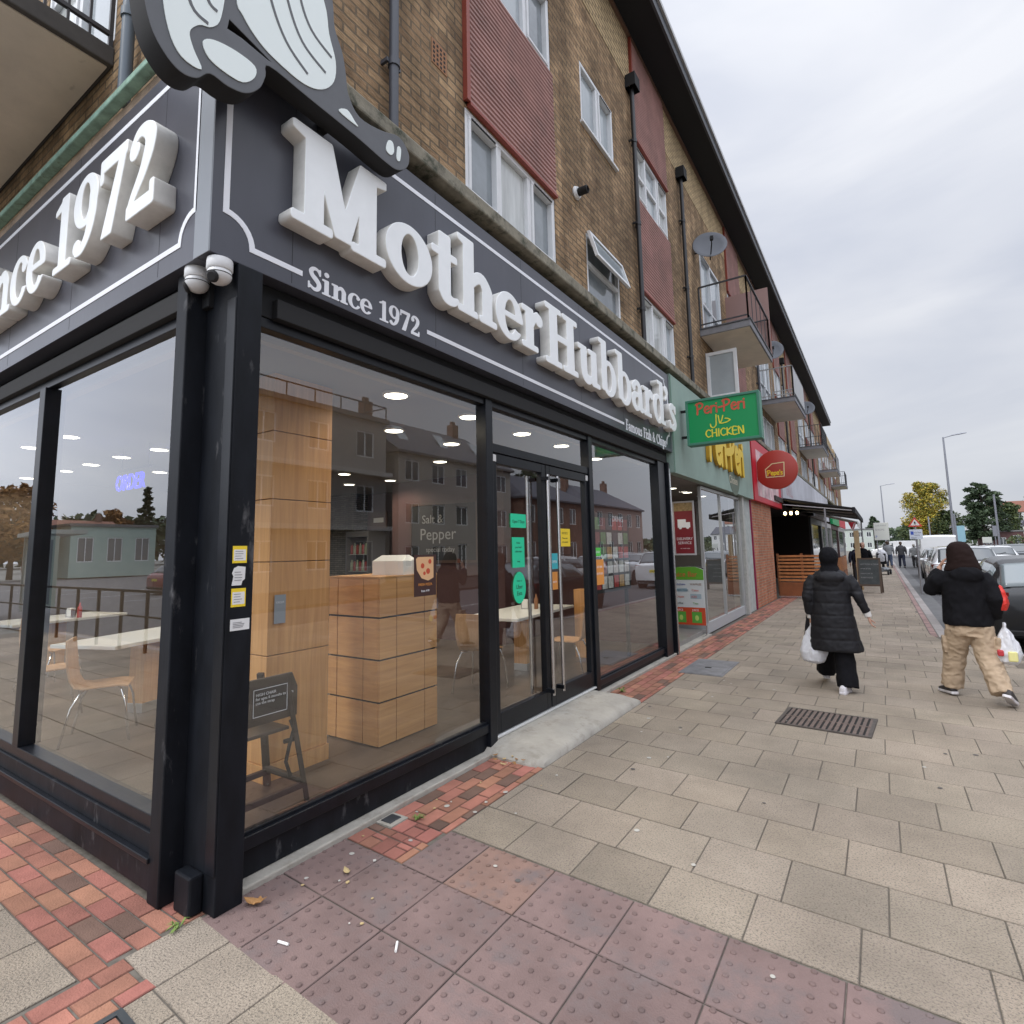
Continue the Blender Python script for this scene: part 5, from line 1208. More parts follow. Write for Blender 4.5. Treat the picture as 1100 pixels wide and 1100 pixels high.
a.bar((-.29, 0, .02), (-.29, -.3, .02), .02); a.bar((.29, 0, .02), (.29, -.3, .02), .02); a.bar((-.29, 0, .06), (.29, 0, .06), .02); a.build('leg_frame', 'steel', t)
a = MB(); a.prism([(-.30, .20), (.30, .20), (.30, 1.22), (.22, 1.25), (.16, 1.27), (-.16, 1.27), (-.22, 1.25), (-.30, 1.22)], lambda u, v, w: (u, -.015 + w, v), (-.012, .012)); a.build('panel', P('boardwhite', (.62, .66, .66), .5), t)
JF = lambda x, z: frame((x, -.0315, z), (1, 0, 0), (0, 0, 1))
a = MB(); a.prism([(-.30, 1.03), (.30, 1.03), (.30, 1.22), (.22, 1.25), (.16, 1.27), (-.16, 1.27), (-.22, 1.25), (-.30, 1.22)], lambda u, v, w: (u, -.0275 + w, v), (-.002, -.0005)); a.build('header', P('hdrgreen', (.12, .36, .03), .5), t)
text('Juice Bar', .135, 'lettering', 'signred', JF(-.27, 1.09), t, sx=.95)
a = MB(); a.box(-.30, .30, -.0295, -.028, .20, .52); a.build('footer', P('ftrred', (.55, .07, .02), .5), t)
for x in (-.16, .13):
    a = MB(); a.box(x - .08, x + .10, -.031, -.0297, .24, .44); o_ = a.build('juice_picture', P('jgreen', (.10, .38, .05), .5), t); a = MB(); a.ell((x + .01, -.032, .33), .035, .002, .05, 10, 6); a.build('fruit_print', P('limepr', (.5, .65, .15), .5), o_)
    text('JUICE', .05, 'lettering', 'line', JF(x - .07, .455), t)
logos = [('Milkshake', -.25, .93, P('lgblue', (.03, .06, .3), .5)), ('WAFFLES', .04, .93, P('lgbrn', (.2, .08, .03), .5)), ('SMOOTHIE', -.25, .82, P('lgteal', (.03, .15, .22), .5)), ('Cakes', .07, .82, 'signred'), ('Crepes', -.23, .70, 'signred'), ('ICES', .06, .70, 'signred'), ('Coffee', -.24, .58, 'matblack'), ('Teas', .08, .58, 'hdrgreen')]
for s_, x, z, cm in logos: text(s_, .052, 'lettering', cm, JF(x, z), t)
a = MB(); a.box(-.26, -.02, -.0295, -.028, .805, .875); a.box(.04, .24, -.0295, -.028, .68, .77); a.build('logo_field', P('paleblue', (.35, .45, .5), .5), t)
# ================================================================== BRICK PIER SHOP, TERRACE
bpart('brick_pier', [(-.2, .03, 14.25, 17.6, 0, 3.0)], 'redbrick', 0)
bpart('red_post', [(.0, .06, 14.2, 14.26, 0, 3.0)], P('pipered', (.25, .01, .05), .5))
Rf = thing('red_fascia_sign', 'red fascia with a washed out pink picture over the brick pier', 'shop sign')
a = MB(); a.box(.0, .15, 14.35, 19.3, 2.85, 4.55); a.build('board', P('redboard', (.55, .01, .03), .5), Rf)
a = MB(); a.box(.151, .154, 14.9, 18.7, 3.0, 4.3); a.build('picture_print', P('pinkpic', (.62, .40, .42), .6, var=.55, vscale=2.2, dirt=((.72, .66, .62), 2.6, .5)), Rf)
S = thing('round_projecting_sign', 'round red sign with a yellow outlined panel reading Pepe\'s, projecting from the wall', 'shop sign', (.0, 15, 3.68))
a = MB(); a.lathe([(.50, -.08), (.53, -.06), (.53, .06), (.50, .08)], (.63, 0, 0), 48, 'y'); a.build('disc', P('pepered', (.42, .045, .03), .45), S, autosm=40)
a = MB(); a.bar((0, 0, .12), (.12, 0, .12), .03); a.bar((0, 0, -.15), (.12, 0, -.15), .03); a.build('bracket', 'pipered', S)
fs = U(cap_([(-.24, -.22, .012), (.20, -.22, .012)]), cap_([(-.24, -.22, .012), (-.25, -.0, .012)]), cap_([(.20, -.22, .012), (.22, .16, .012)]), cap_([(-.25, 0, .012), (-.08, .14, .012)]), cap_([(-.08, .14, .012), (.22, .16, .012)]))
solid(fs, (-.35, -.3, .3, .3), .01, 'outline', P('cream2', (.75, .62, .35), .5), frame((.62, -.081, .02), (1, 0, 0), (0, 0, 1)), .004, S)
hand_text("Pepe's", .13, frame((.42, -.081, -.15), (1, 0, 0), (0, 0, 1)), 'yl', .004, S, .10, 'lettering', sx=1.0)
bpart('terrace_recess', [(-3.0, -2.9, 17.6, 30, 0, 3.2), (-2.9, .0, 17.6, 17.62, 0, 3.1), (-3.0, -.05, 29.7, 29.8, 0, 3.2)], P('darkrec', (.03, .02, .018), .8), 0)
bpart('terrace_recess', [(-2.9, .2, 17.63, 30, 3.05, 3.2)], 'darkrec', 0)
t = thing('wall_lamp', 'lit wall lamp of three warm bulbs beside the brick pier', 'wall lamp', (.25, 20.3, 2.75))
a = MB(); a.bar((-.25, 0, .08), (.3, 0, .08), .03); a.build('bar', 'matblack', t)
for x in (-.15, .04, .23):
    a = MB(); a.ell((x, 0, .0), .05, .05, .065, 10, 8); a.build('bulb', 'warmbulb', t, smooth=True)
# slatted timber screen around the terrace
def screen(p0, p1, label, z1=1.3, posts=2, solid_to=.48):
    L = math.hypot(p1[0] - p0[0], p1[1] - p0[1]); ang = math.atan2(p1[1] - p0[1], p1[0] - p0[0])
    t = thing('slatted_screen', label, 'fence', (*p0, 0), ang, 'timber screens around the terrace')
    a = MB(); n = 8
    for i in range(n):
        z = solid_to + .03 + i * (z1 - solid_to - .03) / n; a.box(0, L, -.012, .012, z, z + .065)
    a.build('slats', P('cedar', (.44, .17, .055), .55, var=.3, vscale=5), t)
    a = MB()
    for i in range(posts): x = i * L / (posts - 1); a.box(x - .035, x + .035, .013, .07, .05, z1 + .01)
    a.build('posts', P('cedardark', (.25, .09, .03), .6, var=.2), t)
    a = MB(); a.box(0, L, -.011, .011, .06, solid_to); a.build('solid_panel', P('cedarboard', (.26, .085, .028), .5, var=.2, vscale=4), t)
    a = MB(); a.box(-.02, L + .02, -.05, .05, .02, .06); a.build('base_rail', 'steel', t)
    return t
screen((.07, 18.0), (1.42, 18.0), 'orange slatted timber screen across the near end of the terrace', 1.36, 3)
screen((1.45, 18.1), (1.45, 22.5), 'orange slatted timber screen along the pavement side of the terrace', 1.2, 4)
screen((1.45, 22.7), (1.45, 29), 'orange slatted timber screen furthest down the terrace', 1.1, 5)
a = MB(); a.box(-.08, .08, -.08, .08, 0, 2.1); o = a.build('timber_post', P('paletimber', (.50, .36, .20), .7, var=.15), loc=(2.13, 18.45 + 3.6, 0), bevel=.006); tag(o, 'pale square timber post standing at the pavement edge of the terrace', 'post')
# white fascia and long black awning further on
Wf = thing('white_fascia_sign', 'long whitish fascia with faint pink lettering above the black awning', 'shop sign')
a = MB(); a.box(.0, .2, 19.4, 40, 3.05, 4.5); a.build('board', P('whitish', (.50, .50, .54), .6, var=.15, vscale=1.0), Wf)
text('GRILL', .8, 'lettering', P('faintpink', (.50, .34, .37), .6), frame((.202, 20.2, 3.4), (0, 1, 0), (0, 0, 1)), Wf, sx=.9)
t = thing('awning', 'long black retractable awning over the terrace', 'awning', (0, 0, 0))
a = MB()
rings = [[(.2, y, 3.22), (2.2, y + .1, 2.78), (2.2, y + .1, 2.74), (.2, y, 3.16)] for y in (19.2, 24.0, 29.8)]
a.loft(rings); a.box(2.16, 2.24, 19.3, 29.9, 2.62, 2.80); a.build('canopy', 'matblack', t)
a = MB(); a.bar((.2, 19.25, 3.0), (2.15, 19.35, 2.70), .04, .03); a.bar((.2, 21.5, 3.0), (2.15, 21.6, 2.70), .04, .03); a.bar((.2, 24.5, 3.0), (2.15, 24.6, 2.70), .04, .03); a.build('arm', 'roofwhite', t)
a = MB(); a.bar((1.4, 19.3, 0), (1.4, 19.3, 2.8), .05); a.bar((2.15, 29.8, 0), (2.15, 29.8, 2.7), .06); a.build('post', P('greypost', (.25, .25, .26), .5), t)
t = thing('striped_awning', 'pale striped awning with red and white bunting past the black one', 'awning', (0, 0, 0))
a = MB(); n = 10
for i in range(n):
    a.cur = i % 2; y = 30.2 + i * .6; a.loft([[(.15, yy, 3.3), (2.0, yy, 2.7), (2.0, yy, 2.45), (1.98, yy, 2.45), (1.98, yy, 2.67), (.15, yy, 3.26)] for yy in (y, y + .6)])
a.build('canopy', [P('awnw', (.6, .6, .58), .7), P('awnp', (.5, .47, .44), .7)], t)
for i in range(7):
    a = MB()
    y = 22.3 + i * .35; x = 2.0; z = 2.42 - .05 * math.sin(i * .9)
    a.add([(x - .1, y, z), (x + .1, y + .06, z), (x, y + .04, z - .26), (x - .1, y + .008, z), (x + .1, y + .068, z), (x, y + .048, z - .26)], [(0, 1, 2), (5, 4, 3), (0, 3, 4, 1), (1, 4, 5, 2), (2, 5, 3, 0)]); a.build('bunting_flag', 'awnw' if i % 2 else P('bred', (.5, .02, .04), .7), t, fixn=False)
# remaining shop fronts in the row
P('sfd', (.035, .035, .04), .4); P('sfp', (.35, .34, .33), .6)
for i, (a0, a1, c) in enumerate(((30, 36, 'sfd'), (36.2, 44, 'sfp'), (44.2, 52, 'maroon'), (52.2, 62, 'sfp'))):
    bpart('shop_surround', [(-.1, .02, a0, a0 + .3, 0, 3.0), (-.1, .02, a1 - .3, a1, 0, 3.0), (-.1, .02, a0 + .3, a1 - .3, 0, .5), (-.1, .02, a0 + .3, a1 - .3, 2.7, 3.0)], c)
    bpart('shop_window', [(-.09, -.06, a0 + .3, a1 - .3, .5, 2.7)], 'darkglass', 0)
    if i > 1: bpart('shop_fascia', [(.0, .15, a0, a1, 3.05, 3.9)], ['sfd', 'sfp', 'signgreen', 'redboard'][i])
# chalkboard
t = thing('chalkboard', 'black pavement chalkboard in a dark timber frame by the terrace screen', 'chalkboard', (2.45, 20.7, 0), R(-8))
for s_ in (-1, 1):
    a = MB(); T4 = Matrix.Rotation(R(9 * s_), 4, 'X')
    T5 = Matrix.Translation((0, 0, 1.14)) @ T4 @ Matrix.Translation((0, 0, -1.14)) 
    a.box(-.33, -.28, -.015, .015, .0, 1.15, M4=T5); a.box(.28, .33, -.015, .015, 0, 1.15, M4=T5); a.box(-.28, .28, -.015, .015, 1.10, 1.15, M4=T5); a.box(-.28, .28, -.015, .015, .22, .28, M4=T5)
    f = a.build('frame', P('oakdark', (.09, .06, .04), .6), t)
    a = MB(); a.box(-.28, .28, -.008, .008, .28, 1.10, M4=T5); bo_ = a.build('board', P('slate', (.06, .07, .07), .8, var=.3), f)
    if s_ == -1:
        for k, (s2, z) in enumerate((('HOT FOOD & DRINKS', .92), ('served all day', .78), ('come in and sit', .62), ('WARM INSIDE', .48))): text(s2, .065, 'chalk_text', 'chalk', T5 @ frame((-.25, -.0095, z), (1, 0, 0), (0, 0, 1)), bo_, sx=.85)
# satellite dishes
def dish(loc, rz, label, s=1.0):
    t = thing('satellite_dish', label, 'satellite dish', loc, rz, 'dark mesh dishes on the block')
    prof = [(.0, .0), (.12, .008), (.24, .032), (.34, .065), (.35, .062), (.24, .026), (.12, .002), (.0, -.006)]
    rings = []
    T4 = Matrix.Rotation(R(72), 4, 'X')
    a = MB(); 
    for r_, h in prof[1:-1]: rings.append([T4 @ Vector((r_ * math.cos(q * PI / 14), r_ * math.sin(q * PI / 14), h)) for q in range(28)])
    a.loft(rings); a.build('reflector', P('dishgrey', (.13, .14, .16), .6), t, smooth=True)
    a = MB(); a.tube([(0, 0, -.3), (0, -.33, -.12), (0, -.36, -.05)], .012, 6); a.box(-.03, .03, -.40, -.33, -.06, .02); a.build('feed_arm', 'matblack', t)
    a = MB(); a.tube([(0, .02, 0), (0, .1, -.05), (-.3, .12, -.05)], .02, 8); a.build('wall_bracket', P('brk', (.1, .1, .1), .5), t)
    t.scale = (s, s, s); return t
d1 = dish((.32, 10.15, 7.95), R(20), 'grey satellite dish above the nearest balcony')
for l_, lab in (((.45, 17.3, 7.75), 'grey satellite dish above the second balcony'), ((.45, 27.6, 8.0), 'grey satellite dish above the third balcony')): dup(d1, l_, R(15), lab)
# ================================================================== STREET DETAILS
t = thing('drain_grate', 'brown slotted cast iron drain grate set in the paving slabs', 'drain cover', (2.26, 4.62, .0), R(-4))
a = MB(); a.box(-.37, .37, -.30, .30, .0, .004); a.build('pit', 'grime', t)
a = MB()
for q in ((-.38, .38, -.31, -.28), (-.38, .38, .28, .31), (-.38, -.35, -.28, .28), (.35, .38, -.28, .28)): a.box(q[0], q[1], q[2], q[3], .0, .012)
a.build('rim', 'iron', t)
a = MB()
for i in range(15):
    x = -.335 + i * .0475; a.box(x, x + .028, -.28, -.01, .004, .011); a.box(x, x + .028, .01, .28, .004, .011)
a.box(-.35, .35, -.009, .009, .004, .0115); a.build('bars', P('rustiron', (.13, .095, .08), .7, var=.3, vscale=15), t)
t = thing('manhole_cover', 'square worn grey metal cover between the brick strip and the slabs', 'manhole cover', (.73, 6.55, 0), 0)
a = MB(); a.box(-.28, .28, -.52, .52, .0, .007); a.box(-.25, .25, -.49, -.005, .007, .011); a.box(-.25, .25, .005, .49, .007, .011); a.build('cover', P('greymetal', (.20, .20, .21), .6, metal=.3, var=.3, vscale=6, bump=.5, bscale=90), t)
a = MB(); a.box(-.04, .04, -.1, -.06, .0112, .016); a.build('lifting_slot', 'grime', t)
t = thing('stop_tap_cover', 'small square black cover in a concrete surround beside the base strip', 'stopcock cover', (.125, 1.142, 0), 0)
a = MB(); a.box(-.045, .085, -.076, .07, -.02, .0035); a.build('surround', 'concrete', t)
a = MB(); a.box(-.03, .05, -.05, .045, .0036, .010, ch=.003); a.build('lid', P('blackcover', (.035, .037, .042), .5, var=.3), t)
t = thing('recessed_cover', 'recessed steel framed access cover filled with clay bricks near the corner slabs', 'access cover', (.47, -.60, 0.002), R(-3))
a = MB()
for q in ((-.13, .13, .14, .165), (-.13, .13, -.165, -.14), (-.13, -.105, -.14, .14), (.105, .13, -.14, .14)): a.box(q[0], q[1], q[2], q[3], -.01, .008)
a.build('frame', P('darksteel', (.07, .08, .09), .4, metal=.6), t)
a = MB(); 
for i in range(2):
    for j in range(3): a.box(-.103 + i * .104, -.003 + i * .104, -.138 + j * .093, -.05 + j * .093, .0, .005, random.uniform(.8, 1.15), ch=.002)
a.build('infill', 'paver', t)
# litter and dry leaves
def leaf(loc, s, rz, mt, label, curl=.5):
    a = MB(); n = 8; up = []; lo = []
    pts = [(0, 0), (.18, .12), (.35, .2), (.5, .17), (.62, .24), (.78, .12), (1, 0)]
    ring = [(x, y) for x, y in pts] + [(x, -y) for x, y in reversed(pts[1:-1])]
    vs = [(x - .5, y, curl * ((x - .5) ** 2 + (y * 1.6) ** 2) * .9) for x, y in ring] + [(x - .5, y, curl * ((x - .5) ** 2 + (y * 1.6) ** 2) * .9 + .02) for x, y in ring]
    m_ = len(ring); a.add([(x * s, y * s, z * s) for x, y, z in vs], [tuple(range(m_)), tuple(range(2 * m_ - 1, m_ - 1, -1))] + [(i, (i + 1) % m_, (i + 1) % m_ + m_, i + m_) for i in range(m_)])
    o = a.build('dry_leaf', mt, loc=loc); o.rotation_euler = (0, 0, rz); tag(o, label, 'leaf', 'dry leaves on the paving'); return o
leaf((.20, .19, .006), .11, .6, 'leaf', 'large curled brown leaf lying at the foot of the black corner pillar', 1.3)
leaf((.36, .60, .006), .07, -.4, 'leafpale', 'pale yellow dry leaf lying on the red tactile slabs', .8)
lv = [(.24, 2.22, .05), (.30, 2.28, .045), (.2, 2.30, .05), (.27, 2.2, .04), (.34, 2.24, .05), (.16, 2.24, .05), (.22, 2.27, .05), (.31, 2.31, .04), (.12, 2.29, .05), (.26, 2.33, .045), (.38, 2.30, .04), (.19, 2.19, .045)]
for i, (x, y, s) in enumerate(lv): leaf((x, y, .006 + i * .003), s, i * 1.3, 'leaf' if i % 3 else 'leafpale', 'small brown dry leaf in the drift at the near end of the concrete step', 1.0)
for i, (x, y) in enumerate(((.30, 7.0), (.22, 7.08), (.27, 6.92))): leaf((x, y, .008), .07, i, 'leaf', 'small brown dry leaf at the foot of the black end post', 1.2)
rl = random.Random(5)
for i in range(20):
    a = MB(); s = rl.uniform(.006, .014); a.prism([(s * math.cos(q * 1.05) * rl.uniform(.5, 1), s * math.sin(q * 1.05) * rl.uniform(.5, 1)) for q in range(6)], lambda u, v, w: (u, v, w), (0, .003))
    if i < 18: x, y = rl.uniform(.1, .8), rl.uniform(.3, 2.3)
    else: x, y = rl.uniform(.3, 2.8), rl.uniform(.2, 3.5)
    o = a.build('litter_scrap', P('dullpaper', (.5, .48, .44), .9) if i % 2 else 'leafpale', loc=(x, y, .004)); o.rotation_euler.z = rl.uniform(0, 6); tag(o, 'tiny scrap of pale litter trodden on the paving by the shop front', 'litter', 'scraps of litter on the paving')
for i, (x, y, rz) in enumerate(((.55, .10, .2), (.98, .34, -.9))):
    a = MB(); a.tube([(-.028, 0, .006), (.028, 0, .006)], .0055, 8); o = a.build('cigarette_end', 'paper', loc=(x, y, 0)); o.rotation_euler.z = rz
    tag(o, ('white cigarette end on the tactile slab closest to the beige corner slabs', 'pale cigarette end further along the tactile slabs')[i], 'litter', 'cigarette ends')
for i in range(40):
    a = MB(); s = rl.uniform(.010, .020); a.lathe([(s, 0), (s * .8, .0016), (s * .3, .002)], (0, 0, 0), 9); x, y = rl.uniform(.1, 3.3), rl.uniform(.1, 6)
    if x < .6 and y > 2.2: x += .6
    o = a.build('gum_spot', P('gum', (.42, .40, .36), .9) if i % 3 else P('gumd', (.10, .09, .085), .9), loc=(x, y, .0045)); o.scale = (1, rl.uniform(.7, 1.2), 1); tag(o, 'flattened spot of old chewing gum on the paving', 'gum spot', 'chewing gum spots')
def weed(loc, label, s=1.0):
    a = MB(); r_ = random.Random(int(loc[1] * 10))
    for i in range(16):
        an = r_.uniform(0, 6.28); l_ = r_.uniform(.02, .06) * s; w_ = .006 * s; d = Vector((math.cos(an), math.sin(an), 0)); n_ = Vector((-d.y, d.x, 0)) * w_; h = Vector((0, 0, r_.uniform(.01, .035) * s))
        a.add([(0, 0, 0), tuple(d * l_ * .5 + n_ + h), tuple(d * l_ + h * .6), tuple(d * l_ * .5 - n_ + h)], [(0, 1, 2, 3)])
    tag(a.build('weed', 'weed', loc=loc, fixn=False), label, 'weed')
weed((.06, -.09, .0), 'tiny green weed in the brick joint by the pillar plinth'); weed((.28, 1.22, 0), 'tiny green weed beside the small black cover'); weed((.20, 4.72, 0), 'small green weed in the bricks past the concrete step', 1.6)

# ================================================================== PEOPLE
def ring(c, rx, ry, rz=0.0, n=20, tilt=None, fold=0.0, seed=0, k=5):
    o = []
    for j in range(n):
        a = 2 * PI * j / n; f = 1 + fold * math.sin(a * k + seed)
        p = Vector((rx * f * math.cos(a), ry * f * math.sin(a), 0))
        if tilt: p = Matrix.Rotation(tilt[0], 3, 'X') @ Matrix.Rotation(tilt[1], 3, 'Y') @ p
        p = Matrix.Rotation(rz, 3, 'Z') @ p; o.append(Vector(c) + p)
    return o
def limb(mb, pts, rad, n=12): mb.tube(pts, rad, n)
def fused(mb, name, mt, parent, vox=.012, wr=0.0, ws=.12, smooth_it=4, wst=(1, 1, 1)):
    """union of closed pieces into one continuous skin, with optional cloth creases"""
    o = mb.build('tmp', mt)
    r_ = o.modifiers.new('r', 'REMESH'); r_.mode = 'VOXEL'; r_.voxel_size = vox
    s_ = o.modifiers.new('s', 'SMOOTH'); s_.iterations = smooth_it; s_.factor = .6
    n = to_mesh(o, name, mt, parent, smooth=True)
    if wr:
        me = n.data; me.calc_loop_triangles() if False else None
        co = np.empty(len(me.vertices) * 3); me.vertices.foreach_get('co', co); no = np.empty(len(me.vertices) * 3)
        nrm = [v.normal.copy() for v in me.vertices]; co = co.reshape(-1, 3)
        for i, v in enumerate(me.vertices):
            p = Vector((co[i][0] * wst[0], co[i][1] * wst[1], co[i][2] * wst[2])) / ws
            d = noise.noise(p) + .5 * noise.noise(p * 2.1) ; d = -abs(d) * 1.4 + .35
            v.co = Vector(co[i]) + nrm[i] * d * wr
        me.update()
    return n
def hand(mb, w, d, side, size=1.0, curl=.5, spread=.1, up=Vector((0, 0, 1))):
    """palm and five fingers; w wrist, d pointing direction, side: direction of the thumb"""
    d = Vector(d).normalized(); s_ = Vector(side); s_ = (s_ - d * s_.dot(d)).normalized(); n_ = d.cross(s_)
    w = Vector(w); c = w + d * .045 * size
    rg = []
    for t, a_, b_ in ((0, .026, .018), (.03, .034, .016), (.065, .040, .014), (.09, .038, .012)):
        rg.append([w + d * t * size + (s_ * math.cos(q * PI / 6) * a_ + n_ * math.sin(q * PI / 6) * b_) * size for q in range(12)])
    mb.loft(rg)
    for k, (o_, L) in enumerate(((.028, .070), (.010, .080), (-.009, .074), (-.027, .058))):
        p = w + (d * .082 + s_ * o_) * size; dd = (d + s_ * o_ * spread * 20).normalized(); pts = [p]
        for q in range(3):
            ang = curl * (q + .4) * .9; v = dd * math.cos(ang) + n_ * math.sin(ang); p = p + v * L * (.45, .32, .26)[q] * size; pts.append(p)
        mb.tube(pts, [.0092 * size, .0088 * size, .008 * size, .0066 * size], 8)
    p = w + (d * .025 + s_ * .026) * size
    mb.tube([p, p + (d * .02 + s_ * .025 + n_ * .006) * size, p + (d * .05 + s_ * .036 + n_ * .02 * (1 + curl)) * size, p + (d * .072 + s_ * .034 + n_ * .032 * (1 + curl)) * size], [.013 * size, .0115 * size, .0095 * size, .0075 * size], 8)
P('skin', (.45, .255, .18), .55, var=.06, vscale=20); P('blackcloth', (.008, .008, .010), .9, bump=.15, bscale=300, spec=.15); P('padcloth', (.009, .009, .012), .62, bump=.1, bscale=150, spec=.35)
P('khaki', (.43, .325, .225), .88, var=.12, vscale=7, bump=.2, bscale=250); P('darkbrown', (.018, .010, .009), .9, bump=.15, bscale=250, spec=.15); P('shoewhite', (.62, .60, .62), .6); P('whitecuff', (.62, .60, .58), .7)
def head(mb, c, yaw=0.0, pitch=0.0, s=1.0):
    Rm = Matrix.Rotation(yaw, 3, 'Z') @ Matrix.Rotation(pitch, 3, 'X'); c = Vector(c)
    mb.ell(c + Rm @ Vector((0, 0, .03)) * s, .076 * s, .093 * s, .095 * s, 20, 14, Rm); mb.ell(c + Rm @ Vector((0, .03, -.05)) * s, .055 * s, .062 * s, .062 * s, 16, 10, Rm)
    mb.tube([c + Rm @ Vector((0, .09, .025)) * s, c + Rm @ Vector((0, .112, -.015)) * s], [.010 * s, .015 * s], 8)
    mb.ell(c + Rm @ Vector((0, .082, -.052)) * s, .026 * s, .012 * s, .007 * s, 10, 6, Rm); mb.ell(c + Rm @ Vector((0, .082, -.066)) * s, .022 * s, .012 * s, .008 * s, 10, 6, Rm)
    for sx in (-1, 1): mb.ell(c + Rm @ Vector((sx * .078, -.005, .005)) * s, .012 * s, .022 * s, .033 * s, 8, 6, Rm); mb.ell(c + Rm @ Vector((sx * .03, .088, .055)) * s, .022 * s, .01 * s, .006 * s, 8, 6, Rm)
def eyes(parent, c, yaw, pitch=0, s=1.0):
    Rm = Matrix.Rotation(yaw, 3, 'Z') @ Matrix.Rotation(pitch, 3, 'X'); a = MB()
    for sx in (-1, 1): a.ell(Vector(c) + Rm @ Vector((sx * .03, .083, .028)) * s, .012 * s, .010 * s, .008 * s, 10, 8, Rm)
    a.build('eyes', P('eyewhite', (.55, .5, .46), .3), parent, smooth=True)
def shoe(name, parent, heel, toe, up=(0, 0, 1), mt='shoewhite', solemt='shoewhite', h=.07, w=.045):
    heel = Vector(heel); toe = Vector(toe); d = (toe - heel); L = d.length; d.normalize(); up = Vector(up); s_ = d.cross(up).normalized(); u = s_.cross(d).normalized()
    rg = []
    for t, a_, hh in ((-.02, .022, .045), (.0, .032, .068), (.2, .036, .085), (.4, .036, .075), (.62, .043, .055), (.82, .043, .045), (.97, .03, .035), (1.02, .012, .02)):
        c = heel + d * t * L; rg.append([c + s_ * math.cos(q * PI / 7) * a_ + u * (.018 + (hh * .5 if math.sin(q * PI / 7) > 0 else .018) * (1 if True else 0) * math.sin(q * PI / 7) + (hh * .5 if math.sin(q * PI / 7) > 0 else 0) * .9) for q in range(14)])
    a = MB(); a.loft(rg); o = a.build(name, mt, parent, smooth=True)
    a = MB(); rg = []
    for t, a_ in ((-.05, .02), (-.02, .034), (.2, .038), (.45, .036), (.7, .047), (.9, .042), (1.03, .018)):
        c = heel + d * t * L; rg.append([c - s_ * a_, c + s_ * a_, c + s_ * (a_ + .003) + u * .028, c - s_ * (a_ + .003) + u * .028])
    a.loft(rg); a.build('sole', solemt, o, bevel=.006)
# --- woman in the long black padded coat, walking away, bag in her left hand
p1 = thing('person', 'person in black headscarf and long black padded coat walking away with a white carrier bag', 'person', (2.30, 5.95, 0))
hip = Vector((0, 0, .84))
b = MB()
head(b, (.0, .03, 1.47), yaw=-.25, s=.98)
b.loft([ring((0, .0, .82), .15, .11), ring((0, 0, .95), .14, .10), ring((0, .0, 1.1), .13, .10), ring((0, .0, 1.25), .16, .10), ring((0, .0, 1.32), .12, .07), ring((0, .01, 1.38), .05, .05), ring((0, .02, 1.45), .045, .048)])
Lf, Rf_ = Vector((-.14, .40, .10)), Vector((.05, -.06, .08))
limb(b, [(-.07, 0, .86), (-.10, .17, .50), Lf], [.085, .06, .04]); limb(b, [(.07, 0, .86), (.07, .04, .46), Rf_], [.085, .06, .04])
lw, rw = Vector((-.235, .02, .80)), Vector((.335, .02, .84))
limb(b, [(-.17, 0, 1.28), (-.235, -.03, 1.04), lw], [.045, .036, .024]); limb(b, [(.17, 0, 1.28), (.255, -.02, 1.06), rw], [.045, .036, .024])
hand(b, lw, (0, .0, -1), (0, 1, 0), .92, 1.25); hand(b, rw, (.25, -.1, -1), (0, 1, 0), .92, .55, .15)
fused(b, 'body', 'skin', p1, .007, smooth_it=2)
eyes(p1, (.0, .03, 1.47), -.25)
b = MB()   # coat with sleeves and hood
b.loft([ring((.0, .02, .44), .268, .17, .0, 28, fold=.05, k=6), ring((-.0, .015, .47), .268, .17, 0, 28, fold=.04, k=6), ring((-.005, .01, .66), .238, .165, 0, 28, fold=.025, k=6), ring((-.01, .005, .86), .215, .155, 0, 28), ring((-.01, 0, 1.03), .195, .14, 0, 28), ring((-.005, -.0, 1.16), .205, .138, 0, 28), ring((0, 0, 1.26), .20, .12, 0, 28), ring((0, .0, 1.325), .15, .095, 0, 28), ring((0, .01, 1.37), .08, .075, 0, 28)])
b.tube([(-.16, .0, 1.27), (-.21, -.01, 1.18), (-.245, -.035, 1.04), (-.24, .0, .90), (-.24, .015, .845)], [.065, .068, .060, .05, .048], 14)
b.tube([(.16, .0, 1.27), (.215, -.005, 1.18), (.265, -.025, 1.05), (.305, .0, .93), (.328, .015, .885)], [.065, .066, .056, .045, .042], 14)
b.ell((.0, -.10, 1.27), .15, .065, .075, 20, 12); b.ell((.0, -.09, 1.215), .11, .06, .075, 16, 10)
# open left front swinging out
b.loft([ring((-.25, .10, .50), .09, .045), ring((-.24, .09, .68), .07, .05), ring((-.21, .06, .9), .06, .06)])
ct = fused(b, 'coat', 'padcloth', p1, .009, .006, .10, 3)
me = ct.data   # quilted bands
for v in me.vertices:
    if abs(v.co.x) < .30 and v.co.z < 1.22:
        ph = (v.co.z - .44) / .135; v.co += v.normal * (-.0045 * math.exp(-((ph - round(ph)) / .10) ** 2) + .0012)
me.update()
b = MB()
b.loft([ring((-.005, .02, .52), .17, .12, n=24), ring((.0, .02, .80), .16, .12, n=24), ring((0, 0, .90), .14, .11, n=24)])
b.tube([(-.06, .05, .6), (-.095, .17, .50), (-.125, .28, .30), (-.15, .37, .14)], [.10, .095, .10, .105], 16); b.tube([(.06, .02, .62), (.07, .03, .46), (.08, .0, .25), (.085, -.05, .055)], [.10, .10, .105, .11], 16)
fused(b, 'trousers', 'blackcloth', p1, .01, .010, .09, 2, (1, 1, .5))
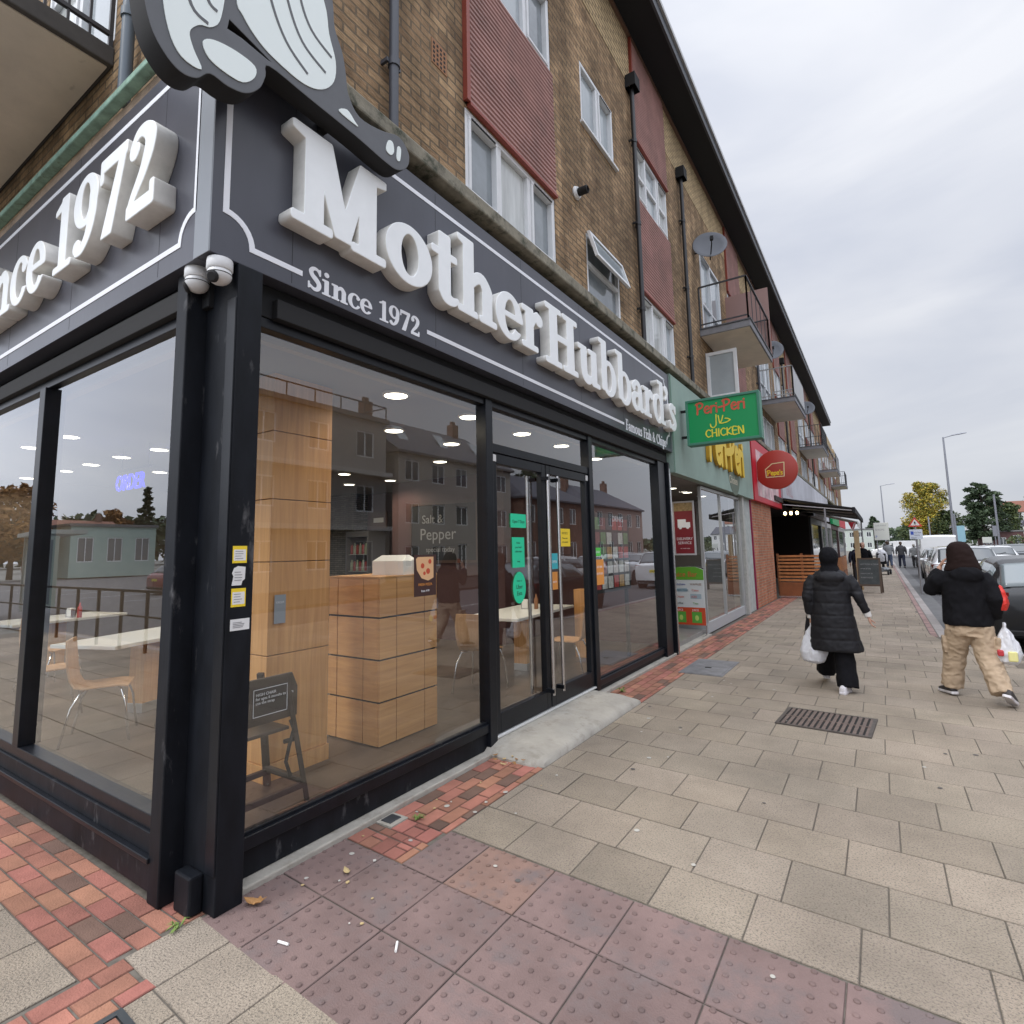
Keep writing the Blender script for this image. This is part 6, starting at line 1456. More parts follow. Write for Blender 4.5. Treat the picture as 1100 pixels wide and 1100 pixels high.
b = MB(); b.ell((0, .015, 1.50), .100, .118, .118, 22, 14); b.loft([ring((0, .02, 1.47), .098, .10), ring((0, .015, 1.40), .085, .085), ring((0, .0, 1.34), .11, .10), ring((0, .0, 1.30), .13, .11)])
hj = fused(b, 'headscarf', 'blackcloth', p1, .009, .006, .06, 3)
for i, (w_, d_) in enumerate(((lw, (-.0, 0, 1)), (rw, (-.25, .0, 1)))):
    a = MB(); dv = Vector(d_).normalized(); a.tube([w_ - dv * .01, w_ + dv * .045], [.036, .040], 14); a.build('cuff', 'whitecuff', p1, smooth=False, bevel=.006)
shoe('shoe', p1, (.035, -.17, 0), (.085, .06, 0), mt='shoewhite'); shoe('shoe', p1, (-.15, .36, .05), (-.17, .60, .035), (0, -.1, 1), 'shoewhite')
# --- carrier bag held in the left hand
def carrier(loc, label, w_, h_, d_, mt, rz=0):
    t = thing('carrier_bag', label, 'bag', loc, rz)
    b = MB(); H = h_
    b.loft([ring((.02, 0, -H), w_ * .45, d_ * .5, n=20, fold=.08, k=4), ring((.0, 0, -H + .03), w_ * .8, d_ * .9, n=20, fold=.05, k=4), ring((0, 0, -H * .72), w_ * 1.0, d_, n=20, fold=.07, k=5, seed=1), ring((.0, 0, -H * .45), w_ * .75, d_ * .75, n=20, fold=.12, k=5, seed=2), ring((0, 0, -H * .2), w_ * .38, d_ * .5, n=20, fold=.2, k=4), ring((0, 0, -.03), w_ * .14, d_ * .35, n=20), ring((0, 0, .015), w_ * .12, d_ * .32, n=20)])
    fused(b, 'bag_body', mt, t, .008, .010, .05, 2, (1, 1, .45))
    return t
def plastic(name, col, tr=.25):
    mt, t_, b_ = newmat(name); b_.inputs['Base Color'].default_value = (*col, 1); b_.inputs['Roughness'].default_value = .35
    n = t_.nodes.new; o_ = [q for q in t_.nodes if q.type == 'OUTPUT_MATERIAL'][0]; tl = n('ShaderNodeBsdfTranslucent'); tl.inputs[0].default_value = (*col, 1); mx = n('ShaderNodeMixShader'); mx.inputs[0].default_value = tr
    t_.links.new(b_.outputs[0], mx.inputs[1]); t_.links.new(tl.outputs[0], mx.inputs[2]); t_.links.new(mx.outputs[0], o_.inputs[0]); M[name] = mt
plastic('bagwhite', (.78, .79, .83))
carrier((2.065, 5.97, .735), 'full white plastic carrier bag hanging beside the long black padded coat', .145, .45, .10, 'bagwhite')
# --- second person, black jacket and khaki cargo trousers
p2 = thing('person', 'person in dark brown headscarf, black jacket and khaki cargo trousers walking by the kerb', 'person', (3.52, 6.15, 0))
b = MB(); head(b, (-.02, .05, 1.50), yaw=.75)
b.loft([ring((0, 0, .84), .15, .11), ring((0, 0, .98), .14, .10), ring((0, 0, 1.12), .14, .10), ring((0, 0, 1.28), .165, .10), ring((0, .0, 1.35), .12, .07), ring((0, .02, 1.42), .05, .05), ring((-.01, .04, 1.48), .047, .05)])
limb(b, [(-.08, 0, .86), (-.13, .14, .48), (-.20, .22, .09)], [.09, .06, .042]); limb(b, [(.08, 0, .86), (.11, .0, .46), (.17, -.20, .16)], [.09, .06, .042])
lw2 = Vector((-.175, .20, 1.37)); rw2 = Vector((.225, .06, .99))
limb(b, [(-.17, 0, 1.30), (-.27, .04, 1.13), lw2], [.045, .038, .025]); limb(b, [(.17, 0, 1.29), (.225, -.12, 1.08), rw2], [.046, .038, .026])
hand(b, lw2, (.45, .1, .8), (.2, -1, .2), .95, .9); hand(b, rw2, (.15, .25, .05), (0, 0, 1), .95, .9)
fused(b, 'body', 'skin', p2, .007, smooth_it=2); eyes(p2, (-.02, .05, 1.50), .75)
b = MB()
b.loft([ring((.0, 0, .77), .205, .15, n=28, fold=.02), ring((.0, 0, .80), .212, .155, n=28, fold=.02), ring((0, 0, .95), .205, .15, n=28), ring((0, 0, 1.1), .195, .145, n=28), ring((0, -.005, 1.24), .20, .135, n=28), ring((0, 0, 1.32), .18, .115, n=28), ring((0, .01, 1.39), .10, .09, n=28), ring((0, .02, 1.42), .07, .08, n=28)])
b.tube([(-.15, 0, 1.29), (-.23, .01, 1.22), (-.285, .045, 1.13), (-.25, .12, 1.23), (-.19, .185, 1.33)], [.075, .078, .075, .06, .05], 14)
b.tube([(.15, 0, 1.28), (.20, -.05, 1.18), (.225, -.10, 1.05), (.225, -.04, .93), (.225, .02, .86)], [.075, .075, .068, .058, .05], 14)
b.ell((.02, -.11, 1.30), .14, .055, .085, 20, 12)
fused(b, 'jacket', 'blackcloth', p2, .010, .013, .11, 3, (1, 1, .7))
b = MB()
b.loft([ring((.0, 0, .66), .165, .12, n=24), ring((0, 0, .80), .19, .14, n=24), ring((0, 0, .88), .17, .13, n=24)])
b.tube([(-.085, .0, .76), (-.10, .06, .62), (-.125, .13, .46), (-.155, .17, .28), (-.18, .20, .09)], [.118, .108, .10, .098, .096], 18)
b.tube([(.085, .0, .76), (.10, .0, .62), (.12, -.02, .46), (.155, -.10, .30), (.185, -.185, .13)], [.118, .108, .10, .098, .094], 18)
b.box(-.232, -.20, .03, .19, .46, .63); b.box(.195, .232, -.10, .06, .50, .66)
fused(b, 'trousers', 'khaki', p2, .009, .016, .10, 2, (1, 1, 1.3))
b = MB(); b.ell((-.01, .03, 1.535), .112, .128, .118, 24, 16); b.loft([ring((-.005, .02, 1.56), .110, .12, n=24), ring((.0, .01, 1.49), .122, .125, n=24), ring((.005, .0, 1.43), .132, .125, n=24), ring((.005, .0, 1.37), .155, .13, n=24), ring((0, 0, 1.335), .165, .125, n=24)])
fused(b, 'headscarf', 'darkbrown', p2, .009, .006, .11, 10, (1, 1, 1.5))
P('shoedark', (.03, .025, .025), .6)
shoe('shoe', p2, (-.17, .12, .02), (-.27, .36, .0), mt='shoedark'); shoe('shoe', p2, (.20, -.28, .12), (.27, -.09, .01), (-.2, -.75, 1), 'shoedark')
# eyeglasses-like dark phone held at the mouth: small red topped snack
a = MB(); a.box(-.03, .03, -.02, .02, -.03, .05); o = a.build('snack', P('snackred', (.55, .10, .05), .6), loc=(3.44, 6.34, 1.47), bevel=.008); tag(o, 'small red wrapped snack held up to the mouth of the person in the brown headscarf', 'snack')
b = MB(); b.loft([ring((.0, 0, -.13), .05, .10, n=16, fold=.1), ring((.01, 0, -.06), .06, .12, n=16, fold=.1, seed=1), ring((0, 0, .05), .055, .11, n=16, fold=.1), ring((-.01, 0, .12), .035, .07, n=16)])
t = thing('red_package', 'bright red folded bag tucked under the right arm of the person by the kerb', 'bag', (3.79, 6.14, 1.07)); fused(b, 'package', P('brightred', (.62, .03, .02), .5), t, .01, .012, .06, 2)
carrier((3.80, 6.12, .80), 'thin white carrier bag with red and yellow contents showing through', .115, .40, .10, 'bagwhite')
for nm, c_, loc_ in (('shopping', (.7, .66, .1), (3.85, 6.07, .50)), ('shopping', (.45, .03, .04), (3.73, 6.05, .53))):
    pass
t = [o for o in bpy.data.objects if o.name.startswith('carrier_bag')][-1]
a = MB(); a.box(-.01, .065, -.105, -.06, -.36, -.26); a.build('yellow_packet', P('packy', (.70, .66, .28), .5), t, bevel=.012); a = MB(); a.box(-.09, -.04, -.11, -.06, -.31, -.25); a.build('red_packet', P('packr', (.45, .03, .04), .5), t, bevel=.012)
# --- distant people, one builder with varied clothes
def walker(loc, rz, label, top, legs, hair, h=1.7, hood=False, stride=.16, group='people further along the pavement', pants_r=.085):
    s = h / 1.7; t = thing('person', label, 'person', loc, rz, group)
    b = MB(); head(b, (0, .02, 1.58)); b.loft([ring((0, 0, .9), .15, .10, n=14), ring((0, 0, 1.1), .14, .10, n=14), ring((0, 0, 1.38), .18, .10, n=14), ring((0, 0, 1.45), .06, .06, n=14), ring((0, .01, 1.53), .05, .05, n=14)])
    limb(b, [(-.09, 0, .92), (-.10, stride * .7, .5), (-.11, stride, .08)], [.08, .055, .04]); limb(b, [(.09, 0, .92), (.10, -stride * .2, .5), (.11, -stride, .1)], [.08, .055, .04])
    for sx in (-1, 1):
        w_ = Vector((sx * .27, sx * stride * .6, .86)); limb(b, [(sx * .19, 0, 1.4), (sx * .25, -.02, 1.13), w_], [.045, .038, .025]); hand(b, w_, (0, .1, -1), (0, 1, 0), 1, .5)
    fused(b, 'body', 'skin', t, .014, smooth_it=1)
    b = MB(); b.loft([ring((0, 0, .84), .19, .14, n=18), ring((0, 0, 1.05), .185, .13, n=18), ring((0, 0, 1.3), .21, .13, n=18), ring((0, 0, 1.43), .15, .09, n=18), ring((0, .01, 1.49), .07, .07, n=18)])
    for sx in (-1, 1): b.tube([(sx * .17, 0, 1.39), (sx * .23, -.01, 1.28), (sx * .265, -.02, 1.13), (sx * .275, sx * stride * .6, .90)], [.07, .07, .06, .05], 10)
    fused(b, 'jacket', top, t, .016, .012, .12, 2)
    b = MB(); b.loft([ring((0, 0, .78), .17, .12, n=16), ring((0, 0, .95), .17, .12, n=16)])
    b.tube([(-.09, .0, .85), (-.10, stride * .7, .5), (-.11, stride, .10)], [pants_r + .025, pants_r, pants_r - .015], 10); b.tube([(.09, 0, .85), (.10, -stride * .2, .5), (.11, -stride, .12)], [pants_r + .025, pants_r, pants_r - .015], 10)
    fused(b, 'trousers', legs, t, .016, .01, .1, 1)
    b = MB(); b.ell((0, .0, 1.635), .088, .10, .09, 14, 10); b.ell((0, -.03, 1.58), .082, .075, .09, 14, 10); fused(b, 'hood' if hood else 'hair', hair, t, .014, smooth_it=1)
    for sx, y in ((-.11, stride), (.11, -stride)): shoe('shoe', t, (sx, y - .06, .0), (sx, y + .2, .0), mt='shoedark', solemt='shoedark')
    t.scale = (s, s, s); return t
P('hairbrown', (.06, .035, .02), .8); P('hairgrey', (.3, .28, .26), .8); P('navy', (.02, .025, .05), .8); P('denim', (.05, .07, .12), .8); P('greywear', (.22, .23, .24), .8); P('darkgreyw', (.05, .05, .055), .8)
walker((4.0, 46, -.1), R(5), 'walker in dark jacket and dark trousers alone in the middle of the pavement', 'darkgreyw', 'navy', 'hairbrown', 1.78)
walker((4.75, 46.5, -.1), R(-10), 'walker in pale grey top beside the road sign post', 'greywear', 'darkgreyw', 'hairgrey', 1.6)
walker((3.25, 43.5, 0), R(0), 'walker in grey jacket and jeans behind the mobility scooter', 'greywear', 'denim', 'hairbrown', 1.72)
walker((2.22, 25.0, 0), R(170), 'bald man in black jacket standing by the terrace, facing the camera', 'blackcloth', 'darkgreyw', 'skin', 1.66, stride=.03)
walker((1.95, 26.0, 0), R(200), 'person in dark coat behind the bald man on the terrace edge', 'navy', 'darkgreyw', 'hairbrown', 1.6, stride=.03)
walker((3.3, 58, 0), R(10), 'smallest distant walker in dark clothes far down the pavement', 'darkgreyw', 'navy', 'hairbrown', 1.75)
# mobility scooter with a rider in dark coat
t = thing('mobility_scooter', 'mobility scooter with a pale hooded cover parked on the pavement past the chalkboard', 'mobility scooter', (2.85, 33.5, 0), R(-8))
a = MB(); a.loft([ring((0, y, .28), w_, .12, n=12, tilt=(PI / 2, 0)) for y, w_ in ((-.55, .12), (-.45, .24), (-.1, .27), (.3, .26), (.55, .12))]); a.box(-.22, .22, -.35, .45, .18, .24); a.build('chassis', P('scootg', (.18, .19, .2), .4), t, autosm=40)
a = MB(); a.box(-.2, .2, -.22, .18, .55, .65); a.box(-.2, .2, -.26, -.18, .65, 1.1); a.bar((0, 0, .3), (0, 0, .56), .08); a.build('seat', 'matblack', t, bevel=.03)
a = MB(); a.tube([(0, .42, .25), (0, .32, .95)], .03, 8); a.tube([(-.22, .28, .98), (.22, .28, .98)], .02, 8); a.build('tiller', 'matblack', t)
for x in (-.26, .26):
    for y in (-.38, .42):
        a = MB(); a.lathe([(.06, -.04), (.13, -.035), (.14, 0), (.13, .035), (.06, .04)], (x, y, .14), 18, 'x'); w_ = a.build('wheel', 'matblack', t, autosm=40); a = MB(); a.lathe([(.06, -.042), (.06, .042)], (x, y, .14), 12, 'x'); a.build('rim', 'steel', w_)
b = MB(); b.loft([ring((0, -.1, .68), .24, .2, n=16, fold=.06), ring((0, -.08, .95), .26, .22, n=16, fold=.05), ring((0, -.05, 1.15), .22, .2, n=16), ring((0, 0, 1.28), .10, .1, n=16)]); fused(b, 'rain_cover', P('palecover', (.5, .5, .52), .5), t, .02, .02, .12, 2)

# ================================================================== VEHICLES
def lerp_keys(keys, y):
    for (y0, *a), (y1, *b_) in zip(keys[:-1], keys[1:]):
        if y0 <= y <= y1:
            t = (y - y0) / (y1 - y0 + 1e-9); return [p + (q - p) * t for p, q in zip(a, b_)]
    return list(keys[-1][1:]) if y > keys[-1][0] else list(keys[0][1:])
def tyre(t, x, y, r_, w_=.2, mt='alloy'):
    s_ = 1 if x > 0 else -1
    a = MB(); a.lathe([(r_ * .62, -w_ / 2), (r_ * .93, -w_ / 2), (r_, -w_ * .35), (r_, w_ * .35), (r_ * .93, w_ / 2), (r_ * .62, w_ / 2)], (x, y, r_), 28, 'x'); o = a.build('wheel', P('tyre', (.018, .018, .019), .85), t, autosm=40)
    a = MB(); a.lathe([(r_ * .64, -.05 * s_), (r_ * .64, .085 * s_), (r_ * .58, .09 * s_), (r_ * .55, .05 * s_), (.06, .04 * s_), (.05, .07 * s_), (.0, .07 * s_)][::1], (x, y, r_), 28, 'x')
    for k in range(5):
        an = 2 * PI * k / 5; a.bar((x + s_ * .065, y + math.cos(an) * .04, r_ + math.sin(an) * .04), (x + s_ * .075, y + math.cos(an) * r_ * .6, r_ + math.sin(an) * r_ * .6), .045, .05)
    a.build('rim', P('alloy', (.35, .35, .36), .3, metal=.8), o, autosm=40)
def car(name, label, loc, paint, L=4.4, W=1.80, H=1.45, kind='hatch', rz=0.0, roof_bars=False, group='cars parked along the kerb', text_badge=None, plate='', glass='darkglass', inner=True):
    """rear bumper at y=0, nose at y=L"""
    t = thing(name, label, 'car', loc, rz, group)
    hw = W / 2; sh = .64 * H; r_ = .325 if H < 1.55 else .36
    if kind == 'suv': keys = [(0, .30, .86, .98, .86, .80), (.06, .24, .93, 1.0, .95, .80), (.22, .20, .98, H * .74, .985, .78), (.62, .20, 1.0, H * .955, 1, .72), (.9, .20, 1.0, H * .985, 1, .715), (2.0, .2, 1, H, 1, .72), (2.75, .2, 1, H * .975, 1, .71), (3.45, .2, 1, H * .70, 1, .80), (3.6, .2, .99, H * .665, .99, .84), (L - .35, .22, .95, H * .60, .95, .82), (L - .08, .25, .84, H * .5, .86, .74), (L, .3, .74, H * .42, .78, .66)]
    elif kind == 'hatch': keys = [(0, .32, .86, .80, .86, .74), (.05, .24, .93, .92, .94, .76), (.16, .20, .97, H * .69, .98, .76), (.55, .19, 1.0, H * .93, 1, .68), (.85, .19, 1.0, H * .975, 1, .675), (1.7, .19, 1, H, 1, .68), (2.35, .19, 1, H * .97, 1, .67), (3.05, .19, 1, H * .69, 1, .78), (3.2, .19, .99, H * .655, .99, .82), (L - .35, .2, .95, H * .56, .95, .80), (L - .08, .22, .84, H * .46, .86, .72), (L, .3, .74, H * .38, .78, .62)]
    else: keys = [(0, .32, .9, .9, .9, .86), (.06, .24, .96, H * .95, .96, .90), (.25, .2, 1, H, 1, .93), (2.6, .2, 1, H, 1, .93), (3.1, .2, 1, H * .97, 1, .90), (3.9, .2, 1, H * .62, 1, .88), (4.1, .2, .99, H * .59, .98, .88), (L - .25, .22, .94, H * .50, .95, .84), (L, .3, .8, H * .36, .85, .7)]
    ys = sorted(set([k[0] for k in keys] + [L * i / 34 for i in range(35)]))
    rings = []
    for y in ys:
        zb, wb, zt, ws, wt = lerp_keys(keys, y); belt = min(sh if kind != 'van' else H * .60, zt - .02)
        ws_, wt_ = ws * hw, wt * hw
        low = zt < sh + .06
        pts = [(0, zb), (wb * hw * .86, zb), (wb * hw * .97, zb + .06), (ws_ * .99, zb + .20), (ws_, belt * .74), (ws_ * .985, belt - .04), (ws_ * .965, belt)]
        if low: pts += [(ws_ * .93, belt + (zt - belt) * .4), (ws_ * .88, zt - .012), (wt_ * .95, zt - .004), (wt_ * .7, zt + .006), (wt_ * .35, zt + .016), (0, zt + .018)]
        else:
            w2 = ws_ * .955
            pts += [(w2 + (wt_ - w2) * .12, belt + (zt - belt) * .12), (w2 + (wt_ - w2) * .80, belt + (zt - belt) * .80), (wt_, zt - .035), (wt_ * .88, zt - .006), (wt_ * .45, zt + .012), (0, zt + .016)]
        rings.append([Vector((x, y, z)) for x, z in pts] + [Vector((-x, y, z)) for x, z in reversed(pts[1:-1])])
    n = len(rings[0]); half = 13
    body = MB(); win = MB()
    def is_win(i, j):
        y = (ys[i] + ys[i + 1]) / 2; zt = lerp_keys(keys, y)[2]; zt0, zt1 = lerp_keys(keys, ys[i])[2], lerp_keys(keys, ys[i + 1])[2]
        side = j in (7,) or j == n - 8
        steep = abs(zt1 - zt0) / (ys[i + 1] - ys[i] + 1e-9) > (.33 if kind != 'van' else .3)
        if kind == 'van':
            if side: return 2.75 < y < 3.55
            if j in (9, 10, 11, 12, 13, 14): return steep and 3.1 < y < 3.9
            return False
        ys_w0 = .50 if kind == 'hatch' else .62; ye = 2.75 if kind == 'hatch' else 3.15
        if side: return ys_w0 < y < ye and not (1.62 < y < 1.74)
        if j in (9, 10, 11, 12, 13, 14) : return steep and zt > sh + .10 and zt < H * .96
        return False
    for i in range(len(ys) - 1):
        for j in range(n):
            q = (rings[i][j], rings[i][(j + 1) % n], rings[i + 1][(j + 1) % n], rings[i + 1][j])
            (win if is_win(i, j) else body).add(q, [(0, 1, 2, 3)])
    body.add(rings[0], [tuple(range(n))]); body.add(rings[-1], [tuple(reversed(range(n)))])
    for mb_, nm, mt in ((body, 'body', paint), (win, 'window', glass)):
        o = mb_.build(nm, mt, t); bm = bmesh.new(); bm.from_mesh(o.data); bmesh.ops.remove_doubles(bm, verts=bm.verts, dist=.0008); bmesh.ops.recalc_face_normals(bm, faces=bm.faces); bm.to_mesh(o.data); bm.free()
        o.data.shade_smooth(); o.data.set_sharp_from_angle(angle=R(38))
        if nm == 'window': o.modifiers.new('s', 'SOLIDIFY').thickness = -.01
    wy = (.80, L - .88)
    for y in wy:
        for sx in (-1, 1):
            tyre(t, sx * (hw - .10), y, r_)
            a = MB(); a.lathe([(r_ + .05, hw * sx * .80), (r_ + .055, (hw + .006) * sx), (r_ - .0, (hw + .006) * sx), (r_, hw * sx * .80)], (0, y, r_), 28, 'x'); a.build('wheel_arch', 'matblack', t, autosm=40)
    P('taillight', (.14, .006, .006), .15); P('headlight', (.6, .62, .65), .1); P('plateyellow', (.72, .60, .06), .5); P('platewhite', (.65, .65, .62), .5)
    zl = .60 * H if kind != 'van' else .45 * H
    for sx in (-1, 1):
        a = MB(); a.loft([[(sx * hw * .98, .26, zl - .05), (sx * hw * .98, .26, zl + .05), (sx * hw * .93, .22, zl + .055), (sx * hw * .93, .22, zl - .055)], [(sx * hw * .945, .07, zl - .06), (sx * hw * .945, .07, zl + .06), (sx * hw * .88, .055, zl + .06), (sx * hw * .88, .055, zl - .06)], [(sx * hw * .68, .03, zl - .045), (sx * hw * .68, .03, zl + .05), (sx * hw * .68, .07, zl + .05), (sx * hw * .68, .07, zl - .045)]])
        a.build('rear_light', 'taillight', t, autosm=40)
        a = MB(); a.ell((sx * hw * .72, L - .13, .5 * H), .17, .10, .07, 14, 8); a.build('headlight', 'headlight', t, smooth=True)
        a = MB(); yy = 2.55 if kind == 'hatch' else (2.95 if kind == 'suv' else 3.5); a.ell((sx * (hw + .09), yy, sh + .07), .09, .06, .06, 12, 8); a.bar((sx * (hw - .03), yy, sh + .02), (sx * (hw + .06), yy, sh + .05), .03); a.build('wing_mirror', paint, t, smooth=True)
    a = MB(); a.box(-.26, .26, -.012, .01, .44 * H, .44 * H + .11); pl_ = a.build('number_plate', 'plateyellow', t)
    if plate: text(plate, .09, 'plate_text', 'matblack', frame((-.22, -.0135, .44 * H + .025), (1, 0, 0), (0, 0, 1)), pl_)
    a = MB(); a.box(-.26, .26, L - .01, L + .012, .30 * H, .30 * H + .11); a.build('number_plate', 'platewhite', t)
    a = MB(); a.loft([[(x, -.02 - .0 * abs(x), .28), (x, -.03, .34), (x, .06, .40), (x, .06, .26)] for x in (-hw * .84, -hw * .4, 0, hw * .4, hw * .84)]); a.build('bumper', 'matblack' if kind != 'van' else 'greywear', t, autosm=40)
    if kind != 'van':
        for y in (1.68, 2.72 if kind == 'hatch' else 3.0):
            a = MB()
            for sx in (-1, 1): a.bar((sx * (hw + .001), y, .34), (sx * (hw + .001), y, sh - .05), .008, .006)
            a.build('door_seam', 'matblack', t)
    if roof_bars:
        a = MB()
        for sx in (-1, 1): a.tube([(sx * hw * .62, .8, H - .02), (sx * hw * .63, 1.0, H + .045), (sx * hw * .63, 2.4, H + .045), (sx * hw * .62, 2.6, H - .02)], .016, 8)
        a.build('roof_rail', 'matblack', t, smooth=True)
    if kind == 'hatch':
        a = MB(); a.tube([(0, .9, H * .975), (0, .82, H + .04)], [.02, .006], 8); a.build('aerial', 'matblack', t)
        a = MB(); a.bar((0.02, .14, H * .71), (.32, .26, H * .78), .014); a.build('rear_wiper', 'matblack', t)
    return t
def carpaint(n, c, r_=.25, metal=0.0): M[n] = mat(n, c, r_, metal, coat=.8 if max(c) > .1 else .25, spec=.5 if max(c) > .1 else .3)
carpaint('carblack', (.012, .013, .015)); carpaint('carwhite', (.62, .63, .64)); carpaint('carsilver', (.35, .36, .37), .3, .5); carpaint('cargrey', (.10, .11, .12), .3, .4); carpaint('carblue', (.05, .09, .16)); carpaint('carred', (.3, .03, .03))
P('hatchglass', (.14, .17, .18), .05, spec=1.0)
car('parked_car', 'glossy black hatchback parked closest to the camera beside the kerb', (5.04, 10.15, -.10), 'carblack', H=1.47, plate='LX58 OHB', glass='hatchglass')
car('parked_car', 'white sporty SUV parked beyond the black car with red tail light showing', (5.12, 21.6, -.10), 'carwhite', L=4.7, W=1.92, H=1.58, kind='suv', plate='GN19 KXR')
car('panel_van', 'white panel van parked past the white SUV beside the road sign', (5.9, 43.0, -.10), 'carwhite', L=5.2, W=2.0, H=2.15, kind='van')
car('parked_van', 'low white van standing across the far end of the pavement', (6.9, 76.0, -.10), 'carwhite', L=5.0, W=1.95, H=1.9, kind='van', rz=R(86), group='vehicles at the far junction')
for i, (x, y, c, H, k, rb, lab) in enumerate([(7.6, 15.2, 'carwhite', 1.50, 'suv', True, 'white estate with roof rails, nearest of the second row behind the black car'), (7.9, 20.5, 'carwhite', 1.48, 'hatch', True, 'white hatchback in the second row, roof just above the black car'), (8.5, 27.0, 'carsilver', 1.46, 'hatch', False, 'silver hatchback in the middle of the second row'), (7.6, 34.5, 'carwhite', 1.5, 'hatch', False, 'small white hatchback further up the second row'), (9.6, 41, 'cargrey', 1.52, 'suv', False, 'dark grey SUV near the end of the second row'), (12.2, 47, 'carblue', 1.45, 'hatch', False, 'dark blue hatchback on the far side of the road'), (5.3, 31.5, 'carsilver', 1.46, 'hatch', False, 'silver hatchback at the kerb between the white SUV and the panel van'), (14.0 - 2, 33, 'carsilver', 1.48, 'suv', True, 'silver SUV with roof rails on the far side of the road')]):
    car('parked_car', lab, (x, y, -.10), c, H=H, kind=k, roof_bars=rb, L=4.5, group='cars in the rows across the road')
# cars behind the camera that the side windows reflect
for i, (x, y, c, lab) in enumerate([(-12, -11.5, 'carwhite', 'white car in the car park opposite the side windows'), (-17, -11.6, 'cargrey', 'dark car in the car park opposite the side windows'), (-26, -11.4, 'carred', 'red car at the far end of the car park')]):
    car('parked_car', lab, (x, y, -.10), c, kind='hatch', rz=R(180), group='cars in the car park')

# ================================================================== SIGNS, LAMPS, POLES
t = thing('road_sign', 'post with a triangular warning sign above a white direction sign beside the kerb', 'road sign', (3.80, 20.6, 0))
a = MB(); a.tube([(0, 0, 0), (0, 0, 2.46)], .03, 10); a.build('post', P('signpost', (.22, .22, .23), .5), t)
a = MB(); a.prism([(-.19, 2.14), (.19, 2.14), (0, 2.45)], lambda u, v, w: (u, -.04 + w, v), (0, .012)); o = a.build('warning_triangle', P('trired', (.55, .04, .03), .5), t); a = MB(); a.prism([(-.125, 2.178), (.125, 2.178), (0, 2.38)], lambda u, v, w: (u, -.0415 + w, v), (0, .001)); a.build('white_field', 'platewhite', o)
a = MB(); a.box(-.012, .012, -.044, -.042, 2.20, 2.30); a.box(-.03, .03, -.044, -.042, 2.25, 2.27); a.build('symbol', 'matblack', o)
a = MB(); a.box(-.17, .17, -.045, -.033, 1.74, 2.05); o = a.build('direction_plate', P('signface', (.55, .60, .68), .5), t); a = MB(); a.box(-.14, -.06, -.047, -.0455, 1.88, 1.99); a.build('symbol', P('blues', (.03, .08, .40), .5), o); text('Car Park', .05, 'sign_text', 'navy', frame((-.045, -.047, 1.93), (1, 0, 0), (0, 0, 1)), o); text('Library', .05, 'sign_text', 'navy', frame((-.045, -.047, 1.85), (1, 0, 0), (0, 0, 1)), o); text('Station', .05, 'sign_text', 'navy', frame((-.13, -.047, 1.77), (1, 0, 0), (0, 0, 1)), o)
P('lampgrey', (.23, .24, .27), .5, metal=.3)
def lamp(loc, label, h, arm=1.1, rz=0):
    t = thing('street_lamp', label, 'street lamp', loc, rz, 'street lamps')
    a = MB(); a.tube([(0, 0, 0), (0, 0, h * .14), (0, 0, h * .141), (0, 0, h * .62), (0, 0, h)], [.13, .13, .095, .08, .06], 12); a.build('column', 'lampgrey', t, autosm=40)
    a = MB(); a.tube([(0, 0, h - .05), (arm * .45, 0, h + .08)], .035, 8); a.build('arm', 'lampgrey', t)
    a = MB(); a.loft([[(arm * .4, -.10, h + .05), (arm * .4, .10, h + .05), (arm * .4, .08, h + .13), (arm * .4, -.08, h + .13)], [(arm * .8, -.14, h + .10), (arm * .8, .14, h + .10), (arm * .8, .1, h + .2), (arm * .8, -.1, h + .2)], [(arm * 1.1, -.08, h + .15), (arm * 1.1, .08, h + .15), (arm * 1.1, .06, h + .2), (arm * 1.1, -.06, h + .2)]]); a.build('head', 'lampgrey', t, bevel=.02)
    return t
lamp((7.7, 54, -.1), 'tall grey street lamp column standing on the far side of the parked cars', 10.0, 1.35)
lamp((3.55, 92, 0), 'thin distant street lamp left of the yellow tree', 9.6, 1.5)
lamp((4.2, -18, 0), 'grey street lamp behind the camera by the side road', 8, 1.2)
def pole(loc, h, r_, label, name='pole', cat='pole', mt='lampgrey'):
    a = MB(); a.tube([(0, 0, 0), (0, 0, h)], [r_, r_ * .8], 10); a.lathe([(r_ * .9, h), (r_ * 1.1, h + .02), (r_ * .3, h + .06)], (0, 0, 0), 10); o = a.build(name, mt, loc=loc, autosm=40); tag(o, label, cat); return o
pole((11.9, 65.5, 0), 5.75, .09, 'plain pale pole in front of the dark green tree', mt='lampgrey'); pole((8.39, 60, 0), 3.95, .08, 'shorter pale pole beside the blue backed sign'); pole((7.8, 80, 0), 4.5, .09, 'thin pale pole in front of the yellow tree')
def board(loc, w_, h_, z, label, mt, lines=(), rz=0, posts=2, name='sign_board'):
    t = thing(name, label, 'road sign', loc, rz)
    a = MB(); a.box(-w_ / 2, w_ / 2, -.03, .03, z, z + h_); pn = a.build('panel', mt, t, bevel=.01)
    a = MB()
    for k in range(posts): x = (-w_ * .35 + w_ * .7 * k) if posts == 2 else 0; a.tube([(x, .06, 0), (x, .06, z + h_ * .9)], .04, 8)
    a.build('post', 'lampgrey', t)
    for (s_, x, zz, sz, cm) in lines: text(s_, sz, 'sign_text', cm, frame((x, -.0315, zz), (1, 0, 0), (0, 0, 1)), pn)
    return t
P('bluesign', (.22, .38, .45), .5)
board((10.4, 79, 0), 1.0, 1.8, 1.56, 'blue green sign panel on two posts beside the tall lamp', 'bluesign')
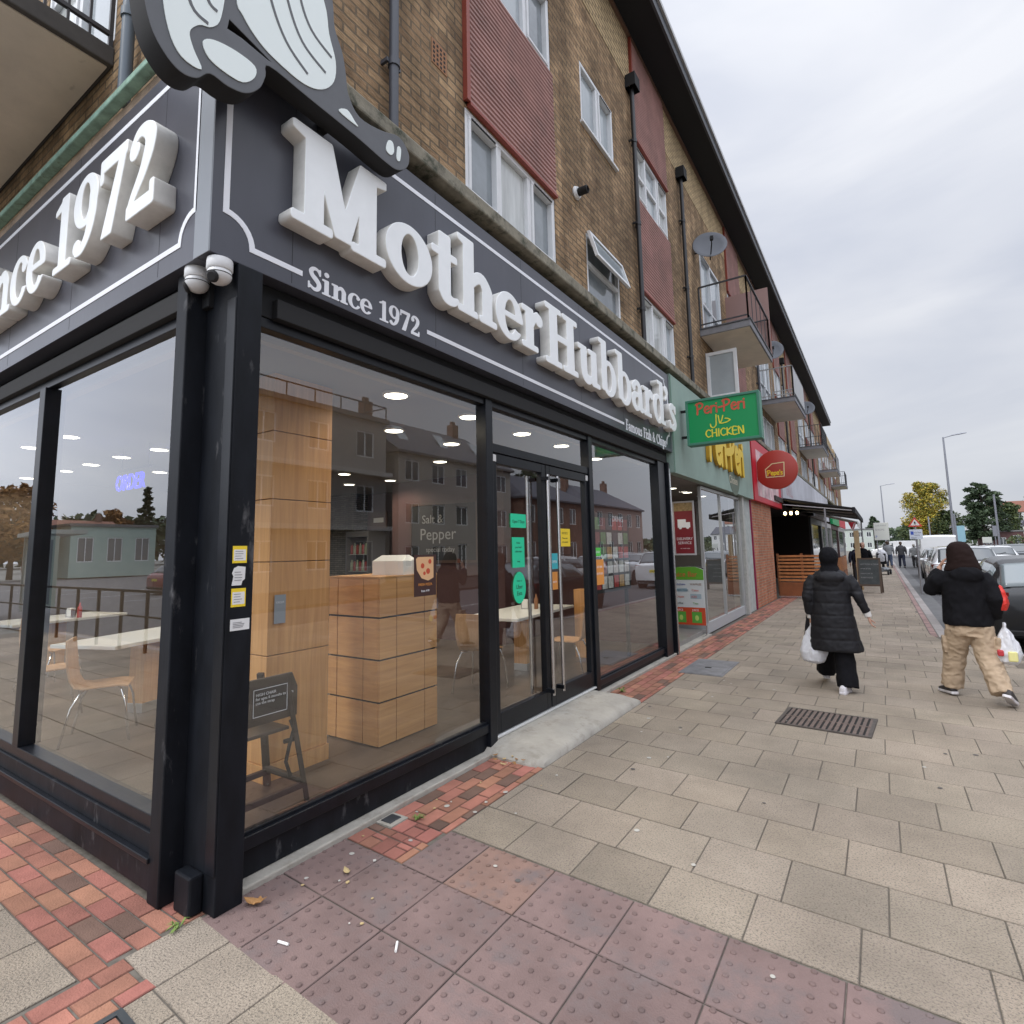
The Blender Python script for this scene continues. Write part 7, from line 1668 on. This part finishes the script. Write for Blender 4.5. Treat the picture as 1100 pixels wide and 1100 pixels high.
board((3.03, 60, 0), 1.15, 1.6, 1.88, 'large white roadside board far along the pavement under the small lamp', P('bb', (.55, .57, .53), .6), [('CAR PARK', -.48, 3.15, .19, 'greyprint'), ('SHOPS', -.48, 2.75, .24, 'greyprint'), ('P', -.5, 2.1, .3, 'blues')])
board((8.9, 48, 0), .5, .4, 1.48, 'small white sign panel low in front of the hedge', 'bb')
board((11.2, 62, 0), .28, .9, 2.0, 'narrow grey parking sign on a single post near the hedge', 'lampgrey', posts=1)
# railing and shelter on the side street (seen in the side windows)
t = thing('pedestrian_railing', 'black pedestrian guard railing along the side road kerb', 'railing', (0, -3.25, 0))
a = MB()
a.bar((-16, 0, 1.06), (-2.5, 0, 1.06), .045); a.bar((-16, 0, .62), (-2.5, 0, .62), .03)
x = -16
while x <= -2.5: a.bar((x, 0, 0), (x, 0, 1.06), .045); x += 1.0
a.build('rails', 'matblack', t)
t = thing('bus_shelter', 'glazed bus shelter with a poster case across the side road', 'bus shelter', (-19.0, -8.0 + 3.2, 0), R(8))
a = MB()
for x in (-1.8, 0, 1.8): a.box(x - .04, x + .04, -.04, .04, 0, 2.4)
a.box(-2.0, 2.0, -.9, .2, 2.4, 2.52); a.build('frame', P('shelterframe', (.38, .42, .40), .5), t)
a = MB(); a.box(-1.78, -.05, -.01, .01, .3, 2.3); a.box(.05, 1.78, -.01, .01, .3, 2.3); a.build('glass_panel', P('shelterglass', (.25, .33, .32), .1), t)
a = MB(); a.box(1.9, 3.1, -.06, .06, .35, 2.3); o = a.build('poster_case', P('casegreen', (.3, .38, .34), .4), t); a = MB(); a.box(2.0, 3.0, .061, .065, .45, 2.2); a.build('poster', P('caseposter', (.06, .09, .11), .4), o)

# ================================================================== BUILDINGS AROUND
def house(loc, rz, label, w_, d_, h_, wall, roof, floors=2, bays=3, hip=.0, rh=2.2, chim=1, name='house', door=True, over=.25, group=None, dormers=0, flat=False, railing=False, wincol='darkglass', framemt='upvc', bands=False):
    """front faces local -y, origin at the front left corner"""
    t = thing(name, label, 'house' if not flat else 'building', loc, rz, group)
    fh = h_ / floors; holes_ = []
    for f in range(floors):
        for b_ in range(bays):
            x = w_ * (b_ + .5) / bays; hwid = min(.62, w_ / bays * .28); z0 = f * fh + fh * .30; z1 = f * fh + fh * .78
            if door and f == 0 and b_ == bays // 2: z0, z1 = .1, 2.15; hwid = .45
            holes_.append((x - hwid, x + hwid, z0, z1, f, b_))
    mb = MB(); holed(mb, 'y', 0, w_, 0, h_, [q[:4] for q in holes_], 0.0, .12, -1); mb.box(0, w_, .13, d_, 0, h_)
    mb.quad((0, 0, 0), (0, .13, 0), (0, .13, h_), (0, 0, h_)); mb.quad((w_, 0, 0), (w_, .13, 0), (w_, .13, h_), (w_, 0, h_)); mb.build('wall', wall, t, fixn=False)
    for (a0, a1, z0, z1, f, b_) in holes_:
        fr = MB(); nm = 'door' if (door and f == 0 and b_ == bays // 2) else 'window'
        for q in ((a0, a1, z0, z0 + .07), (a0, a1, z1 - .07, z1), (a0, a0 + .07, z0 + .07, z1 - .07), (a1 - .07, a1, z0 + .07, z1 - .07), ((a0 + a1) / 2 - .03, (a0 + a1) / 2 + .03, z0 + .07, z1 - .07)): fr.box(q[0], q[1], .04, .10, q[2], q[3])
        fo = fr.build(nm, framemt, t); pn = MB(); pn.box(a0 + .05, a1 - .05, .075, .085, z0 + .05, z1 - .05); pn.build('pane', wincol, fo)
    if bands:
        for f in range(1, floors): a = MB(); a.box(-.05, w_ + .05, -.5, -.0, f * fh - .12, f * fh + .12); a.build('walkway', P('walkw', (.5, .48, .45), .8), t)
    if flat:
        a = MB(); a.box(-.15, w_ + .15, -.15, d_ + .1, h_, h_ + .25); rf = a.build('roof', roof, t)
        if railing:
            a = MB(); a.bar((0, 0, h_ + .95), (w_, 0, h_ + .95), .06); a.bar((0, 0, h_ + .95), (0, d_, h_ + .95), .06)
            for k in range(int(w_ / 1.6) + 1): a.bar((k * 1.6, 0, h_ + .25), (k * 1.6, 0, h_ + .95), .05)
            a.build('railing', 'rail', rf)
    else:
        a = MB(); o_ = over; hp = hip * d_ * .5
        vs = [(-o_, -o_, h_ - .05), (w_ + o_, -o_, h_ - .05), (w_ + o_, d_ + o_, h_ - .05), (-o_, d_ + o_, h_ - .05), (-o_ + hp, d_ / 2, h_ + rh), (w_ + o_ - hp, d_ / 2, h_ + rh), (-o_, -o_, h_ - .2), (w_ + o_, -o_, h_ - .2), (w_ + o_, d_ + o_, h_ - .2), (-o_, d_ + o_, h_ - .2)]
        a.add(vs, [(0, 1, 5, 4), (2, 3, 4, 5), (0, 4, 3), (1, 2, 5), (6, 9, 8, 7), (0, 6, 7, 1), (1, 7, 8, 2), (2, 8, 9, 3), (3, 9, 6, 0)]); rf = a.build('roof', roof, t)
        for c in range(chim):
            x = w_ * (.12 + .76 * c / max(1, chim - 1)) if chim > 1 else w_ * .2; a = MB(); a.box(x - .35, x + .35, d_ / 2 - .3, d_ / 2 + .3, h_ + rh * .4, h_ + rh + .9); a.box(x - .2, x - .02, d_ / 2 - .1, d_ / 2 + .1, h_ + rh + .9, h_ + rh + 1.2); a.box(x + .04, x + .22, d_ / 2 - .1, d_ / 2 + .1, h_ + rh + .9, h_ + rh + 1.2); a.build('chimney', 'housebrick', rf)
        for k in range(dormers):
            x = w_ * (k + .5) / dormers; a = MB(); z = h_ + rh * .30; y = d_ / 2 * .32; a.add([(x - .45, y, z), (x + .45, y, z), (x + .45, y + .8, z + rh * .36 * 1.0), (x - .45, y + .8, z + rh * .36)], [(0, 1, 2, 3)]); o = a.build('skylight', 'skyglass', rf); o.location.z = .06; o.location.y = -.03
    return t
P('rooftile', (.17, .07, .045), .85, var=.25, vscale=4); P('slateroof', (.085, .085, .10), .8, var=.2, vscale=4); P('render_cream', (.42, .38, .33), .85, var=.06); P('render_white', (.60, .60, .58), .85, var=.05); P('render_pink', (.36, .27, .24), .85, var=.08); P('render_grey', (.33, .31, .29), .85, var=.08); P('greyflat', (.15, .15, .15), .8)
# far side of the street, mostly seen in the shop windows
house((20.0, 20.5, 0), R(-90), 'flat roofed grey block with a roof railing across the road', 18, 9, 8.9, 'render_grey', 'greyflat', 3, 6, flat=True, railing=True, name='building', bands=True)
house((20.5, 34, 0), R(-90), 'cream three-storey house with slate roof and skylights across the road', 12, 9, 7.8, 'render_cream', 'slateroof', 3, 5, rh=3.0, chim=2, dormers=3)
house((20.0, 47, 0), R(-90), 'dull brick pair of houses with hipped slate roof across the road', 12, 8, 5.9, 'housebrick', 'slateroof', 2, 5, hip=.8, rh=2.4, chim=2)
house((20.0, 61, 0), R(-90), 'pinkish rendered houses with chimneys across the road', 13, 8, 6.0, 'render_pink', 'slateroof', 2, 5, hip=.6, rh=2.4, chim=3)
house((21, 1, 0), R(-90), 'tall mauve rendered block behind the camera', 16, 9, 11.5, 'render_pink', 'greyflat', 4, 5, flat=True, name='building')
# houses visible at the right edge
house((32.5, 212, 0), R(8), 'white house with grey slate roof behind the low hedge', 6, 8, 5.6, 'render_white', 'slateroof', 2, 3, rh=2.4, chim=1)
house((39.5, 205, 0), R(20), 'white gabled house at the right edge of the view', 9, 7, 6.0, 'render_white', 'slateroof', 2, 3, rh=2.6, chim=0)
house((35.5, 245, 0), R(5), 'tall house with orange tiled roof behind the white houses', 16, 10, 11.0, 'render_white', 'rooftile', 3, 6, rh=3.8, chim=2)
house((19.0, 136, 0), R(0), 'low maroon fronted shop under the dark tree', 6, 6, 3.2, 'maroon', 'greyflat', 1, 3, flat=True, name='building')
# far end of the street
house((-6, 140, 0), R(0), 'long pale green commercial building closing the street', 7.8, 10, 4.5, P('palegreenb', (.42, .46, .42), .8), 'greyflat', 2, 5, flat=True, name='building', door=False)
house((13, 230, 0), R(0), 'grey roofed houses far beyond the junction', 12, 8, 4.6, 'render_cream', 'slateroof', 2, 5, rh=2.6, chim=2)
# behind the camera, for the side windows
house((-57, -25.2, .0), R(90), 'pale green flat roofed hall beyond the car park', 7, 8, 4.6, P('hallgreen', (.36, .46, .41), .8), 'greyflat', 1, 3, flat=True, name='building', door=False)
house((-90, -36, 0), R(80), 'brick house among the trees beyond the car park', 9, 8, 5.0, 'housebrick', 'rooftile', 2, 3)
house((-92, -60, 0), R(100), 'white house among the trees beyond the car park', 9, 8, 5.5, 'render_cream', 'rooftile', 2, 3)

# ================================================================== TREES
def leafmat(n, c1, c2, c3=None):
    mt, t_, b_ = newmat(n); at = t_.nodes.new('ShaderNodeAttribute'); at.attribute_name = 'v'; s_ = t_.nodes.new('ShaderNodeSeparateColor'); t_.links.new(at.outputs['Color'], s_.inputs[0])
    cr_ = t_.nodes.new('ShaderNodeValToRGB'); cr_.color_ramp.elements[0].color = (*c1, 1); cr_.color_ramp.elements[1].color = (*c2, 1)
    if c3: e_ = cr_.color_ramp.elements.new(.85); e_.color = (*c3, 1)
    t_.links.new(s_.outputs[0], cr_.inputs[0]); t_.links.new(cr_.outputs[0], b_.inputs['Base Color']); b_.inputs['Roughness'].default_value = .7; M[n] = mt
leafmat('leaf_yellow', (.09, .13, .02), (.42, .42, .045), (.52, .36, .04)); leafmat('leaf_dark', (.018, .035, .016), (.055, .085, .03)); leafmat('leaf_mid', (.03, .055, .018), (.11, .13, .035)); leafmat('leaf_orange', (.14, .06, .015), (.36, .17, .03))
P('bark', (.09, .07, .055), .95, var=.3, bump=.5, bscale=20)
def tree(loc, h, cw, label, mt, trunk_h=None, n=2600, conic=0.0, seed=0, leafs=.22, name='tree', layered=False, group=None, orange_low=False):
    r_ = random.Random(seed + int(h * 7)); t = thing(name, label, 'tree', loc, 0, group)
    th = trunk_h if trunk_h is not None else h * .28; a = MB()
    a.tube([(0, 0, 0), (.05, 0, th), (0, .1, h * .6), (0, 0, h * .88)], [h * .03, h * .022, h * .012, .02], 10)
    blobs = []
    nb = 34
    for k in range(nb):
        zt = th + (h - th) * (k + .5) / nb; f = (zt - th) / (h - th)
        prof = (max(0, math.sin(PI * min(.97, f * .86 + .10))) ** .5) * (1 - conic) + conic * (1.02 - f) ** .9
        an = k * 2.4 + r_.uniform(-.4, .4); rr_ = cw * prof * r_.uniform(.25, .80); c = Vector((rr_ * math.cos(an), rr_ * math.sin(an), zt)); blobs.append((c, cw * prof * r_.uniform(.26, .42) + h * .015))
        if k % 2 == 0: a.tube([(0, 0, max(th * .8, zt - h * .10)), tuple(c * .5 + Vector((0, 0, zt * .5 - h * .02))), tuple(c)], [h * .009, h * .006, .02], 6)
    a.build('trunk', 'bark', t, smooth=True)
    f_ = MB(); per = n // nb
    for (c, br_) in blobs:
        for q in range(per):
            d = Vector((r_.gauss(0, 1), r_.gauss(0, 1), r_.gauss(0, 1))).normalized(); p = c + Vector((d.x * br_, d.y * br_, d.z * br_ * (.45 if layered else .8))) * (r_.random() ** .4) * r_.uniform(.85, 1.15)
            s_ = leafs * r_.uniform(.6, 1.3); u = Vector((r_.gauss(0, 1), r_.gauss(0, 1), r_.gauss(0, .6))).normalized(); v = u.cross(Vector((r_.gauss(0, 1), r_.gauss(0, 1), r_.gauss(0, 1)))).normalized()
            col = r_.uniform(0, .75) + (.25 if orange_low and p.z < h * .5 else 0)
            f_.add([p - u * s_, p - v * s_ * .5, p + u * s_, p + v * s_ * .5], [(0, 1, 2, 3)], min(1, col))
    f_.build('crown', mt, t, fixn=False); return t
tree((11.9, 151, 0), 14.4, 4.7, 'rounded yellow and orange autumn tree in the middle distance', 'leaf_yellow', 3.4, 11000, seed=1, leafs=.25, orange_low=True)
tree((19.6, 137, 0), 12.6, 4.6, 'wide dark green tree with layered branches in front of the white houses', 'leaf_dark', 2.0, 9000, conic=.35, seed=2, leafs=.30, layered=True)
tree((25.0, 146, 0), 9.0, 2.3, 'brownish green tree right of the wide dark one', 'leaf_mid', 2.5, 2600, seed=3, leafs=.28)
tree((15.2, 148, 0), 8.0, 3.2, 'mid green tree tucked behind the yellow one', 'leaf_mid', 1.0, 3000, seed=4, leafs=.30)
tree((9.4, 170, 0), 6.5, 3.0, 'small rounded green tree at the end of the road', 'leaf_mid', 1.0, 2200, seed=5, leafs=.30)
tree((2.0, 152, 0), 7.6, 2.6, 'pointed dark conifer above the pale green building', 'leaf_dark', 2.0, 2600, conic=.8, seed=6, leafs=.3)
tree((49, 262, 0), 18, 4.5, 'round brown tree peeping above the orange roof', 'leaf_mid', 2.0, 2400, seed=8, leafs=.5)
a = MB(); r_ = random.Random(9)
for i in range(2600):
    x, y, z = r_.uniform(0, 7), r_.uniform(-.8, .8), 0; hh = 1.5 + .35 * math.sin(x * 1.3) + .2 * math.sin(x * 3); z = r_.random() ** .6 * hh; s_ = r_.uniform(.06, .13); u = Vector((r_.gauss(0, 1), r_.gauss(0, 1), r_.gauss(0, 1))).normalized(); v = u.cross(Vector((r_.gauss(0, 1), r_.gauss(0, 1), r_.gauss(0, 1)))).normalized(); p = Vector((x, y, z))
    a.add([p - u * s_, p - v * s_ * .6, p + u * s_, p + v * s_ * .6], [(0, 1, 2, 3)], r_.random())
o = a.build('hedge', 'leaf_mid', loc=(11.3, 58, .1), fixn=False); tag(o, 'bright green bushy hedge in front of the white houses', 'hedge')
# line of distant woodland, and the trees the side windows mirror
def wood(name, x0, x1, y, h, n, seed, mt='leaf_dark', depth=14, ls=.8, swap=False, lab='far-off band of dark woodland at the end of the street'):
    a = MB(); r_ = random.Random(seed)
    for i in range(n):
        x = r_.uniform(x0, x1); yy = y + r_.uniform(-depth, depth); top = h * (.62 + .38 * noise.noise(Vector((x * .06, seed, 0))) + .16 * noise.noise(Vector((x * .25, seed, 3)))); z = top * (r_.random() ** .5); s_ = ls * r_.uniform(.6, 1.3); p = Vector((yy, x, z)) if swap else Vector((x, yy, z)); u = Vector((r_.gauss(0, 1), r_.gauss(0, 1), r_.gauss(0, 1))).normalized(); v = u.cross(Vector((r_.gauss(0, 1), r_.gauss(0, 1), r_.gauss(0, 1)))).normalized()
        a.add([p - u * s_, p - v * s_ * .6, p + u * s_, p + v * s_ * .6], [(0, 1, 2, 3)], r_.random())
    o = a.build(name, mt, fixn=False); tag(o, lab, 'woodland', kind='stuff'); return o
wood('woodland', -60, 160, 260, 8.5, 8000, 1, ls=1.0)
wood('woodland', -150, 20, -150, 17, 12000, 2, ls=1.0, swap=True, lab='dark treeline beyond the car park, mirrored in the side windows')
tree((-104, -39.5, 0), 9.5, 3.4, 'orange autumn tree mirrored in the side window', 'leaf_orange', 2, 2600, seed=11, leafs=.4)
tree((-104, -44.5, 0), 14, 2.2, 'tall dark conifer mirrored in the side window', 'leaf_dark', 2, 2000, conic=.8, seed=12, leafs=.35)
tree((-60, -15, 0), 8, 3.4, 'broad brown tree mirrored in the end of the side window', 'leaf_orange', 2, 2600, seed=13, leafs=.3)
tree((26, 40, 0), 11, 3, 'dark conifer behind the houses opposite', 'leaf_dark', 2, 1600, conic=.7, seed=14, leafs=.35)
tree((30, 52, 0), 12, 3.5, 'second dark conifer behind the houses opposite', 'leaf_dark', 2, 1600, conic=.7, seed=15, leafs=.35)
